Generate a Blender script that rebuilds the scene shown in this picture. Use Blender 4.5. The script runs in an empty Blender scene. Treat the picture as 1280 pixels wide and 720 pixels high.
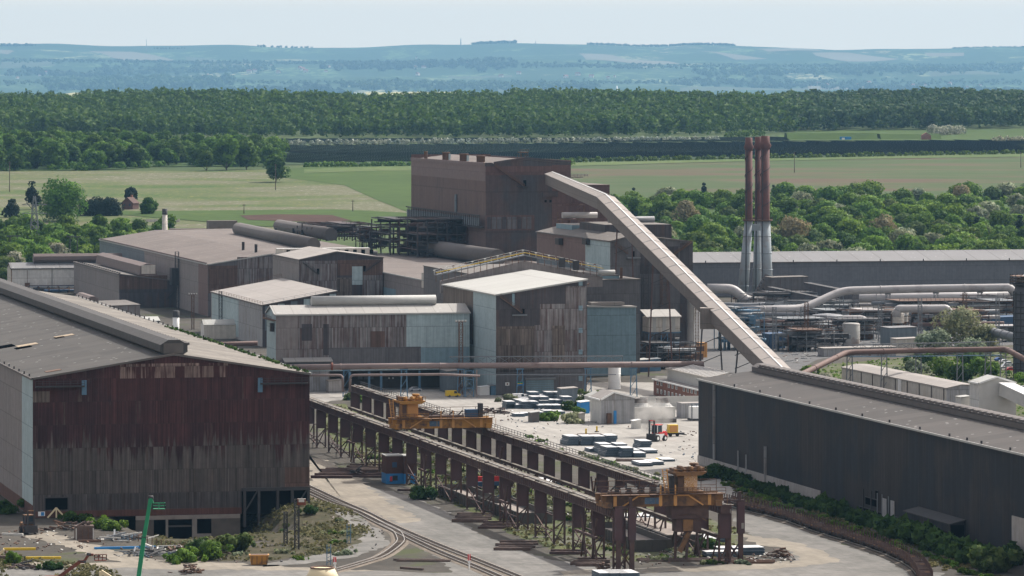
import bpy, math, random
import numpy as np
from mathutils import Vector, Matrix
R = math.radians
sc = bpy.context.scene
COL = sc.collection
PHI = R(13.0)
CP, SP = math.cos(PHI), math.sin(PHI)
F, HC, HY = 5760.0, 100.0, 112.0        # lens in pixels of the 1280 wide frame, eye height, eye-level row
ORD = ['first', 'second', 'third', 'fourth', 'fifth', 'sixth', 'seventh', 'eighth', 'ninth', 'tenth', 'eleventh', 'twelfth',
       'thirteenth', 'fourteenth', 'fifteenth', 'sixteenth', 'seventeenth', 'eighteenth', 'nineteenth', 'twentieth']

# ------------------------------------------------------------------ survey helpers
def G(px, py, z=0.0):
    d = (HC - z) * F / (py - HY)
    return Vector(((px - 640) * d / F, d, z))
def D(px, d, py):
    return Vector(((px - 640) * d / F, d, HC - (py - HY) * d / F))
def smooth(t):
    t = max(0.0, min(1.0, t)); return t * t * (3 - 2 * t)
PROF = [(-2000, 0), (2300, 0), (2700, 6), (3200, 18), (3800, 32), (4300, 40), (5200, 50), (6000, 70), (6600, 78), (7500, 60), (8300, 40), (9000, 30)]
def zfar(d):
    for (a, za), (b, zb) in zip(PROF, PROF[1:]):
        if d <= b:
            return za + (zb - za) * (d - a) / (b - a)
    return PROF[-1][1]
SHED0 = G(41, 648)
def terr(X, d):
    z = zfar(d)
    if 880 < d < 1180 and -150 < X < 20:
        dx, dy = X - SHED0.x, d - SHED0.y
        b, a = dx * CP + dy * SP, -dx * SP + dy * CP
        pit = smooth((a + 60) / 48) * smooth((b - 17) / 13) * (1 - smooth((b - 48) / 10)) * (1 - smooth((a - 10) / 8))
        z -= 7.2 * pit
        h = math.exp(-(((b - 64) / 9) ** 2 + ((a + 8) / 22) ** 2))
        z += 2.6 * h
        h = math.exp(-(((b - 45) / 9) ** 2 + ((a + 66) / 9) ** 2))
        z += 1.8 * h
    return z
def GT(px, py):
    """point of the terrain seen at a pixel"""
    lo, hi = 300.0, 9000.0
    f = lambda d: (HC - (py - HY) * d / F) - terr((px - 640) * d / F, d)
    d = 600.0
    while d < 9000 and f(d) > 0: d *= 1.01
    lo, hi = d / 1.01, d
    for _ in range(30):
        m = (lo + hi) / 2
        if f(m) > 0: lo = m
        else: hi = m
    return Vector(((px - 640) * lo / F, lo, terr((px - 640) * lo / F, lo)))

# ------------------------------------------------------------------ materials
class NB:
    def __init__(s, name):
        m = bpy.data.materials.new(name); m.use_nodes = True
        s.m, s.t = m, m.node_tree; s.t.nodes.clear()
        s.out = s.t.nodes.new('ShaderNodeOutputMaterial')
        s.b = s.t.nodes.new('ShaderNodeBsdfPrincipled')
        s.t.links.new(s.b.outputs[0], s.out.inputs[0])
    def n(s, ty, **kw):
        x = s.t.nodes.new('ShaderNode' + ty)
        for k, v in kw.items(): setattr(x, k, v)
        return x
    def put(s, sock, v):
        if v is None: return
        if hasattr(v, 'is_output'): s.t.links.new(v, sock)
        elif isinstance(v, (tuple, list)) and len(v) == 3 and sock.type == 'RGBA': sock.default_value = (*v, 1)
        else: sock.default_value = v
    def math(s, op, a, b=None, c=None):
        x = s.n('Math', operation=op); s.put(x.inputs[0], a); s.put(x.inputs[1], b); s.put(x.inputs[2], c); return x.outputs[0]
    def coord(s, w='Object'): return s.n('TexCoord').outputs[w]
    def sep(s, v): x = s.n('SeparateXYZ'); s.put(x.inputs[0], v); return x.outputs
    def comb(s, a, b, c=0.0):
        x = s.n('CombineXYZ')
        for i, v in enumerate((a, b, c)): s.put(x.inputs[i], v)
        return x.outputs[0]
    def noise(s, v, scale, detail=3.0, rough=.55, dist=0.0):
        x = s.n('TexNoise'); s.put(x.inputs['Vector'], v); x.inputs['Scale'].default_value = scale
        x.inputs['Detail'].default_value = detail; x.inputs['Roughness'].default_value = rough; x.inputs['Distortion'].default_value = dist
        return x.outputs[0]
    def white(s, v): x = s.n('TexWhiteNoise'); s.put(x.inputs['Vector'], v); return x.outputs['Value']
    def vor(s, v, scale, feature='F1', out='Distance'):
        x = s.n('TexVoronoi', feature=feature); s.put(x.inputs['Vector'], v); x.inputs['Scale'].default_value = scale; return x.outputs[out]
    def ramp(s, f, stops):
        x = s.n('ValToRGB'); e = x.color_ramp.elements
        while len(e) < len(stops): e.new(.5)
        for el, (p, c) in zip(e, stops):
            el.position = p; el.color = (*c, 1) if isinstance(c, tuple) else (c, c, c, 1)
        s.put(x.inputs[0], f); return x.outputs[0]
    def step(s, f, a, b): # linear rise from a to b
        x = s.n('MapRange'); s.put(x.inputs[0], f); x.inputs[1].default_value = a; x.inputs[2].default_value = b; return x.outputs[0]
    def mix(s, f, a, b, bt='MIX'):
        x = s.n('MixRGB', blend_type=bt); s.put(x.inputs[0], f); s.put(x.inputs[1], a); s.put(x.inputs[2], b); return x.outputs[0]
    def scl(s, c, f): # colour times value
        x = s.n('VectorMath', operation='SCALE'); s.put(x.inputs[0], c); s.put(x.inputs['Scale'], f); return x.outputs[0]
    def done(s, col, rough=.8, metal=0.0, bump=None, bs=.3, bd=.1, spec=.3):
        s.put(s.b.inputs['Base Color'], col); s.put(s.b.inputs['Roughness'], rough); s.put(s.b.inputs['Metallic'], metal)
        s.b.inputs['Specular IOR Level'].default_value = spec
        if bump is not None:
            x = s.n('Bump'); x.inputs['Strength'].default_value = bs; x.inputs['Distance'].default_value = bd
            s.put(x.inputs['Height'], bump); s.t.links.new(x.outputs[0], s.b.inputs['Normal'])
        return s.m

def clad(name, c, var=.16, streak=.5, rust=None, th=.55, soft=.10, sw=1.15, sh=7.0, c2=None, th2=.5, rough=.8, low=None):
    """weathered corrugated sheet cladding: single sheets, run-off streaks, rust, laps"""
    k = NB(name); x, y, z = k.sep(k.coord())
    s = k.math('ADD', x, y)
    i = k.math('FLOOR', k.math('DIVIDE', s, sw)); j = k.math('FLOOR', k.math('DIVIDE', z, sh))
    w = k.white(k.comb(i, j, 1.0))
    w5 = k.white(k.comb(k.math('FLOOR', k.math('DIVIDE', s, sw * 5)), j, 3.0))
    n1 = k.noise(k.comb(s, k.math('MULTIPLY', z, .045), j), 1.25, 4, .65)
    n1 = k.step(n1, .28, .72); n2 = k.noise(k.comb(s, k.math('MULTIPLY', z, .8), 5.0), .085, 3, .55)
    n3 = k.noise(k.comb(s, z, 2.0), .6, 4, .6)
    col = c
    if c2: col = k.mix(k.step(k.math('ADD', k.math('MULTIPLY', n2, .85), k.math('MULTIPLY', w5, .15)), th2 - .06, th2 + .06), c, c2)
    if low:
        jz = k.math('ADD', z, k.math('ADD', k.math('MULTIPLY', k.math('SUBTRACT', w5, .5), low[3]), k.math('MULTIPLY', k.math('SUBTRACT', n1, .5), low[2])))
        col = k.mix(k.step(jz, low[1] - 1.2, low[1] + 1.2), low[0], col)
    f = k.math('ADD', k.math('MULTIPLY', k.math('SUBTRACT', w, .5), var * 1.4), 1.0)
    f = k.math('ADD', f, k.math('MULTIPLY', k.math('SUBTRACT', k.white(k.comb(j, 0., 9.)), .5), var * .8))
    f = k.math('ADD', f, k.math('MULTIPLY', k.math('SUBTRACT', w5, .5), var * .7))
    f = k.math('MULTIPLY', f, k.math('ADD', k.math('MULTIPLY', k.math('SUBTRACT', n1, .5), -streak * .75), 1.0))
    f = k.math('MULTIPLY', f, k.math('ADD', k.math('MULTIPLY', k.math('SUBTRACT', n3, .5), .5), 1.0))
    col = k.scl(col, f)
    n4 = k.step(k.noise(k.comb(s, k.math('MULTIPLY', z, .012), k.math('MULTIPLY', j, 3.7)), 2.7, 2, .6), .32, .68)
    col = k.scl(col, k.math('ADD', k.math('MULTIPLY', k.math('SUBTRACT', n4, .5), -streak * .8), 1.0))
    if rust:
        g = k.math('ADD', k.math('MULTIPLY', k.math('ADD', k.math('MULTIPLY', n1, .44), .28), .45), k.math('ADD', k.math('MULTIPLY', n2, .4), k.math('MULTIPLY', w, .15)))
        rc = k.scl(rust, k.math('ADD', k.math('MULTIPLY', n3, .9), .55))
        col = k.mix(k.step(g, th - soft, th + soft), col, rc)
    lap = k.math('LESS_THAN', k.math('FRACT', k.math('DIVIDE', z, sh)), .03)
    col = k.mix(k.math('MULTIPLY', lap, .35), col, (.03, .025, .022))
    wave = k.math('SINE', k.math('MULTIPLY', s, 2 * math.pi / .38))
    return k.done(col, rough, bump=wave, bs=.25, bd=.04)

def roofm(name, c, var=.25, seam=6.0, dark=(.05, .045, .04), dirt=.35, axis=0, rough=.8, flecks=.35):
    """big sheeted roof: run-off streaks down the slope, sheet laps, patches of soot"""
    k = NB(name); x, y, z = k.sep(k.coord())
    a, b = (x, y) if axis == 0 else (y, x)       # a: down the slope, b: along the eave
    n1 = k.noise(k.comb(k.math('MULTIPLY', a, .06), b, 0.), .9, 4, .6)
    n2 = k.noise(k.comb(a, b, 3.), .035, 4, .6)
    n3 = k.noise(k.comb(a, b, 7.), .5, 4, .65)
    w = k.white(k.comb(k.math('FLOOR', k.math('DIVIDE', b, seam)), k.math('FLOOR', k.math('DIVIDE', a, seam * 1.7)), 0.))
    f = k.math('ADD', k.math('MULTIPLY', k.math('SUBTRACT', n1, .5), var * 1.5), 1.)
    f = k.math('ADD', f, k.math('MULTIPLY', k.math('SUBTRACT', w, .5), var * .9))
    f = k.math('ADD', f, k.math('MULTIPLY', k.math('SUBTRACT', n3, .5), var * 1.2))
    col = k.scl(c, f)
    col = k.mix(k.math('MULTIPLY', k.step(n2, .46, .66), dirt), col, dark)
    rib = k.noise(k.comb(k.math('MULTIPLY', a, .012), b, 5.), 1.6, 2, .5); col = k.scl(col, k.math('ADD', k.math('MULTIPLY', k.math('SUBTRACT', rib, .5), var * 1.6), 1.))
    lap = k.math('MAXIMUM', k.math('LESS_THAN', k.math('FRACT', k.math('DIVIDE', b, seam)), .05), k.math('LESS_THAN', k.math('FRACT', k.math('DIVIDE', a, seam * 1.7)), .03))
    col = k.mix(k.math('MULTIPLY', lap, .4), col, dark)
    fl = k.math('GREATER_THAN', k.white(k.comb(k.math('FLOOR', k.math('MULTIPLY', a, 1.6)), k.math('FLOOR', k.math('MULTIPLY', b, 1.3)), 4.)), .994); col = k.mix(k.math('MULTIPLY', fl, flecks), col, (.5, .5, .48))
    return k.done(col, rough, bump=n3, bs=.2)

def plain(name, c, var=.3, sc_=1.5, rough=.6, metal=0., rust=None, th=.55, soft=.06):
    k = NB(name); v = k.coord()
    n = k.noise(v, sc_, 4, .6); n2 = k.noise(v, sc_ * .3, 3, .6)
    col = k.scl(c, k.math('ADD', k.math('MULTIPLY', k.math('SUBTRACT', n, .5), var * 2), 1.))
    if rust: col = k.mix(k.step(k.math('ADD', k.math('MULTIPLY', n, .5), k.math('MULTIPLY', n2, .5)), th - soft, th + soft), col, rust)
    return k.done(col, rough, metal)

def groundm(name, stops, s1=.03, s2=.6, contrast=.25, tint=None, ts=.01, tth=.5, rough=.95, fleck=None, ruts=0.):
    k = NB(name); v = k.coord(); x, y, z = k.sep(v)
    n1 = k.noise(v, s1, 6, .65, .8); n2 = k.noise(v, s2, 6, .72); n3 = k.noise(v, s1 * 5, 4, .6, 1.2)
    col = k.ramp(k.math('ADD', k.math('MULTIPLY', n1, .65), k.math('MULTIPLY', n3, .35)), stops)
    col = k.scl(col, k.math('ADD', k.math('MULTIPLY', k.math('SUBTRACT', n2, .5), contrast * 3), 1.))
    if tint: col = k.mix(k.step(k.noise(v, ts, 5, .68, .6), tth - .05, tth + .05), col, tint)
    if ruts:
        b = k.math('ADD', k.math('MULTIPLY', x, CP), k.math('MULTIPLY', y, SP)); a = k.math('SUBTRACT', k.math('MULTIPLY', y, CP), k.math('MULTIPLY', x, SP))
        r = k.noise(k.comb(b, k.math('MULTIPLY', a, .05), 1.), .55, 5, .7, .4)
        col = k.scl(col, k.math('ADD', k.math('MULTIPLY', k.math('SUBTRACT', r, .5), ruts * 3), 1.))
    if fleck: col = k.mix(k.step(k.noise(v, 1.1, 3, .6), fleck[1] - .06, fleck[1] + .02), col, fleck[0])
    return k.done(col, rough, bump=n2, bs=.5, bd=.2, spec=.1)

def leafm(name, dark, light, sc_=.16, rnd=.35, spec=.1, pw=.35):
    k = NB(name); v = k.coord(); r = k.n('ObjectInfo').outputs['Random']
    p = k.n('NewGeometry').outputs['Random Per Island']
    n = k.noise(v, sc_, 3, .6)
    f = k.math('ADD', k.math('MULTIPLY', n, 1.1 - pw), k.math('MULTIPLY', p, pw))
    col = k.ramp(f, [(.3, dark), (.75, light)])
    r2 = k.white(k.comb(r, 3.3, 1.)); h_ = k.math('ADD', k.math('MULTIPLY', r2, .55), k.math('MULTIPLY', k.noise(v, sc_ * .45, 2, .5), .75))
    col = k.mix(k.step(h_, .50, .95), col, k.mix(1., col, (1.14, 1.0, .85), 'MULTIPLY')); col = k.mix(k.step(h_, .48, .15), col, k.mix(1., col, (.66, .82, 1.0), 'MULTIPLY'))
    col = k.scl(col, k.math('ADD', k.math('MULTIPLY', r, rnd * 2), 1 - rnd))
    m = k.done(col, .7, spec=spec)
    tr = k.n('BsdfTranslucent'); k.put(tr.inputs[0], col)
    mx = k.n('MixShader'); mx.inputs[0].default_value = .38
    k.t.links.new(k.b.outputs[0], mx.inputs[1]); k.t.links.new(tr.outputs[0], mx.inputs[2]); k.t.links.new(mx.outputs[0], k.out.inputs[0])
    return m

M = {}
# cladding
M['maroon'] = clad('maroon_sheet', (.052, .0195, .020), var=.22, streak=.9, c2=(.036, .0150, .017), th2=.5, rust=(.10, .075, .062), th=.63, soft=.05, sh=5.4, low=((.078, .065, .060), 16.0, 9., 3.5))
M['umber'] = clad('umber_sheet', (.11, .088, .075), var=.3, streak=1.1, sh=5.4, rust=(.045, .026, .022), th=.60, soft=.08)
M['umber_low'] = clad('umber_low_sheet', (.062, .054, .053), var=.3, streak=1.0, sh=5.4, rust=(.035, .024, .022), th=.60, soft=.08)
M['plinth_red'] = clad('plinth_red', (.085, .038, .030), var=.15, streak=.4)
M['gable_top'] = clad('gable_top_sheet', (.17, .12, .105), var=.3, streak=1.0, rust=(.05, .018, .018), th=.47, soft=.03)
M['black'] = clad('black_sheet', (.0265, .0225, .0235), var=.2, streak=.9, c2=(.0125, .0155, .0215), th2=.5, sh=40)
M['lblue'] = clad('pale_blue_sheet', (0.315, 0.391, 0.408), var=.08, streak=.30, rust=(0.204, 0.170, 0.145), th=.68, soft=.06)
M['blue_grey'] = clad('shaded_pale_blue_sheet', (.17, .25, .29), var=.08, streak=.22)  # shaded copy of the pale blue sheet, shade put into the colour
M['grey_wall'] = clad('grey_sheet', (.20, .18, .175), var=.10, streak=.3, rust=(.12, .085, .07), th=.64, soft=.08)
M['grey_blue_wall'] = clad('grey_blue_sheet', (.12, .145, .165), var=.08, streak=.25)
M['grey_dark'] = clad('dark_grey_sheet', (.105, .10, .105), var=.12, streak=.35, rust=(.07, .045, .04), th=.66, soft=.06)
M['rust_grey'] = clad('rust_streaked_sheet', (.195, .185, .185), var=.20, streak=.95, rust=(.075, .046, .042), th=.515, soft=.10, sw=.62)
M['rust_brown'] = clad('rust_brown_sheet', (.10, .062, .05), var=.2, streak=.6, rust=(.17, .14, .125), th=.64, soft=.04)
M['silver'] = clad('silver_sheet', (.27, .27, .275), var=.10, streak=.4, rust=(.16, .13, .11), th=.60, soft=.07)
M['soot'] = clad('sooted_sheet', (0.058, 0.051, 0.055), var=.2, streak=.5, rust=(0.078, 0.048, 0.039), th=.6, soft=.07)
M['bos_left'] = clad('brown_works_sheet', (0.127, 0.083, 0.072), var=.07, streak=.35, rust=(0.071, 0.051, 0.050), th=.60, soft=.10, sh=18)
M['bos_band'] = clad('pale_brown_sheet', (0.168, 0.123, 0.116), var=.05, streak=.15)
M['bos_front'] = clad('dark_brown_sheet', (.082, .058, .055), var=.08, streak=.35, c2=(.062, .058, .063), th2=.5, sh=18)  # front sheeting, darker than the left wall
M['bos_red'] = clad('red_brown_sheet', (0.101, 0.060, 0.055), var=.1, streak=.35)
M['annex_brown'] = clad('annex_brown_sheet', (0.148, 0.099, 0.090), var=.08, streak=.3)
M['white_wall'] = clad('white_sheet', (0.510, 0.501, 0.476), var=.05, streak=.18, rust=(0.357, 0.281, 0.212), th=.68, soft=.06)
M['cream_wall'] = clad('cream_sheet', (.46, .43, .385), var=.07, streak=.25, rust=(.36, .28, .22), th=.63, soft=.08)
M['far_shed'] = clad('slate_sheet', (.125, .13, .145), var=.06, streak=.2, sw=4)
M['tower_dark'] = clad('tower_sheet', (.08, .08, .09), var=.1, streak=.4, sh=4)
M['conc_plinth'] = clad('pale_plinth', (.31, .29, .275), var=.06, streak=.3, rust=(.2, .18, .165), th=.62, soft=.1, sh=20)
# roofs
M['roof_dark'] = roofm('sooty_roof', (0.045, 0.041, 0.037), var=.55, dirt=.5)
M['roof_light'] = roofm('bleached_roof', (0.148, 0.133, 0.114), var=.45, dirt=.3)
M['roof_mid'] = roofm('grey_roof', (0.128, 0.114, 0.103), var=.2, dirt=.3)
M['roof_brown'] = roofm('dusty_brown_roof', (0.124, 0.102, 0.090), var=.28, dirt=.3, dark=(0.059, 0.049, 0.043))
M['roof_pale'] = roofm('pale_roof', (0.258, 0.237, 0.219), var=.12, dirt=.2, dark=(0.124, 0.112, 0.100))
M['roof_pale_y'] = roofm('pale_roof_cross', (0.290, 0.279, 0.262), var=.12, dirt=.15, dark=(0.140, 0.129, 0.117), axis=1)
M['roof_white'] = roofm('white_roof', (0.341, 0.340, 0.321), var=.06, dirt=.12, dark=(0.184, 0.178, 0.160), seam=14)
M['roof_slate_y'] = roofm('slate_roof', (0.162, 0.160, 0.163), var=.08, dirt=.15, axis=1, seam=12)
M['roof_right'] = roofm('ribbed_grey_roof', (0.043, 0.037, 0.034), var=.5, dirt=.25, seam=8)
# metal and the rest
M['vent'] = plain('vent_sheet', (0.111, 0.099, 0.094), .25, .4, .8)
M['vent_dark'] = plain('vent_dark_sheet', (0.064, 0.061, 0.060), .4, .6, .85)
M['vent_pale'] = plain('vent_pale_sheet', (0.350, 0.350, 0.336), .2, .4, .7)
M['vent_brown'] = plain('vent_brown_sheet', (0.143, 0.112, 0.104), .25, .4, .8)
M['runway'] = plain('rusted_runway_steel', (0.072, 0.044, 0.041), .4, .5, .8, rust=(0.102, 0.064, 0.052), th=.55)
M['runway_plate'] = plain('rusted_plate_steel', (0.084, 0.047, 0.051), .25, .35, .8, rust=(0.067, 0.043, 0.046), th=.52)
M['runway_top'] = plain('dusty_runway_deck', (.16, .145, .125), .45, 1.2, .95, rust=(.09, .075, .06), th=.5)
M['rail'] = plain('rail_steel', (.30, .28, .26), .2, 1., .45, .3)
M['sleeper'] = plain('sleeper_wood', (.10, .08, .065), .4, 1., .95)
M['steel_dark'] = plain('dark_steel', (.045, .043, .045), .4, .8, .75)
M['steel_grey'] = plain('grey_steel', (.15, .16, .17), .3, .8, .65)
M['steel_rust'] = plain('rusty_steel', (.115, .068, .048), .4, .8, .85)
M['orange'] = plain('ochre_paint', (.34, .165, .032), .25, .7, .65, rust=(0.072, 0.042, 0.037), th=.565, soft=.07)
M['orange_old'] = plain('worn_ochre_paint', (.20, .105, .045), .4, .7, .75, rust=(.075, .045, .032), th=.50, soft=.07)
M['orange_face'] = plain('faded_ochre_paint', (.50, .26, .09), .12, .5, .7, rust=(.3, .14, .06), th=.64)
M['yellow'] = plain('yellow_paint', (.62, .42, .03), .15, .8, .5)
M['green_paint'] = plain('green_paint', (.015, .22, .10), .15, .8, .45)
M['red_paint'] = plain('red_paint', (.50, .03, .03), .15, .8, .5)
M['red_lead'] = plain('red_oxide_paint', (0.140, 0.045, 0.028), .3, .7, .75)
M['blue_paint'] = plain('blue_paint', (.03, .20, .46), .2, .6, .55)
M['blue_dark'] = plain('faded_blue_paint', (.035, .075, .14), .3, .8, .65)
M['blue_col'] = plain('blue_grey_paint', (.09, .17, .25), .25, .6, .6)
M['white'] = plain('white_paint', (.72, .72, .70), .08, .6, .5)
M['dirty_white'] = plain('dirty_white_paint', (.48, .47, .44), .18, .4, .7)
M['cream'] = plain('cream_paint', (.62, .52, .34), .15, .6, .6)
M['pipe_pink'] = plain('dusty_pipe', (0.200, 0.152, 0.140), .2, .25, .7, rust=(0.128, 0.088, 0.080), th=.6)
M['pipe_grey'] = plain('lagged_pipe', (.34, .325, .32), .2, .25, .55, rust=(.23, .215, .21), th=.56)
M['pipe_dark'] = plain('dark_pipe', (.16, .165, .175), .2, .25, .55)
M['pipe_rust'] = plain('rusty_pipe', (0.128, 0.080, 0.068), .25, .25, .75)
M['stack_red'] = plain('rusted_stack', (0.119, 0.056, 0.050), .3, .22, .8, rust=(0.072, 0.041, 0.042), th=.55)
M['stack_blue'] = plain('weathered_stack', (0.251, 0.288, 0.310), .15, .2, .65, rust=(0.198, 0.170, 0.161), th=.56)
M['void_shade'] = plain('opening_shade', (.003, .003, .0035), .1, 1., 1.)  # painted black for the shade inside doors, holes and openings
M['void_shade'].node_tree.nodes['Principled BSDF'].inputs['Specular IOR Level'].default_value = 0
M['glass'] = plain('dark_glass', (.03, .045, .06), .1, 1., .15)
M['tyre'] = plain('tyre_rubber', (.022, .022, .023), .2, 2., .9)
M['concrete'] = plain('stained_concrete', (.24, .21, .185), .25, .3, .9, rust=(.13, .11, .10), th=.57, soft=.1)
M['conc_mid'] = plain('brown_concrete', (.12, .10, .085), .35, .3, .9, rust=(.055, .048, .044), th=.52, soft=.1)  # basement wall concrete, darker than its pillars
M['conc_dark'] = plain('sooty_concrete', (.085, .078, .072), .3, .4, .9)
M['slab_top'] = plain('slab_lit_top', (.50, .50, .50), .2, .5, .55)  # same steel as the sides, sunlit brightness put into the colour
M['slab_side'] = plain('slab_shaded_side', (.065, .095, .125), .3, .7, .5)  # same steel as the tops, shade painted into the colour
M['scrap'] = plain('scrap_steel', (.10, .07, .06), .6, .9, .8)
M['pallet'] = plain('timber', (.30, .24, .17), .3, 1., .9)
M['skin'] = plain('skin', (.45, .28, .2), .05, 2., .6)
M['hivis'] = plain('hi_vis_orange', (.75, .12, .03), .1, 2., .7)
M['navy'] = plain('navy_cloth', (.03, .035, .06), .1, 2., .9)
M['solar'] = plain('solar_panel', (.030, .052, .088), .15, .02, .25)
M['tank'] = plain('tank_sheet', (.27, .265, .25), .2, .25, .6, rust=(.17, .13, .11), th=.57)
def brickm(name, c1, c2, mortar):
    k = NB(name); x, y, z = k.sep(k.coord()); b = k.n('TexBrick')
    k.put(b.inputs['Vector'], k.comb(k.math('ADD', x, y), z, 0.)); b.inputs['Scale'].default_value = 1.0
    b.inputs['Brick Width'].default_value = .45; b.inputs['Row Height'].default_value = .15; b.inputs['Mortar Size'].default_value = .012
    k.put(b.inputs['Color1'], c1); k.put(b.inputs['Color2'], c2); k.put(b.inputs['Mortar'], mortar)
    n = k.noise(k.coord(), .5, 4, .6)
    return k.done(k.scl(b.outputs[0], k.math('ADD', k.math('MULTIPLY', n, .8), .6)), .9)
M['brick'] = brickm('red_brick', (0.240, 0.092, 0.060), (0.192, 0.076, 0.052), (0.240, 0.208, 0.176))
M['tile_roof'] = plain('dark_tile_roof', (.085, .05, .042), .25, 1., .9)
M['brick_dark'] = brickm('dark_red_brick', (.095, .04, .032), (.075, .034, .03), (.10, .08, .07))
def scribble(name, base, ink, sx=4., th=.55):
    k = NB(name); v = k.coord()
    w = k.noise(v, sx, 2, .5, 2.5)
    band = k.math('SUBTRACT', 1., k.step(k.math('ABSOLUTE', k.math('SUBTRACT', w, th)), .012, .035))
    return k.done(k.mix(k.math('MULTIPLY', band, .9), base, ink), .7)
M['graffiti'] = scribble('graffiti', (.50, .28, .11), (.75, .72, .70), 1.6, .52)
M['graffiti_blue'] = scribble('blue_mural', (.06, .10, .16), (.13, .17, .22), .9, .5)

# ------------------------------------------------------------------ meshes
class MB:
    def __init__(s): s.v, s.f, s.mi, s.sm, s.mats = [], [], [], [], []
    def m(s, key):
        if key not in s.mats: s.mats.append(key)
        return s.mats.index(key)
    def add(s, vs, fs, mat, smooth=False):
        o = len(s.v); s.v += [tuple(v) for v in vs]; i = s.m(mat)
        for f in fs: s.f.append([o + q for q in f]); s.mi.append(i); s.sm.append(smooth)
    def box(s, x0, x1, y0, y1, z0, z1, mat, top=None):
        vs = [(x, y, z) for z in (z0, z1) for y in (y0, y1) for x in (x0, x1)]
        s.add(vs, [(0, 2, 3, 1), (0, 1, 5, 4), (1, 3, 7, 5), (3, 2, 6, 7), (2, 0, 4, 6)], mat)
        o = len(s.v) - 8; s.f.append([o + 4, o + 5, o + 7, o + 6]); s.mi.append(s.m(top or mat)); s.sm.append(False)
    def prism(s, poly, ax, c0, c1, mat, mats=None):
        """poly of (p,q); ax 'y': p=x,q=z along y; 'x': p=y,q=z along x; 'z': p=x,q=y up z"""
        mk = {'y': lambda p, q, c: (p, c, q), 'x': lambda p, q, c: (c, p, q), 'z': lambda p, q, c: (p, q, c)}[ax]
        n = len(poly); vs = [mk(p, q, c0) for p, q in poly] + [mk(p, q, c1) for p, q in poly]
        s.add(vs, [tuple(range(n))[::-1], tuple(range(n, 2 * n))], mat)
        o = len(s.v) - 2 * n
        for i in range(n):
            j = (i + 1) % n
            s.f.append([o + i, o + j, o + n + j, o + n + i]); s.mi.append(s.m(mats[i] if mats else mat)); s.sm.append(False)
    def bar(s, p, q, w, mat, h=None, up=(0, 0, 1)):
        p, q = Vector(p), Vector(q); h = h or w; t = (q - p)
        if t.length < 1e-6: return
        t.normalize(); u = Vector(up)
        if abs(t.dot(u)) > .98: u = Vector((0, 1, 0))
        a = t.cross(u).normalized() * (w / 2); b = a.cross(t).normalized() * (h / 2)
        vs = [e + sa * a + sb * b for e in (p, q) for sb in (-1, 1) for sa in (-1, 1)]
        s.add(vs, [(0, 1, 3, 2), (4, 6, 7, 5), (0, 4, 5, 1), (1, 5, 7, 3), (3, 7, 6, 2), (2, 6, 4, 0)], mat)
    def tube(s, pts, r, mat, n=12, cap=True, rr=None):
        pts = [Vector(p) for p in pts]; rings = []
        for i, p in enumerate(pts):
            a = pts[max(i - 1, 0)]; b = pts[min(i + 1, len(pts) - 1)]; t = (b - a).normalized()
            u = Vector((0, 0, 1)) if abs(t.z) < .95 else Vector((0, 1, 0))
            x = t.cross(u).normalized(); y = x.cross(t).normalized(); k = rr[i] if rr else r
            if 0 < i < len(pts) - 1:
                c = (p - a).normalized().dot(t); k = k / max(c, .7)
            rings.append([p + (x * math.cos(2 * math.pi * j / n) + y * math.sin(2 * math.pi * j / n)) * k for j in range(n)])
        vs = [v for r_ in rings for v in r_]; fs = []
        for i in range(len(pts) - 1):
            for j in range(n):
                j2 = (j + 1) % n; fs.append((i * n + j, i * n + j2, (i + 1) * n + j2, (i + 1) * n + j))
        s.add(vs, fs, mat, True)
        if cap:
            o = len(s.v) - len(vs); i = s.m(mat)
            s.f.append([o + j for j in range(n)][::-1]); s.f.append([o + len(vs) - n + j for j in range(n)]); s.mi += [i, i]; s.sm += [False, False]
    def lathe(s, x, y, prof, mat, n=20, ang0=0.):
        """prof of (radius, z)"""
        vs = [(x + r * math.cos(ang0 + 2 * math.pi * j / n), y + r * math.sin(ang0 + 2 * math.pi * j / n), z) for r, z in prof for j in range(n)]; fs = []
        for i in range(len(prof) - 1):
            for j in range(n):
                j2 = (j + 1) % n; fs.append((i * n + j, i * n + j2, (i + 1) * n + j2, (i + 1) * n + j))
        s.add(vs, fs, mat, True)
        o = len(s.v) - len(vs); i = s.m(mat)
        s.f.append([o + len(vs) - n + j for j in range(n)]); s.mi.append(i); s.sm.append(False)
    def lattice(s, p, q, w, mat, t=.15, panel=None, sub=.08):
        """square lattice mast or boom from p to q"""
        p, q = Vector(p), Vector(q); ax = (q - p); L = ax.length; ax.normalize()
        u = Vector((0, 0, 1)) if abs(ax.z) < .9 else Vector((0, 1, 0))
        a = ax.cross(u).normalized() * w / 2; b = a.cross(ax).normalized() * w / 2
        cs = [a + b, a - b, -a - b, -a + b]
        for c in cs: s.bar(p + c, q + c, t, mat)
        n = max(2, int(L / (panel or w)))
        for i in range(n):
            e0, e1 = p + ax * (L * i / n), p + ax * (L * (i + 1) / n)
            for k in range(4):
                c0, c1 = cs[k], cs[(k + 1) % 4]
                if i % 2: c0, c1 = c1, c0
                s.bar(e0 + c0, e1 + c1, sub, mat); s.bar(e1 + cs[k], e1 + cs[(k + 1) % 4], sub, mat)
    def railing(s, pts, mat, h=1.1, step=3., t=.09):
        pts = [Vector(p) for p in pts]
        for a, b in zip(pts, pts[1:]):
            L = (b - a).length; n = max(1, int(L / step))
            for i in range(n + 1):
                e = a.lerp(b, i / n); s.bar(e, e + Vector((0, 0, h)), t, mat)
            for k in (.5, 1.): s.bar(a + Vector((0, 0, h * k)), b + Vector((0, 0, h * k)), t, mat)
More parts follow.
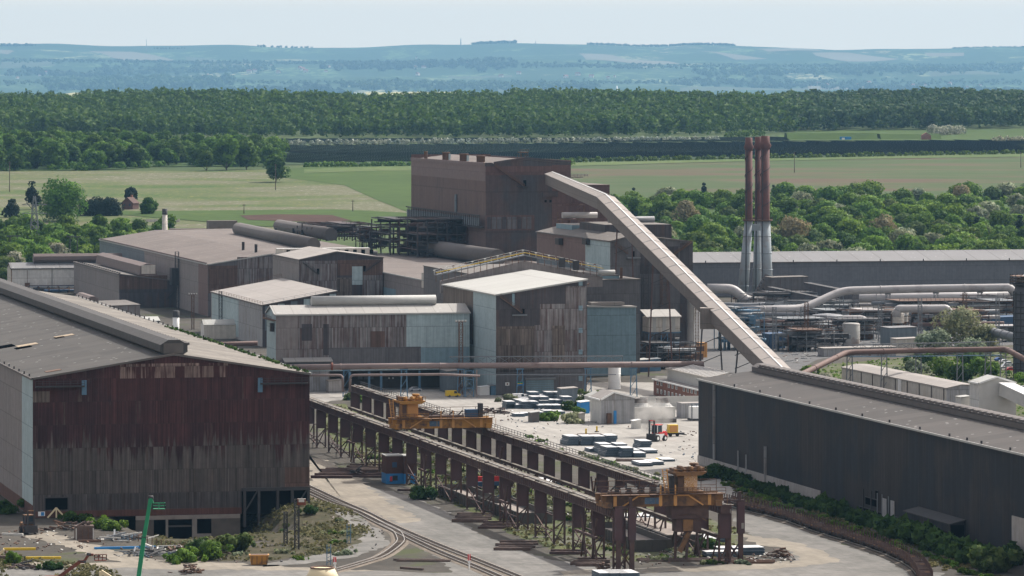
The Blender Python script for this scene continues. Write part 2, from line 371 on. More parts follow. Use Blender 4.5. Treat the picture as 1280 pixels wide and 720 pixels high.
    def tangle(s, x0, x1, y0, y1, z0, z1, nx, ny, nz, mats, rng, t=.35, decks=True, pipes=6):
        """steelwork: columns, beams, decks with rails, braces and pipes in a box"""
        X = [x0 + (x1 - x0) * i / max(nx, 1) for i in range(nx + 1)]; Y = [y0 + (y1 - y0) * i / max(ny, 1) for i in range(ny + 1)]
        Z = [z0 + (z1 - z0) * i / max(nz, 1) for i in range(nz + 1)]
        for x in X:
            for y in Y: s.bar((x, y, z0), (x, y, z1 - rng.random() * .25 * (z1 - z0)), t, rng.choice(mats))
        for z in Z[1:]:
            for y in Y:
                if rng.random() < .85: s.bar((x0, y, z), (x1, y, z), t * .8, rng.choice(mats))
            for x in X:
                if rng.random() < .7: s.bar((x, y0, z), (x, y1, z), t * .8, rng.choice(mats))
            if decks and rng.random() < .8:
                a, b = sorted((rng.uniform(x0, x1), rng.choice((x0, x1)))); s.box(a, b + .5, y0, y1, z + .2, z + .4, rng.choice(mats))
                s.railing([(a, y0, z + .4), (b + .5, y0, z + .4)], mats[0], step=2.5, t=.1)
        for i in range(nx * nz):
            a = rng.randrange(nx); c = rng.randrange(nz)
            if rng.random() < .6: s.bar((X[a], y0, Z[c]), (X[a + 1], y0, Z[c + 1]), t * .5, rng.choice(mats))
        for i in range(pipes):
            z = rng.uniform(z0 + 1, z1); y = rng.uniform(y0, y1); a = rng.uniform(x0 - 2, (x0 + x1) / 2); b = rng.uniform((x0 + x1) / 2, x1 + 2); r = rng.uniform(.2, .7)
            s.tube([(a, y, z), (b, y, z)] if rng.random() < .6 else [(a, y, z0), (a, y, z), (b, y, z)], r, rng.choice(mats), 8)
    def build(s, name, parent=None, loc=None, rot=None):
        me = bpy.data.meshes.new(name); me.from_pydata(s.v, [], s.f)
        for k in s.mats: me.materials.append(M[k] if isinstance(k, str) else k)
        me.polygons.foreach_set('material_index', s.mi); me.polygons.foreach_set('use_smooth', s.sm); me.update()
        o = bpy.data.objects.new(name, me); COL.objects.link(o)
        if parent: o.parent = parent
        if loc is not None: o.location = loc
        if rot is not None: o.rotation_euler = (0, 0, rot)
        return o
def tag(o, label, cat, group=None, kind=None):
    o['label'] = label; o['category'] = cat
    if group: o['group'] = group
    if kind: o['kind'] = kind
    return o
def struct(o, kind='structure'): o['kind'] = kind; return o
def thing(name, label, cat, loc, rot=0., group=None):
    o = bpy.data.objects.new(name, None); COL.objects.link(o); o.empty_display_size = 1
    o.location = loc; o.rotation_euler = (0, 0, rot); return tag(o, label, cat, group)
def kids(o, _c={}):
    return [c for c in COL.objects if c.parent == o]
def dup(src, loc, rot=None, label=None, children=None):
    r = src.copy(); COL.objects.link(r); r.location = loc
    if rot is not None: r.rotation_euler = (0, 0, rot)
    if label: r['label'] = label
    for ch, subs in (children or []):
        c = ch.copy(); COL.objects.link(c); c.parent = r
        for g in subs:
            e = g.copy(); COL.objects.link(e); e.parent = c
    return r
def tree_of(o): return [(c, kids(c)) for c in kids(o)]

class Bld:
    """a works building set out on the site grid (local x across the site, local y away along it)"""
    def __init__(s, name, label, cat, x1, yb, x2=None, w=None, L=None, Lpx=None, group=None, rot=None):
        s.A = G(x1, yb); s.r = PHI if rot is None else rot; s.c, s.s = math.cos(s.r), math.sin(s.r)
        s.root = thing(name, label, cat, s.A, s.r, group)
        s.w = w if w else s.bx(x2); s.L = L if L else s.ay(Lpx)
    def bx(s, px):
        k = (px - 640) / F; return (k * s.A.y - s.A.x) / (s.c - k * s.s)
    def ay(s, px):
        k = (px - 640) / F; return (s.A.x - k * s.A.y) / (s.s + k * s.c)
    def zf(s, px, py): return HC - (py - HY) * (s.A.y + s.bx(px) * s.s) / F
    def zl(s, px, py): return HC - (py - HY) * (s.A.y + s.ay(px) * s.c) / F
    def zab(s, b, a, py): return HC - (py - HY) * (s.A.y + b * s.s + a * s.c) / F
    def shell(s, prof, wall, roof, axis='y', zones=(), oh=.5, t=.3, left=None, z0=-.3, roofs=None, edge=None, right=None):
        """prof: roof line across the building as (p, z); axis y: ridge runs away along the site, x: ridge runs across"""
        n = len(prof); w, L = s.w, s.L; mb = MB()
        poly = [(prof[0][0], z0)] + list(prof) + [(prof[-1][0], z0)]
        if axis == 'y':
            mb.prism(poly, 'y', 0, L, wall, [left or wall] + [wall] * (n - 1) + [right or wall] + [wall])
        else:
            mb.prism(poly, 'x', 0, w, wall)
            if left:
                mb.add([(-.02, p, q) for p, q in poly], [tuple(range(len(poly)))], left)
        for zn in zones:
            face, a0, a1, b0, b1, mt = zn[:6]; pr = zn[6] if len(zn) > 6 else .06
            if face == 'f': mb.box(a0, a1, -pr, .0, b0, b1, mt)
            elif face == 'l': mb.box(-pr, 0., a0, a1, b0, b1, mt)
        s.wall = mb.build('wall', s.root)
        rb = MB(); e = MB()
        for i, ((p0, q0), (p1, q1)) in enumerate(zip(prof, prof[1:])):
            k = (q1 - q0) / (p1 - p0) if p1 != p0 else 0
            a0, a1 = (p0 - (oh if i == 0 else 0), p1 + (oh if i == n - 2 else 0))
            c0, c1 = q0 - (oh * k if i == 0 else 0), q1 + (oh * k if i == n - 2 else 0)
            mt = roofs[i] if roofs else roof
            rb.prism([(a0, c0 + .02), (a1, c1 + .02), (a1, c1 + t), (a0, c0 + t)], axis, -oh, (L if axis == 'y' else w) + oh, mt)
        s.roof = rb.build('roof', s.root)
        if edge:   # pale barge and eave flashings
            hi = (L if axis == 'y' else w) + oh
            for i, ((p0, q0), (p1, q1)) in enumerate(zip(prof, prof[1:])):
                f = (lambda p, c, q: (p, c, q)) if axis == 'y' else (lambda p, c, q: (c, p, q))
                e.bar(f(p0, -oh - .12, q0 + .1), f(p1, -oh - .12, q1 + .1), .25, edge, .5)
            p0, q0 = prof[0]; f = (lambda p, c, q: (p, c, q)) if axis == 'y' else (lambda p, c, q: (c, p, q))
            e.bar(f(p0 - oh - .12, -oh, q0 + .05), f(p0 - oh - .12, hi, q0 + .05), .25, edge, .45)
            e.build('flashing', s.root)
        return s
    def part(s, mb, name): return mb.build(name, s.root)
    def vent(s, x, z, r, y0, y1, mat, name='ridge_vent', axis='y', n=8, flat=.75):
        mb = MB(); poly = [(x + r * math.cos(math.pi / n + 2 * math.pi * i / n), z + flat * r * math.sin(math.pi / n + 2 * math.pi * i / n)) for i in range(n)]
        mb.prism(poly, axis, y0, y1, mat)
        return mb.build(name, s.root)
    def opening(s, b0, b1, z0, z1, mat='void_shade', name='opening', face='f', pr=.1, frame=None):  # a panel proud of the wall, its inner shade painted on
        mb = MB()
        if face == 'f': mb.box(b0, b1, -pr, -.0, z0, z1, mat)
        else: mb.box(-pr, 0., b0, b1, z0, z1, mat)
        if frame:
            for u in (b0, b1):
                mb.box(u - .12, u + .12, -pr - .06, -pr + .02, z0, z1, frame) if face == 'f' else mb.box(-pr - .06, -pr + .02, u - .12, u + .12, z0, z1, frame)
            mb.box(b0, b1, -pr - .08, -pr + .02, z1 - .1, z1 + .15, frame) if face == 'f' else mb.box(-pr - .08, -pr + .02, b0, b1, z1 - .1, z1 + .15, frame)
        return mb.build(name, s.root)
# ------------------------------------------------------------------ camera, sun, sky, air
cam = bpy.data.cameras.new('camera'); co = bpy.data.objects.new('camera', cam); COL.objects.link(co); sc.camera = co
co.location = (0, 0, HC); co.rotation_euler = (math.pi / 2, 0, 0)
cam.sensor_width = 36; cam.lens = 36 * F / 1280; cam.shift_y = -(360 - HY) / 1280; cam.clip_start = 5; cam.clip_end = 90000
SUN_AZ, SUN_EL = (0.72, 0.69), R(48)          # the sun stands high, behind the works and to the right
w = bpy.data.worlds.new('World'); sc.world = w; w.use_nodes = True
nt = w.node_tree; bg = nt.nodes['Background']; sky = nt.nodes.new('ShaderNodeTexSky')
sky.sky_type = 'NISHITA'; sky.sun_disc = False; sky.sun_elevation = SUN_EL
sky.sun_rotation = math.atan2(SUN_AZ[0], SUN_AZ[1]); sky.air_density = 1.0; sky.dust_density = 5.5; sky.ozone_density = 1.5; sky.altitude = 50
gn = nt.nodes.new('ShaderNodeTexCoord'); sx = nt.nodes.new('ShaderNodeSeparateXYZ'); nt.links.new(gn.outputs['Generated'], sx.inputs[0])
vr = nt.nodes.new('ShaderNodeMapRange'); vr.inputs[1].default_value = .0; vr.inputs[2].default_value = .35; vr.inputs[3].default_value = .85; vr.inputs[4].default_value = .30; nt.links.new(sx.outputs[2], vr.inputs[0])
vm = nt.nodes.new('ShaderNodeMixRGB'); nt.links.new(vr.outputs[0], vm.inputs[0]); nt.links.new(sky.outputs[0], vm.inputs[1]); vm.inputs[2].default_value = (6.3, 5.35, 4.15, 1)   # thin bright veil of cloud, thickest low down
nt.links.new(vm.outputs[0], bg.inputs[0]); bg.inputs[1].default_value = .15
sl = bpy.data.lights.new('sun', 'SUN'); sl.energy = 3.8; sl.angle = R(1.0); sl.color = (1, .955, .89)
so = bpy.data.objects.new('sun', sl); COL.objects.link(so)
so.rotation_euler = Vector((-SUN_AZ[0] * math.cos(SUN_EL), -SUN_AZ[1] * math.cos(SUN_EL), -math.sin(SUN_EL))).to_track_quat('-Z', 'Y').to_euler()
so.location = (300, 1500, 900)
sc.view_settings.view_transform = 'Standard'; sc.view_settings.look = 'None'; sc.view_settings.gamma = 1
sc.view_settings.exposure = 0.65; sc.view_settings.use_curve_mapping = False
sc.cycles.max_bounces = 6; sc.cycles.diffuse_bounces = 3; sc.cycles.glossy_bounces = 2; sc.cycles.volume_bounces = 0; sc.cycles.transparent_max_bounces = 4
sc.cycles.use_denoising = True
hz = MB(); hz.box(-7800, 7800, -60, 42000, -12, 820, 'white'); hm = bpy.data.materials.new('air'); hm.use_nodes = True
ht = hm.node_tree; ht.nodes.clear(); ho = ht.nodes.new('ShaderNodeOutputMaterial'); hv = ht.nodes.new('ShaderNodeVolumePrincipled')
hv.inputs['Color'].default_value = (.22, .44, .68, 1); hv.inputs['Density'].default_value = 2.3e-5; hv.inputs['Anisotropy'].default_value = .15
ht.links.new(hv.outputs[0], ho.inputs['Volume'])
hz.mats = [hm]; hob = hz.build('haze'); struct(hob, 'stuff'); tag(hob, 'thin pale blue haze lying over fields and hills', 'haze', kind='stuff')

# ------------------------------------------------------------------ ground and hills
M['ground'] = groundm('bare_ground', [(.3, (0.041, 0.038, 0.033)), (.5, (0.064, 0.058, 0.050)), (.7, (0.098, 0.090, 0.077))], .02, .55, .35, tint=(0.056, 0.064, 0.030), ts=.035, tth=.60)  # albedo lowered: cloud shade over the foreground put into the colour
M['yard'] = groundm('pale_yard', [(.3, (0.200, 0.186, 0.171)), (.5, (0.269, 0.257, 0.236)), (.68, (0.325, 0.309, 0.286))], .045, .5, .22, fleck=((0.186, 0.171, 0.155), .67), ruts=.22)
M['road_sand'] = groundm('sandy_haul_road', [(.3, (0.146, 0.132, 0.115)), (.5, (0.206, 0.185, 0.152)), (.68, (0.267, 0.238, 0.198))], .05, .5, .22, ruts=.22)
M['road_grey'] = groundm('grey_haul_road', [(.3, (0.097, 0.096, 0.089)), (.5, (0.143, 0.138, 0.128)), (.68, (0.207, 0.197, 0.184))], .05, .45, .25, fleck=((0.161, 0.155, 0.143), .66), ruts=.22)  # road colour darkened to carry the cloud shade lying on it
M['ballast'] = groundm('track_ballast', [(.3, (.10, .085, .07)), (.55, (.16, .135, .11)), (.7, (.22, .19, .155))], .2, 1.5, .5)
M['asphalt'] = groundm('worn_asphalt', [(.3, (.085, .085, .088)), (.7, (.13, .128, .125))], .1, .8, .3)
M['verge'] = groundm('rough_grass', [(.3, (0.044, 0.056, 0.020)), (.5, (0.068, 0.081, 0.030)), (.7, (0.110, 0.111, 0.058))], .1, .7, .5, tint=(0.100, 0.101, 0.073), ts=.09, tth=.54)
M['bank'] = groundm('weedy_bank', [(.3, (0.026, 0.032, 0.013)), (.5, (0.052, 0.048, 0.028)), (.7, (0.087, 0.071, 0.052))], .12, .8, .5)  # weed and soil tones, darkened further for cloud shade
M['meadow'] = groundm('green_field', [(.3, (0.046, 0.081, 0.019)), (.5, (0.071, 0.102, 0.031)), (.7, (0.099, 0.118, 0.046))], .006, .05, .35)
k = NB('flower_meadow'); v = k.coord(); x, y, z = k.sep(v)
n1 = k.noise(k.comb(k.math('MULTIPLY', x, .5), y, 0.), .010, 5, .65, .3); n2 = k.noise(v, .22, 4, .75)
c = k.ramp(n1, [(.36, (.046, .080, .020)), (.47, (.076, .092, .038)), (.57, (.110, .108, .064)), (.68, (.070, .088, .032))])
c = k.mix(k.step(n2, .56, .70), c, k.mix(k.step(n1, .50, .53), (0.209, 0.186, 0.052), (0.255, 0.244, 0.220)))
M['flower'] = k.done(k.scl(c, k.math('ADD', k.math('MULTIPLY', n2, .5), .75)), .95, spec=.1)
k = NB('ploughed_field'); v = k.coord(); x, y, z = k.sep(v)
n1 = k.noise(k.comb(k.math('MULTIPLY', x, .35), y, 0.), .009, 5, .6, .2); n2 = k.noise(k.comb(k.math('MULTIPLY', x, .12), y, 0.), .16, 4, .7)
c = k.ramp(n1, [(.36, (.040, .070, .022)), (.48, (.056, .074, .030)), (.56, (.078, .068, .038)), (.64, (.085, .058, .040))])
M['plough'] = k.done(k.scl(c, k.math('ADD', k.math('MULTIPLY', n2, 1.1), .45)), .95, spec=.1)
M['field_green'] = groundm('young_crop', [(.3, (0.030, 0.055, 0.010)), (.6, (0.045, 0.076, 0.015)), (.7, (0.063, 0.084, 0.020))], .006, .06, .25)
M['solar_ground'] = groundm('dark_grass', [(.3, (.022, .042, .018)), (.6, (.036, .06, .024)), (.7, (.05, .075, .03))], .01, .08, .3)
M['red_soil'] = groundm('red_brown_soil', [(.3, (0.040, 0.020, 0.015)), (.6, (0.056, 0.030, 0.021)), (.75, (0.050, 0.040, 0.023))], .02, .3, .4)
k = NB('farmland_floor'); v = k.coord()
M['farmland'] = k.done(k.scl(k.ramp(k.noise(v, .004, 4, .6), [(.35, (0.036, 0.057, 0.018)), (.6, (0.060, 0.084, 0.030)), (.72, (0.090, 0.096, 0.048))]), k.math('ADD', k.math('MULTIPLY', k.noise(v, .05, 4, .6), .8), .6)), .95, spec=.1)

xs = sorted(set([-3000, -2000, -1400, -1000, -700, -500, -350, -250, -200] + list(range(-150, 24, 4)) + [60, 120, 200, 300, 400, 600, 900, 1300, 2000, 3000]))
ys = sorted(set([-50, 200, 400, 600, 750, 850] + list(range(880, 1184, 5)) + list(range(1200, 2300, 100)) + [p[0] for p in PROF[1:]] + list(range(2300, 9000, 140))))
vs = [(x, y, terr(x, y)) for y in ys for x in xs]; nx = len(xs); fs = [(j * nx + i, j * nx + i + 1, (j + 1) * nx + i + 1, (j + 1) * nx + i) for j in range(len(ys) - 1) for i in range(nx - 1)]
g = MB(); half = ys.index(2300)
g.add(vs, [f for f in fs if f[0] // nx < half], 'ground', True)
o_ = g.m('farmland')
for f in fs:
    if f[0] // nx >= half: g.f.append(list(f)); g.mi.append(o_); g.sm.append(True)
struct(g.build('ground'))

def sheet(name, px, mat, dz=.004, rough_edge=1.1):
    """a surface laid over the terrain inside a polygon, cut on a grid so that it follows the ground"""
    P = [GT(*p) for p in px]
    if rough_edge and max(p.y for p in P) < 1800:
        rj = random.Random(len(px) * 31 + int(P[0].x)); Q = []
        for a_, b_ in zip(P, P[1:] + P[:1]):
            n_ = max(1, int((b_ - a_).length / 2.6))
            for i_ in range(n_): q_ = a_.lerp(b_, i_ / n_); Q.append(q_ + Vector((rj.uniform(-1, 1), rj.uniform(-1.6, 1.6), 0)) * rough_edge * (.35 if i_ == 0 else .75))
        P = Q
    import bmesh
    bm = bmesh.new(); f = bm.faces.new([bm.verts.new((p.x, p.y, 0)) for p in P]); bm.normal_update()
    bmesh.ops.triangulate(bm, faces=bm.faces[:])
    y0, y1 = min(p.y for p in P), max(p.y for p in P)
    cuts = [('y', c) for c in ys if y0 < c < y1]
    x0, x1 = min(p.x for p in P), max(p.x for p in P)
    if y0 < 1180 and y1 > 880 and x0 < 22 and x1 > -150: cuts += [('x', c) for c in xs if x0 < c < x1]
    for ax, c in cuts:
        geom = bm.verts[:] + bm.edges[:] + bm.faces[:]
        bmesh.ops.bisect_plane(bm, geom=geom, plane_co=(0, c, 0) if ax == 'y' else (c, 0, 0), plane_no=(0, 1, 0) if ax == 'y' else (1, 0, 0))
    for v in bm.verts:
        v.co.z = terr(v.co.x, v.co.y) + dz
    me = bpy.data.meshes.new(name); bm.to_mesh(me); bm.free(); me.materials.append(M[mat])
    o = bpy.data.objects.new(name, me); COL.objects.link(o); return struct(o)

# works floor
sheet('yard', [(440, 492), (500, 478), (700, 478), (880, 478), (1000, 540), (960, 600), (905, 640), (830, 605), (700, 566), (560, 523)], 'yard', .004)
sheet('yard', [(386, 482), (470, 480), (440, 498), (386, 505)], 'yard', .008)
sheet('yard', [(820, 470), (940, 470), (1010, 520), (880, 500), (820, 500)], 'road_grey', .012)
sheet('road', [(384, 568), (398, 573), (430, 586), (452, 600), (475, 618), (505, 640), (520, 652), (498, 654), (470, 645), (436, 630), (384, 606)], 'road_sand', .02, 2.4)  # sandy stretch kept paler, sunlight on the road put into its colour
sheet('road', [(-30, 701), (120, 704), (220, 700), (330, 706), (470, 714), (330, 713), (120, 710), (-30, 708)], 'road_sand', .03, 1.6)
sheet('road', [(60, 664), (96, 676), (150, 690), (215, 703), (150, 703), (80, 684), (30, 672)], 'road_sand', .05, 1.5)
sheet('road', [(930, 668), (985, 676), (1030, 690), (1050, 703), (960, 712), (800, 716), (700, 720), (700, 714), (900, 706), (1000, 700), (985, 688), (930, 676)], 'road_sand', .03, 1.8)
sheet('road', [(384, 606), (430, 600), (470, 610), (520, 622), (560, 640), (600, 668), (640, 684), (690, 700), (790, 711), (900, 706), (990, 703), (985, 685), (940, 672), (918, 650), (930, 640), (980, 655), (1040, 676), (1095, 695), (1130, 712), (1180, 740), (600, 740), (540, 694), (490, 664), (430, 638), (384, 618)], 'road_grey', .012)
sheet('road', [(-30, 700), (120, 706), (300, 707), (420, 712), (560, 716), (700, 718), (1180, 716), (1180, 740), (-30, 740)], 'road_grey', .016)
sheet('verge', [(520, 612), (560, 626), (640, 668), (700, 690), (800, 702), (930, 700), (920, 660), (860, 640), (780, 622), (640, 590), (560, 560), (470, 520), (430, 505), (400, 505), (400, 540), (430, 560), (460, 585)], 'verge', .006)
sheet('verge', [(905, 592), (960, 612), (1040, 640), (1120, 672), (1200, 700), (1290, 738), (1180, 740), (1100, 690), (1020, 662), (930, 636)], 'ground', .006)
sheet('yard', [(870, 388), (1300, 384), (1300, 430), (1100, 436), (1020, 450), (985, 470), (860, 470)], 'asphalt', .03)
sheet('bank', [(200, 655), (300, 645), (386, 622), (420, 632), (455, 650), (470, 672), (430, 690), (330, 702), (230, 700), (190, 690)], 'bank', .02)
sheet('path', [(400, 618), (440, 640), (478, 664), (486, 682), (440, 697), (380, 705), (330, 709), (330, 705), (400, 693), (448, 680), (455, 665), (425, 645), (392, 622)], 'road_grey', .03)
# fields
sheet('field', [(-60, 285), (-60, 214), (120, 214), (260, 214), (345, 212), (420, 210), (530, 215), (530, 292), (250, 292)], 'flower', .25)
sheet('field', [(360, 212), (410, 206), (560, 206), (560, 275), (515, 268), (470, 250), (430, 232), (350, 222)], 'field_green', .4)
sheet('field', [(150, 265), (420, 262.5), (530, 268), (530, 292), (330, 284), (150, 269)], 'field_green', .55)
sheet('field', [(300, 270.5), (350, 269), (415, 270), (440, 277), (400, 279), (310, 276)], 'red_soil', .7)
sheet('field', [(352, 206.8), (1290, 193), (1262, 176.2), (985, 177.5), (352, 182.5)], 'solar_ground', .5)
sheet('field', [(700, 206), (860, 201), (1080, 196), (1340, 194), (1340, 252), (700, 262)], 'plough', .25)
sheet('field', [(380, 212), (560, 206), (720, 204), (900, 200), (1100, 196), (1340, 191), (1340, 196), (1100, 199), (860, 204), (700, 209), (380, 217)], 'meadow', .6)
sheet('field', [(970, 170), (1000, 164), (1340, 162), (1340, 186), (1250, 180), (1180, 176), (980, 176)], 'field_green', .5)

# far hills across the valley
HK = 2.6
def hill(X, Y): return 100 + (hill0(X / HK, Y / HK) - 100) * HK
def hill0(x, y):
    n = math.sin(x * .0031 + 1.3) * 5 + math.sin(x * .0078 + y * .001) * 3.0 + math.sin(x * .0019 - y * .0011 + 2) * 6
    n2 = math.sin(x * .012 + y * .0021) * 2 + math.sin(x * .021 + 1.7) * 1.2
    t = (y - 8700) / 6100.
    base = 40 + 28 * smooth((y - 8700) / 700) + 170 * max(0, t - .1) ** 1.25 / .9 ** 1.25
    z = base + (n + n2 + 7 * math.sin(y * .0031 + x * .0016) + 4 * math.sin(y * .0061 - x * .0023)) * max(0.0, min(1, t * 2.2))
    if y > 14800: z -= (y - 14800) * .05
    return z
hx = [(-2600 + 26 * i) * HK for i in range(201)]; hy = [(8700 + 65 * i) * HK for i in range(112)]
hvv = [(x, y, hill(x, y)) for y in hy for x in hx]; n_ = len(hx)
k = NB('far_farmland'); v = k.coord(); x, y, z = k.sep(v)
cc = k.comb(k.math('MULTIPLY', x, 1 / HK), k.math('MULTIPLY', y, .42 / HK), 0.)
wob = k.n('VectorMath', operation='ADD'); k.put(wob.inputs[0], cc); nn = k.n('TexNoise'); nn.inputs['Scale'].default_value = .004; k.put(nn.inputs['Vector'], cc)
sc2 = k.n('VectorMath', operation='SCALE'); sc2.inputs['Scale'].default_value = 130.; k.put(sc2.inputs[0], nn.outputs['Color']); k.put(wob.inputs[1], sc2.outputs[0])
cell = k.n('TexVoronoi'); cell.inputs['Scale'].default_value = .0052; k.put(cell.inputs['Vector'], wob.outputs[0])
cv = k.sep(cell.outputs['Color'])[0]
edge = k.vor(wob.outputs[0], .0052, 'DISTANCE_TO_EDGE')
c = k.ramp(cv, [(0., (.05, .085, .04)), (.35, (.085, .14, .06)), (.62, (.12, .18, .08)), (.80, (.21, .23, .13)), (.93, (.30, .28, .19)), (.97, (.07, .11, .05))])  # field tones raised to paint in the paleness of haze
wood = k.noise(cc, .0036, 5, .62)
c = k.mix(k.step(wood, .44, .50), c, (.022, .045, .018))
c = k.mix(k.math('SUBTRACT', 1., k.step(edge, .02, .05)), c, (.03, .06, .025))
sp = k.noise(cc, .035, 3, .75)
c = k.mix(k.step(sp, .5, .56), c, (.026, .05, .026)); sp2 = k.noise(cc, .012, 4, .75); c = k.mix(k.step(sp2, .5, .56), c, (.024, .048, .026))
M['far'] = k.done(c, .95, spec=.05)
hb = MB(); hb.add(hvv, [(j * n_ + i, j * n_ + i + 1, (j + 1) * n_ + i + 1, (j + 1) * n_ + i) for j in range(len(hy) - 1) for i in range(n_ - 1)], 'far', True)
struct(hb.build('hills'))
def GH(px, py):
    d = 8800. * HK
    while d < 14800 * HK:
        X = (px - 640) * d / F
        if HC - (py - HY) * d / F < hill(X, d): break
        d += 30
    return X, d
M['rape'] = plain('rape_in_flower', (0.347, 0.291, 0.067), .1, .01, .9); M['barley'] = plain('pale_stubble', (0.104, 0.094, 0.062), .1, .01, .9); M['pasture'] = plain('far_pasture', (0.025, 0.040, 0.014), .1, .01, .9)
def far_field(px, mat):
    import bmesh
    P = [GH(*p) for p in px]; bm = bmesh.new(); bm.faces.new([bm.verts.new((x, y, 0)) for x, y in P])
    bmesh.ops.triangulate(bm, faces=bm.faces[:])
    for c_ in [q for q in hy if min(p[1] for p in P) < q < max(p[1] for p in P)]:
        bmesh.ops.bisect_plane(bm, geom=bm.verts[:] + bm.edges[:] + bm.faces[:], plane_co=(0, c_, 0), plane_no=(0, 1, 0))
    for c_ in [q for q in hx if min(p[0] for p in P) < q < max(p[0] for p in P)]:
        bmesh.ops.bisect_plane(bm, geom=bm.verts[:] + bm.edges[:] + bm.faces[:], plane_co=(c_, 0, 0), plane_no=(1, 0, 0))
    for q in bm.verts: q.co.z = hill(q.co.x, q.co.y) + 1.0
    me = bpy.data.meshes.new('field'); bm.to_mesh(me); bm.free(); me.materials.append(M[mat]); o = bpy.data.objects.new('field', me); COL.objects.link(o); struct(o)
for px, mt in (([(62, 119), (92, 116), (198, 117), (200, 121), (96, 127), (65, 124)], 'rape'), ([(72, 101), (110, 99), (110, 102), (72, 103)], 'rape'),
               ([(110, 64), (165, 65), (218, 75), (180, 77), (140, 72)], 'barley'), ([(232, 71), (268, 74), (306, 84), (280, 86), (240, 78)], 'pasture'),
               ([(724, 67), (765, 69), (850, 80), (800, 81), (745, 75)], 'barley'), ([(1015, 66), (1060, 66), (1125, 74), (1060, 77), (1020, 70)], 'barley'),
               ([(940, 61), (1010, 61), (1030, 64), (960, 65)], 'barley'), ([(870, 64), (910, 67), (960, 74), (920, 75)], 'barley'), ([(1155, 66), (1205, 66), (1205, 70), (1160, 71)], 'barley'),
               ([(455, 116), (570, 115), (575, 118), (460, 120)], 'rape'), ([(620, 112), (740, 111), (745, 115), (625, 116)], 'pasture'), ([(850, 110), (1010, 109), (1010, 114), (850, 115)], 'pasture'),
               ([(360, 112), (420, 112), (425, 116), (365, 117)], 'pasture'), ([(1010, 108), (1100, 107), (1105, 111), (1010, 112)], 'barley'), ([(0, 62), (18, 64), (10, 68), (0, 67)], 'barley'),
               ([(560, 95), (640, 94), (640, 97), (560, 98)], 'pasture'), ([(0, 78), (60, 76), (70, 82), (0, 86)], 'pasture'), ([(1160, 92), (1240, 90), (1250, 94), (1165, 96)], 'pasture')):
    far_field(px, mt)
# ------------------------------------------------------------------ vegetation
M['leaf_wood'] = leafm('broadleaf_foliage', (0.022, 0.060, 0.009), (0.090, 0.171, 0.022), .10)
M['leaf_scrub'] = leafm('scrub_foliage', (0.034, 0.087, 0.011), (0.132, 0.219, 0.030), .10)
M['leaf_dark'] = leafm('conifer_foliage', (0.007, 0.015, 0.009), (0.019, 0.034, 0.017), .2, .2)
M['leaf_brown'] = leafm('budding_foliage', (0.139, 0.112, 0.055), (0.288, 0.233, 0.121), .2, .15)
M['leaf_bright'] = leafm('young_foliage', (0.038, 0.075, 0.018), (0.128, 0.176, 0.055), .2, .2)
M['leaf_white'] = leafm('blossom_foliage', (.10, .13, .085), (.36, .38, .32), .2, .15)
M['leaf_willow'] = leafm('silver_foliage', (0.085, 0.116, 0.062), (0.295, 0.333, 0.217), .2, .2)
M['leaf_bush'] = leafm('bramble_foliage', (0.016, 0.047, 0.011), (0.065, 0.123, 0.026), .4, .25)
M['bark'] = plain('bark', (.07, .055, .042), .3, 1., .9)

def leaf_quads(rng, lobes, n, leaf, up=.25, fill=.3):
    """leaf clumps scattered through the outer part of the crown's lobes: n x 4 x (position, normal)"""
    L = np.array(lobes); wts = L[:, 3] ** 2; idx = rng.choice(len(L), n, p=wts / wts.sum())
    d = rng.normal(size=(n, 3)); d[:, 2] += up; d /= np.linalg.norm(d, axis=1)[:, None]
    r = L[idx, 3] * (1 - fill * rng.random(n) ** 1.5 + .10 * rng.random(n))
    p = L[idx, :3] + d * r[:, None] * np.array([1, 1, .85])
    nrm = d + rng.normal(size=(n, 3)) * .45; nrm /= np.linalg.norm(nrm, axis=1)[:, None]
    a = np.cross(nrm, rng.normal(size=(n, 3))); a /= np.linalg.norm(a, axis=1)[:, None]; b = np.cross(nrm, a)
    s = (leaf * (.55 + .8 * rng.random(n)))[:, None]; e = s * (.6 + .5 * rng.random(n))[:, None]
    k = .25 * s * rng.normal(size=(n, 1))
    q = np.stack([p - a * s * .5 - b * e * .35, p + a * s * .5 - b * e * .5 + nrm * k, p + a * s * .35 + b * e * .5, p - a * s * .5 + b * e * .4 + nrm * k], 1)
    g = np.cross(q[:, 2] - q[:, 0], q[:, 3] - q[:, 1]); fl = (g * d).sum(1) < 0; q[fl] = q[fl][:, ::-1]
    sn = d * .75 + nrm * .35 + rng.normal(size=(n, 3)) * .12; sn /= np.linalg.norm(sn, axis=1)[:, None]
    return np.concatenate([q, np.repeat(sn[:, None], 4, 1)], 2)
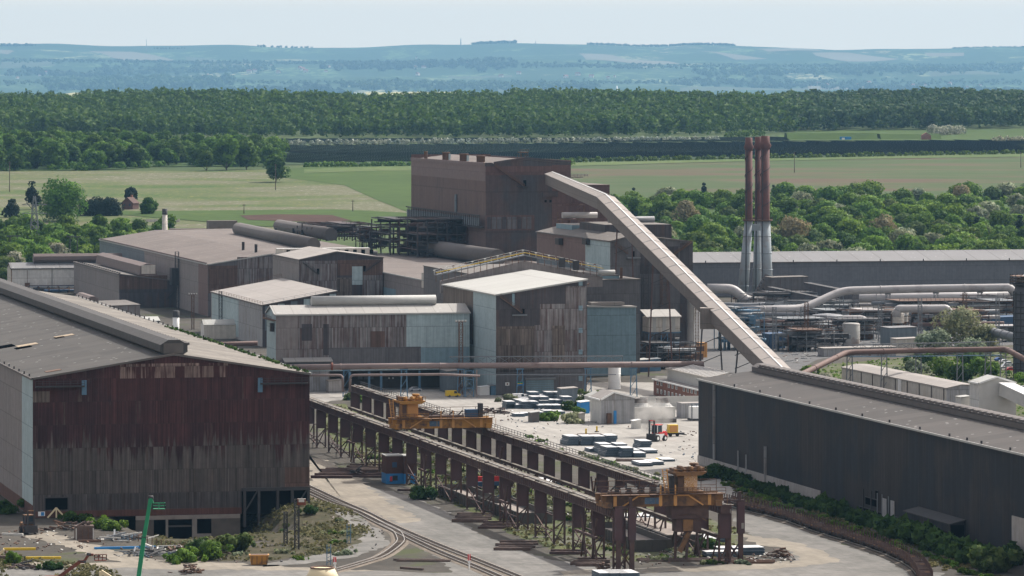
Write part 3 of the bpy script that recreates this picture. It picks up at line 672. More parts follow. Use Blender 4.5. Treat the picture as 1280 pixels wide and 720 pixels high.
def quads_mesh(name, q, mat, extra=None):
    """leaf mesh with rounded shading normals; extra: (verts, faces, material) of a trunk joined to it"""
    n = len(q); v = q[..., :3].reshape(-1, 3); nv = q[..., 3:].reshape(-1, 3); f = np.arange(n * 4).reshape(-1, 4); me = bpy.data.meshes.new(name)
    if extra:
        ev, ef = np.array(extra[0]), extra[1]; rad = ev * np.array([1, 1, 0]) + np.array([1e-4, 0, .05]); rad /= np.linalg.norm(rad, axis=1)[:, None]
        me.from_pydata(np.concatenate([v, ev]).tolist(), [], f.tolist() + [[i + n * 4 for i in x] for x in ef]); nv = np.concatenate([nv, rad])
    else:
        me.vertices.add(n * 4); me.vertices.foreach_set('co', v.reshape(-1).astype(np.float32)); me.loops.add(n * 4); me.loops.foreach_set('vertex_index', np.arange(n * 4, dtype=np.int32))
        me.polygons.add(n); me.polygons.foreach_set('loop_start', np.arange(0, n * 4, 4, dtype=np.int32)); me.update(calc_edges=True)
    me.polygons.foreach_set('use_smooth', [True] * len(me.polygons)); me.normals_split_custom_set_from_vertices(nv.tolist())
    me.materials.append(M[mat])
    if extra:
        me.materials.append(M['bark']); me.polygons.foreach_set('material_index', [0] * n + [1] * len(extra[1]))
    me.update(); return me
def crown_lobes(rng, W, H, base, k=11, conical=False):
    out = []
    for i in range(k):
        t = rng.random(); z = base + (H - base) * (.18 + .66 * t); ang = rng.random() * 6.283
        rad = W * .5 * (math.sin(math.pi * min(1, .25 + .62 * t)) if not conical else (1.02 - t)) * math.sqrt(rng.random()) * .72
        out.append((rad * math.cos(ang), rad * math.sin(ang), z, W * (.20 + .11 * rng.random()) * ((1.15 - t) if conical else 1)))
    out.append((0, 0, base + (H - base) * .55, W * .33)); out.append((0, 0, H - W * .2, W * .2))
    return out
def trunk_mb(H, base, r, rng, limbs=4):
    mb = MB(); mb.tube([(0, 0, -.6), (0, 0, base * .6), (r * .4, 0, base + (H - base) * .45)], r, 'bark', 7, rr=[r * 1.2, r * .85, r * .35])
    for i in range(limbs):
        a = rng.random() * 6.283; z = base * (.6 + .6 * rng.random()); l = (H - base) * .4
        mb.tube([(0, 0, z), (math.cos(a) * l * .5, math.sin(a) * l * .5, z + l * .5), (math.cos(a) * l * .8, math.sin(a) * l * .8, z + l)], r * .4, 'bark', 5, rr=[r * .45, r * .3, r * .12])
    return mb
def tree_mesh(name, W, H, base, n, leaf, mat, seed, k=11, conical=False):
    rng = np.random.default_rng(seed); q = leaf_quads(rng, crown_lobes(rng, W, H, base, k, conical), n, leaf)
    return q, mat, trunk_mb(H, base, max(.18, H * .022), rng)
def tree_thing(name, label, cat, loc, args, group=None, rot=0., scale=1.):
    t = thing(name, label, cat, loc, rot, group); t.scale = (scale,) * 3
    q, mat, tm = tree_mesh(*args); o = bpy.data.objects.new('crown', quads_mesh('crown', q, mat)); COL.objects.link(o); o.parent = t; tm.build('trunk', t); return t
def solo(name, q, mat, tm, label, cat, loc, group=None):
    """far tree: trunk and crown in one mesh (too small in the photo for parts)"""
    o = bpy.data.objects.new(name, quads_mesh(name, q, mat, (tm.v, tm.f))); COL.objects.link(o); o.location = loc; return tag(o, label, cat, group)
rnd = random.Random(7)
def scatter(protos, spots, jit=.2):
    for i, (p, lab) in enumerate(spots):
        src = protos[i % len(protos)]
        if not src.get('_used'): o = src; src['_used'] = 1
        else: o = src.copy(); COL.objects.link(o)
        o.location = p; o.rotation_euler = (0, 0, rnd.random() * 6.28); s = 1 + rnd.uniform(-jit, jit); o.scale = (s * rnd.uniform(.9, 1.12), s * rnd.uniform(.9, 1.12), s)
        if lab: o['label'] = lab
    for p in protos:
        if not p.get('_used'): bpy.data.objects.remove(p)
        elif '_used' in p: del p['_used']
    for o in COL.objects:
        if '_used' in o: del o['_used']

def in_px(poly, px, py):
    c = False; n = len(poly)
    for i in range(n):
        (x1, y1), (x2, y2) = poly[i], poly[(i + 1) % n]
        if (y1 > py) != (y2 > py) and px < (x2 - x1) * (py - y1) / (y2 - y1) + x1: c = not c
    return c
def spread(poly, n, mind, seed):
    """points on the terrain inside a plan polygon of ground pixels, kept apart"""
    P = [GT(*p) for p in poly]; rg = random.Random(seed); x0, x1 = min(p.x for p in P), max(p.x for p in P); y0, y1 = min(p.y for p in P), max(p.y for p in P)
    q = [(p.x, p.y) for p in P]; out = []; tries = 0
    while len(out) < n and tries < n * 60:
        tries += 1; x, y = rg.uniform(x0, x1), rg.uniform(y0, y1)
        if in_px(q, x, y) and all((x - a) ** 2 + (y - b) ** 2 > mind ** 2 for a, b, _ in out): out.append((x, y, terr(x, y)))
    return sorted(out, key=lambda p: p[1])

# far wood along the ridge: one mass
def wood_mass(name, label, x0, x1, y0f, y1f, sp, seed, mat, H=(13, 24), nq=36, leaf=3.4):
    rng = np.random.default_rng(seed); out = []
    y = y0f(0)
    base_lobes = [crown_lobes(np.random.default_rng(seed + i), 17, 20, 1, 6) for i in range(6)]
    Q = [leaf_quads(np.random.default_rng(seed + 50 + i), base_lobes[i], nq, leaf, .3) for i in range(6)]
    px = x0
    ymin, ymax = min(y0f(t / 40 * (x1 - x0) + x0) for t in range(41)), y1f
    rows = np.arange(ymin, ymax, sp)
    for r_, yy in enumerate(rows):
        X0, X1 = (x0 - 640) * yy / F, (x1 - 640) * yy / F
        for xx in np.arange(X0, X1, sp):
            x = xx + rng.normal() * sp * .35; yv = yy + rng.normal() * sp * .35; pxx = x * F / yv + 640
            if yv < y0f(pxx): continue
            s = rng.uniform(*H) / 20. * (1.0 + .12 * math.sin(x * .012 + yv * .004)); k6 = Q[rng.integers(6)]; q = k6[..., :3] * np.array([s * rng.uniform(.9, 1.3), s * rng.uniform(.9, 1.3), s]); m_ = k6[..., 3:]
            a = rng.random() * 6.28; ca, sa = math.cos(a), math.sin(a)
            q = np.stack([q[..., 0] * ca - q[..., 1] * sa + x, q[..., 0] * sa + q[..., 1] * ca + yv, q[..., 2] + terr(x, yv), m_[..., 0] * ca - m_[..., 1] * sa, m_[..., 0] * sa + m_[..., 1] * ca, m_[..., 2]], -1); out.append(q)
    me = quads_mesh(name, np.concatenate(out), mat); o = bpy.data.objects.new(name, me); COL.objects.link(o); tag(o, label, 'wood', kind='stuff'); return o
M['leaf_far'] = leafm('far_wood_foliage', (0.022, 0.063, 0.012), (0.081, 0.153, 0.020), .055, pw=.2)
M['leaf_far_pine'] = leafm('far_pine_foliage', (0.014, 0.035, 0.016), (0.041, 0.076, 0.026), .055, pw=.2)
def dpx(py): return GT(640, py).y
wood_mass('wood', 'long dark green broadleaf wood across the ridge behind the solar farm', -40, 1000, lambda p: dpx(np.interp(p, [0, 340, 700, 860, 990, 1000], [171, 172, 172, 170, 167, 166])), 6560, 19., 5, 'leaf_far', nq=84, leaf=2.9)
wood_mass('pine_wood', 'darker pine wood on the ridge at the right, behind the green banks', 985, 1330, lambda p: dpx(np.interp(p, [985, 1330], [165, 160])), 6560, 16., 6, 'leaf_far_pine', H=(16, 24), nq=70, leaf=2.9)

# left wood: single trees
N1 = 1500
protos = [solo('broadleaf_tree', *tree_mesh('broadleaf_tree', W, H, b, N1, 1.7, 'leaf_wood', 20 + i), 'broad green tree of the wood at the left edge of the fields', 'tree', (0, 0, 0), 'trees of the wood at the left')
          for i, (W, H, b) in enumerate(((18, 18, .5), (16, 20, .5), (20, 19, .5), (15, 17, .3), (19, 21, .5)))]
P = spread([(-45, 214), (60, 214), (150, 212), (190, 208), (250, 208), (345, 208), (342, 198), (230, 193), (120, 190), (-45, 188)], 240, 12, 3)
scatter(protos, [(p, None) for p in P], .2)
for i, (px, py, s, lab) in enumerate(((283, 213, 1.35, 'large rounded tree at the front of the left wood beside the small solitary tree'), (258, 214, .72, 'small pale round tree under the large rounded tree of the left wood'),
                                      (308, 212, 1.15, 'tall tree right of the large rounded tree at the end of the left wood'))):
    tree_thing('broadleaf_tree', lab, 'tree', GT(px, py), ('crown', 19, 23, 1.5, 1500, 1.7, 'leaf_wood' if i != 1 else 'leaf_scrub', 40 + i, 14), scale=s)
tree_thing('field_tree', 'lone broad tree with a bare trunk standing in the field left of the works', 'tree', GT(345, 228), ('crown', 21, 21, 2.2, 2000, 1.5, 'leaf_wood', 44, 15))

# right scrub
protos = [solo('scrub_tree', *tree_mesh('scrub_tree', W, H, b, 1800, 1.1, m, 60 + i, 19), 'bright green bushy tree of the scrub beyond the long grey shed' if m != 'leaf_willow' else 'pale silvery green bushy tree of the scrub beyond the long grey shed', 'tree', (0, 0, 0), 'bushy trees in the scrub at the right')
          for i, (W, H, b, m) in enumerate(((15, 7.5, .2, 'leaf_scrub'), (12, 8, .2, 'leaf_scrub'), (16, 8.5, .2, 'leaf_wood'), (11, 6.5, .2, 'leaf_bright'), (14, 9.5, .2, 'leaf_scrub'), (13, 7, .2, 'leaf_willow'), (15, 9, .2, 'leaf_scrub')))]
P = spread([(700, 262), (800, 254), (900, 252), (990, 249), (1100, 247), (1180, 252), (1330, 246), (1330, 345), (1100, 345), (850, 345), (760, 300)], 298, 11, 9)
scatter(protos, [(p, None) for p in P], .38)
for px, py, s, lab in ((858, 283, 1., 'brown budding tree in the scrub just right of the conveyor gallery'), (990, 305, 1.1, 'brown budding tree in the scrub right beside the twin chimneys'),
                       (1104, 300, .95, 'brown budding tree in the middle of the scrub between chimneys and tower'), (1203, 260, 1., 'brown budding tree at the top edge of the scrub by the parked cars')):
    tree_thing('budding_tree', lab, 'tree', GT(px, py), ('crown', 19, 15, 1.2, 1500, 1.1, 'leaf_brown', int(px), 13), scale=s)
for px, py, s, lab in ((792, 250, .6, 'small dark conifer at the field edge left of the scrub'), (880, 246, .7, 'dark conifer at the top of the scrub left of the chimneys'), (967, 246, .6, 'dark conifer at the top of the scrub right of the chimneys'),
                       (1221, 298, .9, 'dark pointed conifer alone amid the green scrub on the right'), (1275, 296, .9, 'dark conifer at the right end of the scrub')):
    tree_thing('conifer', lab, 'tree', GT(px, py), ('crown', 9, 15, .8, 700, 1.1, 'leaf_dark', int(px), 9, True), scale=s)

# trees and hedges on the left, around the red house
for px, py, W, H, m, con, lab in ((15, 272, 12, 13, 'leaf_dark', True, 'dark pointed conifer leftmost of the clump by the pylon'), (40, 262, 13, 20, 'leaf_dark', True, 'tall dark conifer behind the pylon'),
                                  (78, 277, 33, 25, 'leaf_wood', False, 'huge round green tree between pylon and dark hedge'), (186, 268, 12, 11, 'leaf_wood', False, 'small dark tree right of the red brick house'),
                                  (164, 255, 9, 12, 'leaf_dark', False, 'dark tree behind the red brick house')):
    tree_thing('broadleaf_tree' if not con else 'conifer', lab, 'tree', GT(px, py), ('crown', W, H, .4, 1500 if W < 20 else 5200, 1.3, m, int(px) + 5, (30 if con else 13) if W < 20 else 22, con))
def hedge(name, label, a, b, n, W, H, mat, seed, leaf=.9, nq=260, cat='hedge'):
    rng = np.random.default_rng(seed); lob = []; a, b = GT(*a), GT(*b)
    for i in range(n):
        t = (i + .5 * rng.random()) / n; p = a.lerp(b, t) - a; p.z = terr(a.x + p.x, a.y + p.y) - a.z
        r = W * (.32 + .2 * rng.random()); lob.append((p.x, p.y + rng.normal() * .6, p.z + max(r * .6, H * (.4 + .3 * rng.random())), r)); lob.append((p.x, p.y, p.z + r * .5, r))
    q = leaf_quads(rng, lob, nq * n, leaf); o = bpy.data.objects.new(name, quads_mesh(name, q, mat)); COL.objects.link(o); o.location = a; return tag(o, label, cat)
hedge('tall_hedge', 'tall clipped dark conifer hedge left of the red brick house', (106, 270), (148, 270), 9, 13, 12, 'leaf_dark', 3, 1.2, 420)
hedge('hedge', 'low bushy hedge under the solar farm, behind the brown building', (380, 209), (720, 207), 60, 6, 4, 'leaf_scrub', 4, 1.4, 60)
hedge('hedge', 'bushy hedge along the ploughed field right of the conveyor head', (700, 203.5), (1330, 192), 90, 6, 4, 'leaf_scrub', 5, 1.4, 60)
hedge('hedge', 'white blossoming hedge between the two blocks of solar panels', (352, 182), (900, 176.5), 80, 7, 5, 'leaf_white', 6, 1.7, 55)
hedge('hedge', 'white blossoming bushes behind the small brown hut on the bank', (1165, 170), (1205, 168), 8, 13, 11, 'leaf_white', 8, 1.7, 200)
hedge('hedge', 'pale hedge at the right end of the green bank', (1240, 178), (1320, 176), 12, 8, 5, 'leaf_white', 9, 1.7, 80)
hedge('hedge', 'dark hedge at the left foot of the green bank', (905, 172), (958, 170), 8, 9, 6, 'leaf_scrub', 10, 1.7, 80)
M['leaf_hill'] = leafm('hill_wood_foliage', (0.019, 0.045, 0.022), (0.056, 0.096, 0.040), .01)
def hill_wood(label, a, b, n, W, H, seed):
    rng = np.random.default_rng(seed); lob = []
    n = int(n * 1.7)
    for i in range(n):
        t = (i + rng.random()) / n; px = a[0] + (b[0] - a[0]) * t; py = a[1] + (b[1] - a[1]) * t
        X, d = GH(px, py) if py > 66 else ((px - 640) * 14780 * HK / F, 14780. * HK)
        for k_ in range(2):
            r = W * (.25 + .35 * rng.random()); X2, d2 = X + rng.normal() * W * 1.2, min(14790. * HK, d + (rng.normal() * W * 7 if 'skyline' not in label else rng.normal() * W)); lob.append((X2, d2, hill(X2, d2) + r * .4 + H * .3 * rng.random(), r))
    o = bpy.data.objects.new('hill_wood', quads_mesh('hill_wood', leaf_quads(rng, lob, 26 * len(lob), W * .42), 'leaf_hill')); COL.objects.link(o); tag(o, label, 'wood', kind='stuff')
for lab, a, b, n, W, H in (('dark tree belt on the skyline at the far left of the hills', (-5, 60), (42, 60), 14, 24, 20), ('short tree row on the skyline right of the thin masts', (195, 60), (230, 60), 9, 16, 12),
                           ('tree row on the skyline over the pale field left of centre', (325, 60), (385, 60), 7, 22, 14), ('dense skyline wood with a flat top in the centre', (592, 60), (640, 60), 26, 26, 20),
                           ('long skyline wood right of centre', (738, 61), (850, 61), 50, 20, 14), ('skyline wood at the right over the pale fields', (850, 60), (915, 60), 30, 22, 15),
                           ('skyline trees at the right edge', (1190, 60), (1290, 61), 30, 16, 12), ('dark wood low on the slope above the yellow field', (70, 108), (275, 106), 90, 36, 24), ('dark wood along the valley floor right of the yellow field', (255, 118), (420, 118), 40, 30, 20),
                           ('hedgerow trees along the valley floor in the centre', (440, 108), (740, 110), 80, 26, 18), ('hedgerow trees along the valley floor on the right', (850, 105), (1290, 117), 60, 24, 16), ('woodland strip half way up the central hillside', (420, 84), (640, 80), 60, 30, 16),
                           ('woodland strip half way up the right hillside', (880, 92), (1280, 88), 80, 28, 14), ('woodland strip half way up the left hillside', (120, 92), (330, 88), 50, 30, 14), ('scattered trees on the left slope', (0, 92), (120, 96), 24, 26, 16), ('scattered hedgerow trees over the whole left hillside', (0, 76), (420, 80), 130, 13, 10), ('scattered hedgerow trees over the whole central hillside', (400, 78), (800, 84), 150, 13, 10), ('scattered hedgerow trees over the whole right hillside', (780, 84), (1290, 82), 150, 13, 10), ('scattered trees over the valley floor', (0, 104), (1290, 104), 240, 13, 10)):
    hill_wood(lab, a, b, n, W * (.95 if 'skyline' in lab else 1.5), H * (1.2 if 'skyline' in lab else 1.8), len(lab) * 7 + n)
M['undergrowth'] = groundm('undergrowth', [(.3, (.02, .04, .012)), (.6, (.05, .085, .022)), (.7, (.07, .11, .03))], .03, .3, .5)
sheet('ground', [(690, 264), (800, 256), (900, 252), (990, 250), (1100, 248), (1180, 252), (1340, 247), (1340, 345), (840, 345), (700, 330)], 'undergrowth', .5)
sheet('ground', [(-60, 214), (60, 214), (150, 212), (190, 209), (345, 208), (342, 197), (230, 192), (-60, 186)], 'undergrowth', .6)
sheet('ground', [(-60, 352), (-60, 282), (60, 283), (215, 282), (225, 300), (130, 318), (90, 330), (20, 352)], 'undergrowth', .3)
def thicket(label, poly, n, seed, mat, W=(4, 7)):
    """close undergrowth between the trees, nobody could count it"""
    rng = np.random.default_rng(seed); r = random.Random(seed); lob = []
    for x, y, z in spread(poly, n, 3, seed): w_ = r.uniform(*W); lob.append((x, y, z + w_ * .3, w_ * .6))
    o = bpy.data.objects.new('undergrowth', quads_mesh('undergrowth', leaf_quads(rng, lob, n * 110, 1.5, .4), mat)); COL.objects.link(o); tag(o, label, 'undergrowth', kind='stuff')
thicket('low green undergrowth filling the scrub beyond the long grey shed', [(700, 262), (800, 255), (990, 250), (1180, 253), (1330, 248), (1330, 343), (860, 343), (740, 300)], 520, 3, 'leaf_scrub')
thicket('low undergrowth along the foot of the left wood', [(-45, 215), (150, 213), (190, 209), (345, 209), (342, 199), (-45, 196)], 260, 4, 'leaf_wood', (5, 9))
thicket('low undergrowth between the trees below the meadow', [(-30, 350), (-30, 292), (60, 294), (210, 292), (218, 302), (90, 326), (20, 346)], 240, 5, 'leaf_scrub')

def grass(label, poly, n, seed, mats, s=.5, h=.35):
    """rough grass and weeds, nobody could count them"""
    rng = np.random.default_rng(seed); P = [GT(*p) for p in poly]; q = [(p.x, p.y) for p in P]; x0, x1 = min(p.x for p in P), max(p.x for p in P); y0, y1 = min(p.y for p in P), max(p.y for p in P); lob = []
    while len(lob) < n:
        x, y = rng.uniform(x0, x1), rng.uniform(y0, y1)
        if in_px(q, x, y) and math.sin(x * .31 + seed) + math.sin(y * .17) + math.sin(x * .09 - y * .11) + rng.normal() * .9 > 0: lob.append((x, y, terr(x, y) + h * .2, h * rng.uniform(.5, 1.5)))
    o = bpy.data.objects.new('grass', quads_mesh('grass', leaf_quads(rng, lob, n * 6, s, .5), mats)); COL.objects.link(o); tag(o, label, 'grass', kind='stuff')
M['leaf_dry'] = leafm('dry_grass_blades', (.060, .066, .026), (.17, .155, .075), .3, .1)
grass('rough green and straw grass under the crane runways', [(520, 612), (560, 626), (640, 668), (700, 690), (800, 702), (930, 700), (920, 660), (860, 640), (780, 622), (640, 590), (560, 560), (470, 520), (430, 505), (400, 505), (400, 540), (430, 560), (460, 585)], 2600, 1, 'leaf_dry')
grass('weedy grass on the bank below the long rusty shed', [(200, 655), (300, 645), (386, 622), (420, 632), (455, 650), (470, 672), (430, 690), (330, 702), (230, 700), (190, 690)], 2400, 2, 'leaf_dry')
grass('green grass strip between wagons and black shed', [(905, 596), (960, 612), (1040, 640), (1120, 672), (1200, 700), (1290, 738), (1200, 732), (1140, 694), (1070, 668), (930, 630)], 1500, 3, 'leaf_dry')
grass('weeds along the roadside at the bottom left', [(-10, 690), (60, 700), (150, 712), (160, 722), (-10, 722)], 500, 4, 'leaf_dry')
grass('green grass under the rusty pipe at the right', [(985, 484), (1040, 455), (1130, 448), (1300, 436), (1300, 520), (1240, 520), (1100, 500)], 1800, 5, 'leaf_scrub')
# ------------------------------------------------------------------ works buildings
rg = random.Random(11)
# long shed at the left, gable to the yard
B = Bld('mill_shed', 'huge shed with dark rusty gable and long grey roof at the left', 'shed', 41, 648, x2=387, L=415)
eL, eR, hA = B.zf(41, 474), B.zf(387, 468), B.bx(217); ap = B.zf(217, 443.5)
B.shell([(0, eL), (hA, ap), (B.w, eR)], 'maroon', 'roof_dark', left='grey_wall', roofs=['roof_dark', 'roof_light'], oh=.3, edge='vent', z0=0, zones=[
    ('f', .1, B.bx(302), 1.5, 5.4, 'umber_low', .10), ('f', B.bx(356), B.w - .05, 6.1, 10.8, 'rust_brown', .10), ('f', .05, B.bx(62), 27, 29.6, 'umber', .08), ('f', .05, B.bx(302), .1, 1.6, 'plinth_red', .2), ('f', B.bx(150), B.bx(285), ap - 5.4, ap - 2.0, 'gable_top', .09),
    ('l', 0, 20, 3, eL - .1, 'lblue', .1), ('l', 20, 60, 3, eL - .1, 'grey_wall', .06), ('l', 0, 80, .2, 3.1, 'plinth_red', .15)])
# the bottom right corner of the gable is open: a black sheet over the wall paints the shaded bay behind posts
mb = MB(); b0 = B.bx(302)
mb.box(b0, B.w - .3, -.2, -.12, 0, 6.1, 'void_shade'); B.part(mb, 'bay_opening')
for bb in (b0 + .6, b0 + 4, b0 + 8.5, b0 + 12, B.w - .4):
    mb = MB(); mb.box(bb - .3, bb + .3, -1., -.25, -3, 6.1, 'steel_dark'); B.part(mb, 'post')
mb = MB(); mb.bar((b0 + .6, -.6, .4), (b0 + 4, -.6, 6), .3, 'steel_dark'); mb.bar((b0 + 12, -.6, 0), (B.w - .4, -.6, 6), .3, 'steel_dark'); mb.box(b0, B.w, -.9, -.3, 5.4, 6.2, 'steel_dark'); B.part(mb, 'bracing')
mb = MB()                                                        # basement under the gable
for s0, s1 in ((B.bx(180) - 2, B.bx(192)), (B.bx(207), B.bx(210)), (B.bx(240), B.bx(246)), (B.bx(264), B.bx(300))): mb.box(s0, s1, -.3, 0, -7.8, 0, 'concrete' if s1 - s0 < 2.2 else 'conc_mid')
mb.box(B.bx(180) - 2, B.bx(300), -.35, .1, -.9, .05, 'concrete'); mb.box(B.bx(246), B.bx(264), -.2, 0, -7.8, -4.4, 'concrete'); mb.box(B.bx(180) - 2, B.bx(300), 1.5, 2, -7.8, 0, 'void_shade')  # black back sheet paints the shade inside the basement openings
mb.box(B.bx(210), B.bx(240), .6, .9, -2.8, -2.4, 'conc_dark'); B.part(mb, 'basement_wall')
B.opening(B.bx(56), B.bx(85), B.zf(70, 637), B.zf(70, 622), name='door_opening', pr=.14, frame='steel_dark')
mb = MB(); mb.box(B.bx(47.5), B.bx(56), -.32, -.2, B.zf(50, 645), B.zf(50, 639.5), 'white'); mb.box(B.bx(51), B.bx(55), -.36, -.32, B.zf(50, 644.5), B.zf(50, 640), 'blue_paint'); B.part(mb, 'sign')
mb = MB(); mb.prism([(-1.2, 0), (B.bx(70), 3), (B.bx(70) - .8, 3.2), (B.bx(57), .8)], 'y', -.6, -.35, 'cream')
mb = MB(); mb.bar((B.bx(59), -.5, .1), (B.bx(70), -.5, 2.4), .35, 'cream'); mb.bar((B.bx(70), -.5, 2.4), (B.bx(81), -.5, .1), .35, 'cream'); mb.bar((B.bx(70), -.5, .1), (B.bx(70), -.5, 2.4), .3, 'cream'); B.part(mb, 'door_gate')
for s0, s1, dirn in ((.5, B.bx(105), 1), (B.bx(325), B.w - .5, -1)):
    mb = MB(); z = eL - 1.6; mb.box(s0, s1, -1.3, -.1, z - .35, z, 'steel_dark'); mb.railing([(s0, -1.25, z), (s1, -1.25, z)], 'steel_dark', step=1.6)
    e_ = s1 if dirn > 0 else s0
    mb.box(e_ - .55, e_ + .55, -.5, -.12, z - 2.2, z + 1.2, 'blue_col'); B.part(mb, 'gable_walkway')
VT = B.vent(hA + .4, ap + 1.4, 3.5, 2.0, B.L, 'vent_dark', flat=.62)
mb = MB(); mb.box(hA - 2.1, hA + 2.6, 1.75, 2.0, ap + .2, ap + 2.6, 'vent'); mb.build('vent_end', VT)
mb = MB()
tooth = [(4, ap + 2.0)] + [q for i in range(90) for q in ((4 + i * 4.5, ap + 2.6), (6.4 + i * 4.5, ap + 2.6), (6.4 + i * 4.5, ap + 2.2), (8.5 + i * 4.5, ap + 2.2))] + [(409, ap + 2.0)]
mb.prism(tooth, 'x', hA + 2.2, hA + 4.4, 'vent')
mb.build('vent_louvres', VT)
mb = MB()
for i in range(46):
    a_ = 3 + i * 9; mb.box(B.w - .3, B.w, a_, a_ + .5, eR + .2, eR + 1.1, 'steel_dark')
mb.box(B.w + .2, B.w + .5, 0, B.L, eR - .1, eR + .4, 'vent_pale'); B.part(mb, 'gutter')
for i in range(14):
    a_ = 6 + i * 10; mb = MB(); mb.box(-.2, .1, a_, a_ + .4, eL + .1, eL + .9, 'steel_dark'); B.part(mb, 'eave_post')
rng = np.random.default_rng(5); q = []
for i in range(160):
    a_ = rng.uniform(0, 210); x_ = B.w - rng.uniform(.3, 2.4); q.append((x_, a_, eR + .5 + (B.w - x_) * (ap - eR) / (B.w - hA), .5 * rng.uniform(.5, 1.1)))
me = quads_mesh('gutter_weeds', leaf_quads(rng, q, 1500, .45), 'leaf_bush'); o = bpy.data.objects.new('gutter_weeds', me); COL.objects.link(o); o.parent = B.root; o['kind'] = 'stuff'
# holes and torn sheets in the roof
def on_left_roof(px, py):
    k_ = (ap - eL) / hA; best = None
    for i in range(0, 400, 2):
        for j in range(0, int(hA * 4)):
            b_ = j / 4; P_ = B.A + Vector((b_ * B.c - i * B.s, b_ * B.s + i * B.c, eL + k_ * b_)); xx = 640 + F * P_.x / P_.y; yy = HY + (HC - P_.z) * F / P_.y; e = (xx - px) ** 2 + (yy - py) ** 2
            if best is None or e < best[0]: best = (e, b_, i, eL + k_ * b_)
    return best[1:]
for px, py, wd, ln, mt in ((82, 422, 2.4, 5, 'pallet'), (36, 434, 2.6, 6, 'pallet'), (8, 436, 2.5, 9, 'void_shade'), (30, 437, 2.0, 5, 'void_shade'), (68, 466, 1.8, 4, 'steel_rust'), (75, 424, 1.2, 4, 'void_shade')):
    b_, a_, z_ = on_left_roof(px, py); mb = MB(); k_ = (ap - eL) / hA
    mb.prism([(b_ - wd, z_ - wd * k_ + .33), (b_ + wd, z_ + wd * k_ + .33), (b_ + wd, z_ + wd * k_ + .42), (b_ - wd, z_ - wd * k_ + .42)], 'y', a_, a_ + ln, mt); B.part(mb, 'torn_sheet')
SHED = B

# long black shed at the right
B = Bld('mill_shed', 'long black-clad shed with a ridge vent filling the right foreground', 'shed', 873, 582, w=34, L=1, group=None)
# it runs towards the camera from its far corner: set it out from the near end
near = B.A + Vector((B.s * 395, -B.c * 395, 0)); B.A = near; B.root.location = near; B.L = 395
e = 22.9; rz = 24.9
B.shell([(0, e), (17, rz), (34, e)], 'black', 'roof_right', left='black', oh=.3, edge='vent_pale', zones=[('l', B.L - 34, B.L, 0, .4, 'conc_plinth', .1)])
def ra(px): return B.ay(px)
mb = MB(); mb.box(-.25, 0, ra(1026), B.L + .02, 0, 2.8, 'conc_plinth'); B.part(mb, 'plinth'); mb = MB(); mb.box(-.25, 0, ra(1340), ra(1266), 0, 9.5, 'conc_plinth'); B.part(mb, 'plinth')
VT = B.vent(17, rz + .7, 2.6, 0, B.L - .5, 'vent', flat=.6)
mb = MB()
tooth = [(2, rz + 1.5)] + [q for i in range(86) for q in ((2 + i * 4.5, rz + 2.2), (4.7 + i * 4.5, rz + 2.2), (4.7 + i * 4.5, rz + 1.7), (6.5 + i * 4.5, rz + 1.7))] + [(389, rz + 1.5)]
mb.prism(tooth, 'x', 14.5, 15.5, 'vent')
mb.build('vent_louvres', VT)
for i, px in enumerate((918, 950, 975, 1012, 1045, 1078, 1112, 1150, 1187, 1209, 1227, 1263)):
    mb = MB(); a_ = ra(px); mb.box(-.1, .2, a_, a_ + .5, e + .3, e + .95, 'steel_dark'); B.part(mb, 'eave_box')
for px, z1, z0 in ((894, 22.5, 3), (958, 10, 0), (924, 7, 2), (934, 6.6, 2)):
    mb = MB(); a_ = ra(px); mb.bar((-.3, a_, z0), (-.3, a_, z1), .6 if z1 > 9 else .35, 'silver'); B.part(mb, 'drainpipe')
def lz(px, py): return B.zl(px, py)
for x0, x1, y0, y1 in ((1075, 1124, 640, 656), (1082, 1098, 623, 632), (1094.5, 1098.5, 613, 624), (1105, 1107.5, 629, 640)):
    xm = (x0 + x1) / 2; B.opening(ra(x1), ra(x0), max(.3, lz(xm, y1)), lz(xm, y0), face='l', frame='steel_dark')
for px in (1080, 1090, 1098, 1104, 1112):
    mb = MB(); a_ = ra(px); mb.box(-.25, -.1, a_, a_ + .5, .3, 6.2, 'steel_grey' if px > 1095 else 'steel_dark'); B.part(mb, 'door_post')
for px in (1104, 1114):
    mb = MB(); mb.box(-.2, -.1, ra(px + 5), ra(px), .3, 5.4, 'silver'); B.part(mb, 'door_leaf')
a0, a1 = ra(1207), ra(1149)
mb = MB(); mb.prism([(-3.6, 1.8), (-3.6, 4.7), (-.1, 5.5), (-.1, 1.8)], 'y', a0, a1, 'black'); mb.box(-3.4, -.3, a0 - .05, a0, 1.9, 4.6, 'void_shade'); B.part(mb, 'lean_to')
mb = MB(); mb.prism([(-3.8, 4.7), (-3.8, 4.9), (-.05, 5.8), (-.05, 5.55)], 'y', a0 - .3, a1 + .2, 'steel_dark'); B.part(mb, 'lean_to_roof')
for a_ in (a0 + 1, (a0 + a1) / 2, a1 - 1):
    mb = MB(); mb.box(-3.5, -3.1, a_, a_ + .4, -.5, 1.9, 'steel_dark'); B.part(mb, 'lean_to_leg')
RSHED = B

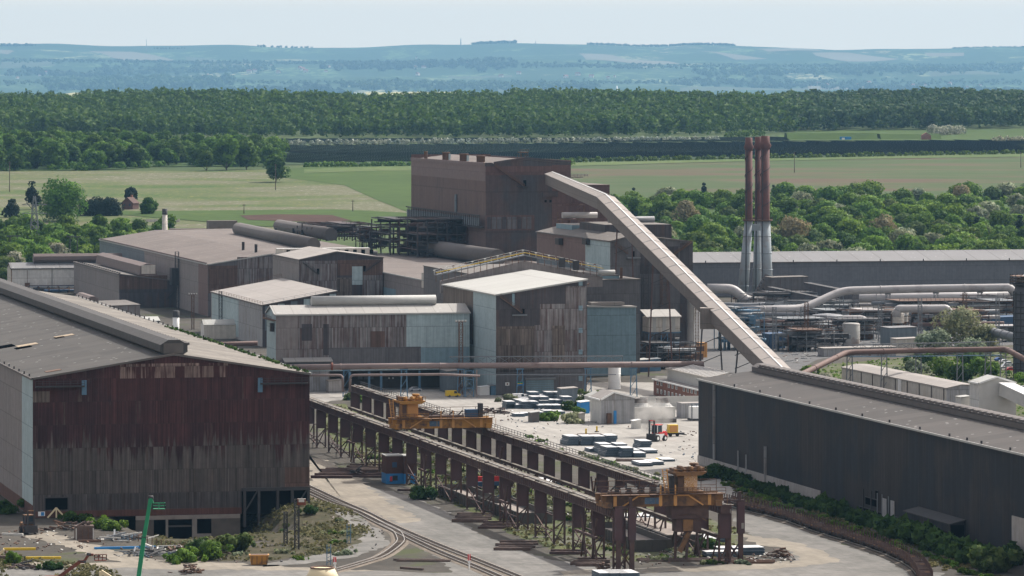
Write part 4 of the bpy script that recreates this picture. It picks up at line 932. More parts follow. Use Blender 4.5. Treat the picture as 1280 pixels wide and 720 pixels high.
# white sided shed far left
B = Bld('white_shed', 'low white shed with a grey roof at the left edge', 'shed', 14, 366, x2=94, L=16)
B.w += 16; h = B.zf(50, 336)
B.shell([(0, h), (8, h + 2.6), (16, h + .3)], 'white_wall', 'roof_slate_y', axis='x', left='cream_wall', oh=.2, edge='steel_dark')
mb = MB(); mb.box(-.05, .3, -.3, -.1, 0, h, 'orange_old'); B.part(mb, 'corner_trim')
mb = MB(); mb.box(B.bx(65) - .1, B.bx(65) + .1, -.25, -.08, 0, h, 'steel_dark'); B.part(mb, 'drainpipe')
mb = MB(); mb.box(B.bx(31), B.bx(37), -1.2, -.05, h * .25, h * .42, 'steel_rust'); mb.bar((B.bx(34), -.5, h * .4), (B.bx(34), -.5, h * .95), .2, 'steel_rust'); B.part(mb, 'wall_hoist')
B.vent(B.bx(44) + 26, h + 4.5, 2.7, 9, 13, 'vent_brown') if False else None
mb = MB(); mb.prism([(8 + 2.6 * math.cos(math.pi / 8 + i * math.pi / 4), h + 5 + 2.3 * math.sin(math.pi / 8 + i * math.pi / 4)) for i in range(8)], 'x', B.bx(44), B.w + 20, 'vent_brown'); B.part(mb, 'ridge_vent')
mb = MB(); mb.tangle(8, B.w, -6, -2, 0, 3.5, 8, 1, 1, ['steel_dark', 'blue_dark', 'orange_old'], rg, .4, False, 5); t = mb.build('pipe_rack'); t.location = B.A; t.rotation_euler = (0, 0, PHI); tag(t, 'low dark pipe rack along the foot of the white shed', 'pipe rack')

# low block with two vents, left
B = Bld('rolling_mill_block', 'low grey block with a barrel vent between white shed and big flat roof', 'building', 149, 385, x2=224, Lpx=92.5)
h0, h1 = B.zf(149, 343), B.zf(223, 352)
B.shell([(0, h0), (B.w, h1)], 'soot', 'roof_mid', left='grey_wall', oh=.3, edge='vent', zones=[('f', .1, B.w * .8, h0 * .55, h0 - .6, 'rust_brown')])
x_ = B.w * .5; mb = MB(); mb.prism([(x_ - 4, h0 - .6), (x_ - 3.4, h0 + 3.6), (x_ - .5, h0 + 4.8), (x_ + 3, h0 + 4), (x_ + 4.2, h0 - .6)], 'y', 4, B.L - 6, 'vent_brown'); B.part(mb, 'ridge_vent')
mb = MB(); mb.box(x_ - 3, x_ + 3.4, 3.8, 4, h0, h0 + 4.0, 'cream_wall'); B.part(mb, 'vent_end')
mb = MB()
for i in range(20): mb.box(.2, 1., 3 + i * B.L / 21, 4 + i * B.L / 21, h0 + .2, h0 + .8, 'steel_dark')
B.part(mb, 'roof_clips')
mb = MB(); mb.bar((B.w * .78, -.6, h0 * .25), (B.w - .2, -.6, h0 * .62), .8, 'steel_dark', .3); B.part(mb, 'stair')
Bl = Bld('vent_house', 'low annexe with a brown barrel vent in front of the grey block', 'annexe', 109, 398, x2=175, L=46)
hh = Bl.zf(120, 382)
Bl.shell([(0, hh - .6), (Bl.w, hh)], 'grey_wall', 'roof_mid', oh=.3)
mb = MB(); mb.prism([(3 + 2.6 * math.cos(math.pi / 8 + i * math.pi / 4), hh + 1.9 + 2.2 * math.sin(math.pi / 8 + i * math.pi / 4)) for i in range(8)], 'y', 3, 43, 'vent_brown'); Bl.part(mb, 'barrel_vent')

# big flat roofed block
B = Bld('plate_mill', 'wide brown block with a broad dusty flat roof left of centre', 'building', 260, 396, x2=342, Lpx=124.5)
h0, h1 = B.zf(260, 331), B.zf(341, 317.5); kk = (h1 - h0) / B.w; B.w = 76.; h2 = h0 + .35 * B.w * kk
W0 = B.bx(341)
B.shell([(0, h0), (W0, h1), (B.w, h1 + .6)], 'grey_dark', 'roof_brown', left='grey_wall', oh=.3, edge='vent_pale', zones=[
    ('f', .2, W0 * .45, h0 * .45, h0 - .4, 'rust_brown'), ('f', W0 * .45, W0 - .2, h0 * .5, h1 - 1.2, 'rust_grey'), ('l', B.L * .55, B.L - .2, h0 * .3, h0 - .5, 'grey_blue_wall'), ('l', .2, 26, .2, h0 - .2, 'annex_brown', .08)])
T_ = B
def roof_tube(x0, y0, x1, y1, zc, r, name, mat='vent'):
    p = G(x0, y0, zc); q_ = G(x1, y1, zc); mb = MB(); inv = Matrix.Rotation(-B.r, 4, 'Z')
    mb.tube([inv @ (p - B.A), inv @ (q_ - B.A)], r, mat, 10); B.part(mb, name)
roof_tube(298, 286, 392, 306, h1 + 3., 3.2, 'barrel_vent'); roof_tube(349, 282, 414, 293, h1 + 3., 3.2, 'barrel_vent')
mb = MB()
for px, py in ((304, 308), (320, 311), (345, 290), (367, 290), (378, 292)):
    P_ = G(px, py + 4, h1); p = Matrix.Rotation(-B.r, 4, 'Z') @ (P_ - B.A); mb.lathe(p.x, p.y, [(.65, h1 - .3), (.65, h1 + 3.4), (.8, h1 + 3.5)], 'steel_dark', 8)
B.part(mb, 'roof_flues')
for x0, x1, y0, y1, mt, nm in ((239, 286, 288, 293, 'vent_brown', 'roof_wall'), (214, 260, 286, 293, 'steel_rust', 'roof_monitor'), (261, 298, 276, 285, 'vent_brown', 'roof_house')):
    p = Matrix.Rotation(-B.r, 4, 'Z') @ (G(x0, y1, h0 + 1) - B.A); q_ = Matrix.Rotation(-B.r, 4, 'Z') @ (G(x1, y1, h0 + 1) - B.A); hh = (y1 - y0) * p.y / F + (y1 - y0) * B.A.y / F
    mb = MB(); mb.box(p.x, q_.x, p.y, p.y + 8, h0 - .5, h0 + 1 + hh, mt, 'roof_brown')
    if nm == 'roof_monitor':
        for i in range(6): mb.box(p.x + 2 + i * (q_.x - p.x - 3) / 6, p.x + 3.6 + i * (q_.x - p.x - 3) / 6, p.y - .1, p.y, h0 + 1, h0 + hh, 'void_shade')
    B.part(mb, nm)
mb = MB(); a_ = B.ay(224); mb.lattice((-1.2, a_ - 1, 0), (-1.2, a_ - 1, h0 + 3), 1.6, 'steel_dark', .2); mb.box(-3.2, -.2, a_ + 2, a_ + 8, h0 * .45, h0 * .8, 'steel_dark'); B.part(mb, 'stair_tower')
mb = MB(); mb.box(-.4, 0, 3, B.L - 2, h0 + .2, h0 + .9, 'vent_brown'); B.part(mb, 'parapet')

# gabled block in front of it
B = Bld('gable_block', 'grey gabled block with rust streaks and one pale window panel', 'building', 374, 415, x2=479, Lpx=341)
h0, ha, h1 = B.zf(374, 325), B.zf(421, 315), B.zf(479, 322.5)
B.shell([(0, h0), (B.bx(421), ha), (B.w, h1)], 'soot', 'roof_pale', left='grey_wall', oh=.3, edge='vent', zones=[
    ('f', .2, B.bx(421), h0 * .35, h0 - .4, 'rust_grey'), ('f', B.bx(421), B.bx(440), .2, h0 * .75, 'umber'), ('f', B.bx(453), B.w - .2, .2, h1 - .6, 'rust_grey'), ('f', B.bx(422), B.bx(478), h0 * .78, h1 - .7, 'rust_brown', .08)])
mb = MB(); mb.box(B.bx(440), B.bx(453), -.2, -.05, B.zf(446, 356), B.zf(446, 333), 'lblue'); B.part(mb, 'pale_panel')
mb = MB(); z = ha + .3; mb.box(1, B.bx(455) + 14, B.L - 5, B.L - 1, h0, B.zab(10, B.L - 5, 310.5), 'cream_wall', 'white')
for i in range(11): mb.box(5 + i * 3.6, 6.6 + i * 3.6, B.L - 5.15, B.L - 5, B.zab(10, B.L - 5, 318), B.zab(10, B.L - 5, 312.5), 'void_shade')
B.part(mb, 'roof_monitor')
for s0, s1, z0, z1, d0, d1 in ((B.bx(378), B.bx(398), h0 - 1, h0 - 6, B.bx(396), B.bx(399)), (B.bx(476), B.bx(456), h1 - 1, h1 - 5.5, B.bx(454), B.bx(457))):
    mb = MB(); mb.bar((s0, -.6, z0), (s1, -.6, z1), .7, 'steel_dark', .25); mb.railing([(s0, -.9, z0), (s1, -.9, z1)], 'steel_dark', step=2); mb.box(d0, d1, -.15, -.05, z1, z1 + 2.4, 'void_shade'); B.part(mb, 'stair')

# pale low block between
B = Bld('low_block', 'low pale-roofed block with blue and rust cladding behind the long blue building', 'building', 328, 434, x2=421, Lpx=264)
h0, h1 = B.zf(328, 382), B.zf(421, 364.5)
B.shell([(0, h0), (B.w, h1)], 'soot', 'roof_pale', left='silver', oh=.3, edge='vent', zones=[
    ('f', 1 + i * 5.1, 3.6 + i * 5.1, h0 * .4, h0 + (h1 - h0) * (1 + i * 5.1) / B.w - .4, 'lblue' if i % 2 else 'grey_blue_wall') for i in range(6)] + [('l', B.L * .45, B.L - 2, 1, h0 - .4, 'lblue')])
mb = MB(); mb.railing([(.2, 0, h0 + .3), (.2, B.L, h0 + .3)], 'steel_rust', step=6); mb.railing([(0, 0, h0 + .3), (B.w, 0, h1 + .3)], 'steel_grey', step=4); mb.railing([(6, B.L - 1, h0 + 1), (B.w, B.L - 1, h1 + 1)], 'steel_rust', step=4); B.part(mb, 'railing')
mb = MB(); mb.lattice((-.8, B.ay(278), 0), (-.8, B.ay(278), h0 + 1.5), 1.2, 'steel_dark', .15); B.part(mb, 'ladder_cage')

# long blue and rust building across the centre
B = Bld('caster_hall', 'long hall of pale blue and rust-streaked panels with white roof left of centre', 'hall', 344.5, 490, x2=587, L=17)
h0 = B.zf(344, 394); ha = h0 + 2.6
zf = B.zf; z_low = zf(400, 464)
z = [('f', .1, B.bx(372), 7.4, h0 - .3, 'grey_wall'), ('f', B.bx(372), B.bx(411), 7.4, h0 - .3, 'rust_grey'), ('f', B.bx(377), B.bx(390), zf(380, 426), zf(380, 405), 'soot', .09), ('f', B.bx(404), B.bx(411), zf(408, 444), zf(408, 405), 'soot', .09),
     ('f', B.bx(411), B.bx(508), zf(460, 434), h0 - .3, 'rust_grey'), ('f', B.bx(463), B.bx(481), zf(470, 434), zf(470, 414), 'rust_brown', .09), ('f', B.bx(411), B.bx(526), zf(460, 455), zf(460, 434), 'grey_dark', .12),
     ('f', B.bx(509), B.w - .1, zf(560, 434), h0 - .3, 'lblue'), ('f', B.bx(526), B.w - .1, zf(560, 456), zf(560, 434), 'blue_grey')]
B.shell([(0, h0), (8.5, ha), (17, h0)], 'lblue', 'roof_pale_y', axis='x', z0=z_low, zones=z, oh=.3, edge='vent_pale')
mb = MB(); r = 1.7; mb.tube([(B.bx(395), 8.5, ha + 1.5), (B.bx(551), 8.5, ha + 1.5)], r, 'vent_pale', 12); B.part(mb, 'ridge_vent')
mb = MB(); mb.box(B.bx(352), B.w - .3, 12, 12.4, -.2, z_low, 'conc_dark'); mb.box(.2, B.w - .3, .3, 16.8, z_low - .3, z_low - .02, 'steel_dark'); B.part(mb, 'undercroft')
mb = MB(); mb.box(.1, B.bx(412), .05, .5, .0, z_low, 'silver'); mb.box(B.bx(355), B.bx(386), -.1, .1, .2, z_low * .45, 'soot'); B.part(mb, 'lower_wall')
for px in (438, 462, 477, 525, 560):
    mb = MB(); mb.box(B.bx(px) - .35, B.bx(px) + .35, .5, 1.2, -.1, z_low, 'blue_col'); B.part(mb, 'column')
mb = MB()
for px in (456, 464, 470): mb.box(B.bx(px), B.bx(px) + 1.5, 11.7, 11.95, z_low * .45, z_low * .75, 'steel_grey')
B.part(mb, 'inner_panel')
for px in (495, 500):
    mb = MB(); mb.box(B.bx(px) - .3, B.bx(px) + .3, 11.6, 11.8, 3.0, 3.6, 'white'); B.part(mb, 'lamp')
mb = MB(); z1 = zf(330, 400); mb.box(-1.5, 0, -.5, 17.2, z1 - .3, z1, 'steel_rust'); mb.railing([(-1.4, 0, z1), (-1.4, 17, z1)], 'steel_rust', step=2); mb.box(-1.3, -.1, 2, 4, z1 - 4, z1 - 1.2, 'steel_dark'); B.part(mb, 'gable_walkway')
mb = MB(); zc = zf(380, 451); mb.box(B.bx(353), B.bx(413), -3.6, -.2, zc - 1.1, zc - .2, 'steel_dark'); mb.prism([(-3.8, zc - .2), (-.2, zc + .8), (-.2, zc + 1.1), (-3.8, zc + .1)], 'x', B.bx(353), B.bx(413.5), 'roof_pale_y'); B.part(mb, 'canopy')
HALL = B

# tall block with white roof in the centre
B = Bld('tall_block', 'tall centre block with white roof, pale blue side and smoke-stained front', 'building', 620, 494, x2=733.5, L=82)
h0, h1 = B.zf(620, 369), B.zf(733, 350)
zf = B.zf
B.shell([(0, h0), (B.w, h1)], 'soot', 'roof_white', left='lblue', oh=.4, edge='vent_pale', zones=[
    ('f', .1, B.bx(668), zf(640, 465), zf(640, 408), 'umber'), ('f', B.bx(675), B.bx(707), zf(690, 406), zf(690, 380), 'rust_grey'), ('f', B.bx(668), B.bx(733), zf(700, 452), zf(700, 406), 'rust_grey', .1), ('f', B.bx(707), B.bx(733), zf(715, 406), zf(715, 358), 'rust_grey', .12),
    ('f', B.bx(690), B.bx(706), zf(700, 450), zf(700, 407), 'umber', .14), ('f', .1, B.bx(733), .2, zf(680, 462), 'grey_dark'), ('l', B.L * .42, B.L - .2, h0 * .45, h0 - .3, 'umber', .1)])
mb = MB(); mb.bar((B.bx(625), -.7, h0 - .6), (B.bx(652), -.7, zf(652, 391)), .9, 'steel_rust', .3); mb.railing([(B.bx(625), -1.1, h0 - .6), (B.bx(652), -1.1, zf(652, 391))], 'steel_rust', step=2)
mb.box(B.bx(640), B.bx(658), -1.3, -.1, zf(650, 394.5), zf(650, 393), 'steel_grey'); mb.box(B.bx(652), B.bx(655.5), -.2, -.1, zf(650, 392), zf(650, 386), 'void_shade'); B.part(mb, 'outside_stair')
for px, py in ((725, 354), (725, 385), (725, 413), (725, 440), (725, 473)):
    mb = MB(); mb.box(B.bx(px) - .5, B.bx(px) + .8, -.3, -.1, zf(px, py + 3), zf(px, py - 3), 'blue_grey'); B.part(mb, 'louvre')
mb = MB(); mb.box(B.bx(640), B.bx(643), -.25, -.1, zf(641, 382), zf(641, 367), 'blue_grey'); B.part(mb, 'duct')
mb = MB(); mb.box(B.bx(657), B.bx(692), -.3, -.12, 0, zf(670, 475), 'blue_grey')
for i in range(9): mb.box(B.bx(657), B.bx(692), -.36, -.3, .5 + i * .7, .62 + i * .7, 'steel_grey')
B.part(mb, 'roller_door'); mb = MB(); mb.box(B.bx(656), B.bx(694), -.9, -.1, zf(670, 474.5), zf(670, 472), 'steel_grey'); B.part(mb, 'door_hood')
mb = MB(); mb.box(B.bx(631.5), B.bx(636.5), -.25, -.1, zf(634, 482), zf(634, 478), 'white'); mb.box(B.bx(633), B.bx(635), -.28, -.25, zf(634, 481), zf(634, 479), 'red_lead'); B.part(mb, 'sign')
mb = MB(); mb.box(B.bx(645.5), B.bx(655), -.25, -.1, zf(650, 482), zf(650, 477), 'blue_paint'); mb.box(B.bx(646), B.bx(654.6), -.28, -.25, zf(650, 479), zf(650, 477.3), 'green_paint'); mb.box(B.bx(646.5), B.bx(654), -.3, -.28, zf(650, 480), zf(650, 479), 'yellow'); B.part(mb, 'sign')
# rear gantry walk over the ridge: rails, yellow pipe, white-red edge
hA = B.zab(B.w, B.L, 337) ; x_ap = B.bx(733) + 3
wk = MB(); Lb = B.L + 4; pts = [(-2, Lb, h0 + 3.2), (x_ap - 4, Lb, h1 + 5.2), (x_ap + 24, Lb, h1 - .5)]
for a_, b_ in zip(pts, pts[1:]):
    wk.bar(a_, b_, 3., 'steel_grey', .4); wk.bar(Vector(a_) + Vector((0, -1.6, .9)), Vector(b_) + Vector((0, -1.6, .9)), .2, 'yellow'); wk.railing([Vector(a_) + Vector((0, 1.6, .2)), Vector(b_) + Vector((0, 1.6, .2))], 'dirty_white', 1.6, 2.2, .16)
    n_ = int((Vector(b_) - Vector(a_)).length / 2.2)
    for i in range(n_):
        e0 = Vector(a_).lerp(Vector(b_), i / n_); wk.bar(e0 + Vector((0, -1.4, -2.4)), e0 + Vector((0, -1.4, 1)), .18, 'steel_rust'); wk.box(e0.x - .4, e0.x + .4, e0.y + 1.5, e0.y + 1.7, e0.z + 1.5, e0.z + 1.8, 'red_lead' if i % 2 else 'white')
B.part(wk, 'ridge_walkway')
mb = MB(); mb.prism([(-.2, h0 - 2), (-.2, h0 + 1.2), (x_ap - 4, h1 + 3.2), (x_ap + 24, h1 - 2.5), (x_ap + 24, h1 - 6), (-.2, h0 - 3)], 'y', Lb - .5, Lb + 1, 'grey_wall'); B.part(mb, 'rear_parapet')
mb = MB(); mb.tube([(x_ap + 22, Lb - 2, h1 - 1.0), (x_ap + 28, Lb - 2, h1 - 1.0)], .9, 'vent_pale', 10); B.part(mb, 'end_pipe')
for dx in (8, 13): 
    mb = MB(); mb.box(x_ap + dx, x_ap + dx + 2, Lb - 3, Lb - 1.5, h1 + 2.5 - dx * .2, h1 + 5.8 - dx * .2, 'steel_dark'); B.part(mb, 'roof_duct')
mb = MB(); mb.box(B.w + .05, B.w + 6.8, B.L * .55, B.L + 3.5, -.2, h1 - 1.5, 'soot', 'roof_white'); mb.bar((B.w + 2, B.L * .55 - .6, h1 - 8), (B.w + 12, B.L * .55 - .6, h1 - 3), .8, 'steel_rust', .25); B.part(mb, 'side_bay')
TALL = B
# long rear roof carrying on behind it
B = Bld('melt_shop', 'broad flat roofed melting shop between tall centre block and brown tower', 'building', 543, 430, w=92, Lpx=478)
h0 = 24.2
B.shell([(0, h0), (B.w, h0 + 1.2)], 'grey_dark', 'roof_brown', left='grey_wall', oh=.3, edge='vent_pale', zones=[('l', B.L - 28, B.L - .2, .2, h0 - 6, 'blue_grey'), ('l', 2, B.L - 30, h0 * .3, h0 - 5, 'grey_wall')])
roof_tube(514, 306, 622, 322, h0 + 3.4, 3.7, 'barrel_vent', 'vent')
mb = MB(); a_ = B.ay(532); mb.box(-.4, 4, a_ - 5, a_ + 6, h0 - 3, h0 + 3, 'cream_wall', 'roof_brown'); B.part(mb, 'stair_head')
B.L2 = B.L; MELT = B
mb = MB(); mb.box(-.3, B.w, B.L + .1, B.L + 230, -.2, h0 - .4, 'grey_dark', 'roof_brown'); B.part(mb, 'rear_bay')
B = Bld('rear_hall', 'brown roofed hall tucked behind the white-roofed tall block', 'hall', 640, 469, x2=800, L=150)
B.shell([(0, 32.6), (B.w, 33)], 'grey_dark', 'roof_mid', oh=.3)

# brown tower of the steel plant
B = Bld('steel_plant_tower', 'massive brown steel plant tower standing above all other roofs', 'building', 607, 392, x2=713.5, Lpx=514)
zf = B.zf; h0, ha, h1 = zf(607, 206.5), zf(657.7, 199.5), zf(713, 205)
B.shell([(0, h0), (B.bx(657.7), ha), (B.w, h1)], 'bos_front', 'roof_brown', left='bos_left', oh=.05, t=.25, zones=[
    ('l', .2, B.L - .2, h0 - 7.2, h0 - .2, 'bos_band'), ('f', B.bx(690), B.w - .1, 30, h1 - .4, 'bos_red'), ('f', .1, B.bx(700), h0 - 4.5, h0 - .5, 'bos_red', .05), ('f', .1, B.bx(668), zf(640, 288), zf(640, 269), 'bos_red', .12)])
mb = MB()
for s0, s1, y0, y1 in ((0, B.bx(616) , B.L * 0, .6),): mb.box(-.25, s1, -.3, .3, h0 - .5, h0 + 1.1, 'bos_front')
mb.box(-.3, .1, 0, B.L, h0 - .5, h0 + 1.1, 'bos_band'); mb.box(0, B.w, B.L - .4, B.L, h0, h0 + 2.6, 'bos_red'); mb.box(B.w - .3, B.w + .1, 0, B.L, h0 - .5, h0 + 2, 'bos_red')
mb.prism([(B.bx(617), h0 + .3), (B.bx(657.7), ha + .2), (B.w, h1 + .2), (B.w, h1 + 1.1), (B.bx(657.7), ha + 1.2), (B.bx(617), h0 + 1.5)], 'y', -.3, .3, 'bos_front'); B.part(mb, 'parapet')
mb = MB(); s0, s1 = B.bx(618), B.bx(655); z0, z1 = zf(618, 207), zf(655, 233)
mb.bar((s0, -.9, z0), (s1, -.9, z1), 1., 'steel_rust', .3); mb.railing([(s0, -1.4, z0), (s1, -1.4, z1)], 'steel_rust', step=2.5, t=.14); mb.box(s1 - .3, s1 + 1, -.2, -.06, z1 + .2, z1 + 2.8, 'void_shade'); mb.box(s1 - 3, s1 + 1.6, -1.6, -.1, z1 - .2, z1 + .1, 'steel_dark'); B.part(mb, 'outside_stair')
for px in (682, 688): B.opening(B.bx(px) - .5, B.bx(px) + .5, zf(px, 253), zf(px, 250), pr=.15)
mb = MB(); mb.box(B.bx(678), B.bx(697), -.6, -.05, zf(688, 246), zf(688, 239), 'bos_front'); B.part(mb, 'louvre_bank')
mb = MB()
for i in range(9): mb.box(B.bx(608) + i * 2.3 + .3, B.bx(608) + i * 2.3 + 2.2, -.25, -.13, zf(640, 286), zf(640, 271), 'grey_dark' if i % 3 else 'soot')
B.part(mb, 'window_band')
for px, py0, py1, r, mt in ((521, 189, 199, .9, 'steel_rust'), (546, 190, 201, 1.8, 'steel_rust'), (568, 192, 203, 2.0, 'steel_rust'), (589, 194.5, 206, 2.0, 'steel_rust')):
    a_ = B.ay(px) - 2; mb = MB(); zt = B.zab(3, a_, py0); mb.lathe(4, a_, [(r, h0 - .5), (r, zt - .6), (r * 1.08, zt - .5), (r * 1.08, zt)], mt, 14)
    if r > 1.5 and px < 580: mb.box(4 + r * .5, 4 + r * 1.0, a_ - r * 1.0, a_ - r * .8, h0 - .5, zt - .8, 'lblue')
    mb.build('roof_flue', B.roof)
mb = MB(); a_ = 20; mb.tangle(B.bx(652), B.bx(662), 3, 8, ha - .5, ha + 3, 2, 1, 1, ['steel_rust'], rg, .25, True, 0); B.part(mb, 'roof_platform')
mb = MB(); mb.box(B.w, B.w + 22, 16, 70, 0, zf(745, 236) + 1.5, 'bos_red', 'roof_brown'); B.part(mb, 'side_block')
mb = MB(); mb.box(B.w + .2, B.w + 6, 1, 8, zf(720, 222), zf(720, 221), 'steel_dark'); mb.railing([(B.w, .5, zf(720, 221)), (B.w + 8, .5, zf(720, 221))], 'steel_grey', step=1.6, t=.18); B.part(mb, 'side_platform')
mb = MB()                                                        # black walkway gallery along the left side
for a0, a1 in ((2, B.L),):
    za, zb = B.zl(606, 285), B.zl(606, 270); mb.box(-2.6, -.1, a0, a1, za, za + .4, 'steel_dark'); mb.box(-2.7, -2.4, a0, a1, zb, zb + .5, 'steel_dark')
    for i in range(int((a1 - a0) / 4)): mb.bar((-2.55, a0 + i * 4, za), (-2.55, a0 + i * 4, zb), .35, 'steel_dark'); mb.box(-2.5, -2.4, a0 + i * 4 + .5, a0 + i * 4 + 3.4, za + .8, zb - 1, 'grey_blue_wall')
B.part(mb, 'gallery'); mb = MB(); mb.box(-.7, -.1, B.ay(571) - 1, B.ay(571) + 2, B.zl(571, 265), B.zl(571, 243), 'grey_blue_wall'); B.part(mb, 'duct')
BOS = B
def tangle_thing(name, label, cat, px, yb, w_, l_, z0, z1, n, mats, seed, t=.35, decks=True, pipes=8, zz=0.0):
    A = G(px, yb, zz); o = thing(name, label, cat, A, PHI); r_ = random.Random(seed); mb = MB(); mb.tangle(0, w_, 0, l_, z0, z1, *n, mats, r_, t, False, 0); mb.build('frame', o)
    if decks:
        mb = MB()
        for i in range(n[2]):
            z = z0 + (z1 - z0) * (i + 1) / n[2]; a, b = sorted((r_.uniform(0, w_), r_.uniform(0, w_))); mb.box(a, b + 2, 0, l_, z + .2, z + .45, r_.choice(mats)); mb.railing([(a, -.1, z + .45), (b + 2, -.1, z + .45)], mats[0], step=2., t=.12)
        for i in range(n[2] * 5):
            z = r_.uniform(z0, z1 - 2); a = r_.uniform(0, w_ - 2); b = r_.uniform(1, l_); mb.box(a, a + r_.uniform(2, w_ * .35), b, b + r_.uniform(1, 5), z, z + r_.uniform(1, (z1 - z0) / n[2] * .8), r_.choice(mats))
        mb.build('deck', o)
    for i in range(pipes):
        mb = MB(); z = r_.uniform(z0 + .2 * (z1 - z0), z1); y = r_.uniform(0, l_); a = r_.uniform(-2, w_ * .5); b = r_.uniform(w_ * .5, w_ + 2); rr_ = r_.uniform(.25, .8)
        mb.tube([(a, y, z), (b, y, z)] if r_.random() < .55 else [(a, y, z0), (a, y, z), (b, y, z)], rr_, r_.choice(mats), 8); mb.build('pipe', o)
    return o
DK = ['steel_dark', 'steel_dark', 'runway', 'steel_dark', 'bos_front']
tangle_thing('ore_platform', 'dark tangle of platforms and pipes against the brown tower', 'platform', 522, 388, 32, 44, 24, 41, (7, 2, 5), DK, 3, .55, True, 16)
tangle_thing('ore_platform', 'dark steel platform reaching left from the brown tower over the field', 'platform', 488, 384, 34, 44, 24, 40, (8, 2, 5), DK, 4, .55, True, 12)
tangle_thing('roof_plant', 'low dark pipework on the brown roof left of the tower', 'pipework', 390, 368, 32, 40, 26, 34, (8, 3, 2), DK, 5, .5, True, 14)
tangle_thing('roof_plant', 'dark pipe bundle beside the small white monitor on the roof', 'pipework', 455, 378, 12, 20, 25, 35, (4, 2, 3), DK, 6, .4, True, 6)
tangle_thing('truss_tower', 'rusty lattice tower carrying the head of the conveyor', 'tower', 703, 420, 9, 8, 24, 53, (1, 1, 5), ['steel_rust', 'bos_red'], 7, .5, False, 2)

# annexe right of the tower and the big dark block
B = Bld('dust_block', 'large dark block with low gable behind the conveyor, right of centre', 'building', 763, 452, x2=866, Lpx=671)
zf = B.zf; h0, ha, h1 = zf(763, 302), zf(792, 294.5), zf(865, 302.5)
B.shell([(0, h0), (B.bx(792), ha), (B.w, h1)], 'grey_dark', 'roof_mid', left='annex_brown', oh=.3, edge='vent', zones=[('l', .2, 38, h0 * .3, h0 - .3, 'lblue'), ('l', 38, 100, 30, 34, 'dirty_white') if False else ('l', 50, B.L - .2, h0 - 13, h0 - 10, 'grey_blue_wall'), ('f', B.bx(850), B.w, .2, h1 - .4, 'soot'), ('f', B.bx(800), B.bx(848), h0 - 12, h0 - 2, 'soot')])
for s0, s1, z0, z1 in ((B.bx(768), B.bx(784), zf(768, 306), zf(784, 317)), (B.bx(864), B.bx(842), zf(864, 303), zf(842, 318))):
    mb = MB(); mb.bar((s0, -.8, z0), (s1, -.8, z1), .9, 'steel_rust', .3); mb.railing([(s0, -1.2, z0), (s1, -1.2, z1)], 'steel_rust', step=2, t=.14); B.part(mb, 'outside_stair')
mb = MB(); mb.box(B.bx(783), B.bx(800), -1.4, -.1, zf(790, 323), zf(790, 321.5), 'steel_grey'); mb.box(B.bx(790), B.bx(793), -.2, -.1, zf(790, 321), zf(790, 314), 'void_shade'); B.part(mb, 'door_platform')
mb = MB(); mb.box(8, 34, 40, 80, h0 - 1, h0 + 5, 'soot', 'roof_mid'); mb.box(6, 22, 84, 110, h0 - 1, h0 + 3.6, 'blue_grey', 'roof_pale'); B.part(mb, 'roof_house')
mb = MB(); mb.tube([(6, 100, h0 + 7), (20, 100, h0 + 7)], 1.2, 'pipe_grey', 10); B.part(mb, 'roof_pipe'); mb = MB(); mb.tube([(16, 66, h0 + 6), (34, 66, h0 + 6)], 1.4, 'pipe_dark', 10); B.part(mb, 'roof_pipe')
mb = MB(); mb.lattice((B.bx(806), -2, 0), (B.bx(806), -2, h0 - 8), 2.6, 'steel_dark', .22); mb.lattice((B.bx(829), -2, 0), (B.bx(829), -2, h0 - 10), 2.6, 'steel_rust', .22); B.part(mb, 'wall_lattice')
for px, py in ((671 + 33, 297), (738, 300)): 
    a_ = B.ay(px); mb = MB(); mb.box(-1.8, -.1, a_, a_ + 6, B.zl(px, 306), B.zl(px, 298), 'steel_dark'); B.part(mb, 'wall_box')
DUST = B
B = Bld('blue_block', 'plain blue-grey block with pale roof edge right of the tall centre block', 'building', 734, 470, x2=795, L=34)
h0 = B.zf(735, 383.5); B.shell([(0, h0), (B.w, h0 - .3)], 'blue_grey', 'roof_pale', left='grey_wall', oh=.3, edge='vent_pale')
mb = MB(); mb.box(2, 14, 2, 8, h0 + .3, h0 + 1.4, 'roof_pale'); B.part(mb, 'roof_step')
B = Bld('blue_tower', 'narrow blue-grey tower behind the blue-grey block', 'building', 753, 466, x2=774, L=30)
h0 = B.zf(754, 345); B.shell([(0, h0), (B.w, h0)], 'blue_grey', 'roof_mid', oh=.1)
mb = MB(); mb.bar((B.w + .6, -.5, 0), (B.w + .6, -.5, h0 + 3), .8, 'steel_rust'); B.part(mb, 'corner_pipe')

# small control cabin on a frame
B = Bld('control_cabin', 'small pale cabin raised on a dark steel frame under the conveyor', 'cabin', 811, 458, x2=850, L=9)
zb, zt = B.zf(830, 415), B.zf(830, 397)
mb = MB(); mb.box(0, B.w, 0, B.L, zb, zt, 'cream_wall'); 
for i in range(3): mb.box(1.5 + i * 3.6, 2.7 + i * 3.6, -.1, 0, zb, zt, 'vent_pale')
B.part(mb, 'wall'); mb = MB(); mb.prism([(-.6, zt), (B.L, zt + 2.2), (B.L, zt + 2.6), (-.6, zt + .4)], 'x', -1, B.w + .5, 'roof_pale_y'); B.part(mb, 'roof')
mb = MB(); mb.tangle(0, B.w, 0, B.L, 0, zb - .3, 5, 1, 3, ['steel_dark', 'blue_col'], rg, .35, True, 5); B.part(mb, 'support_frame')
tangle_thing('pipe_rack', 'low dark pipe rack in front of the blue-grey block', 'pipe rack', 795, 462, 24, 14, 0, 9, (6, 2, 3), ['steel_dark', 'steel_grey', 'steel_rust'], 8, .3, True, 9)
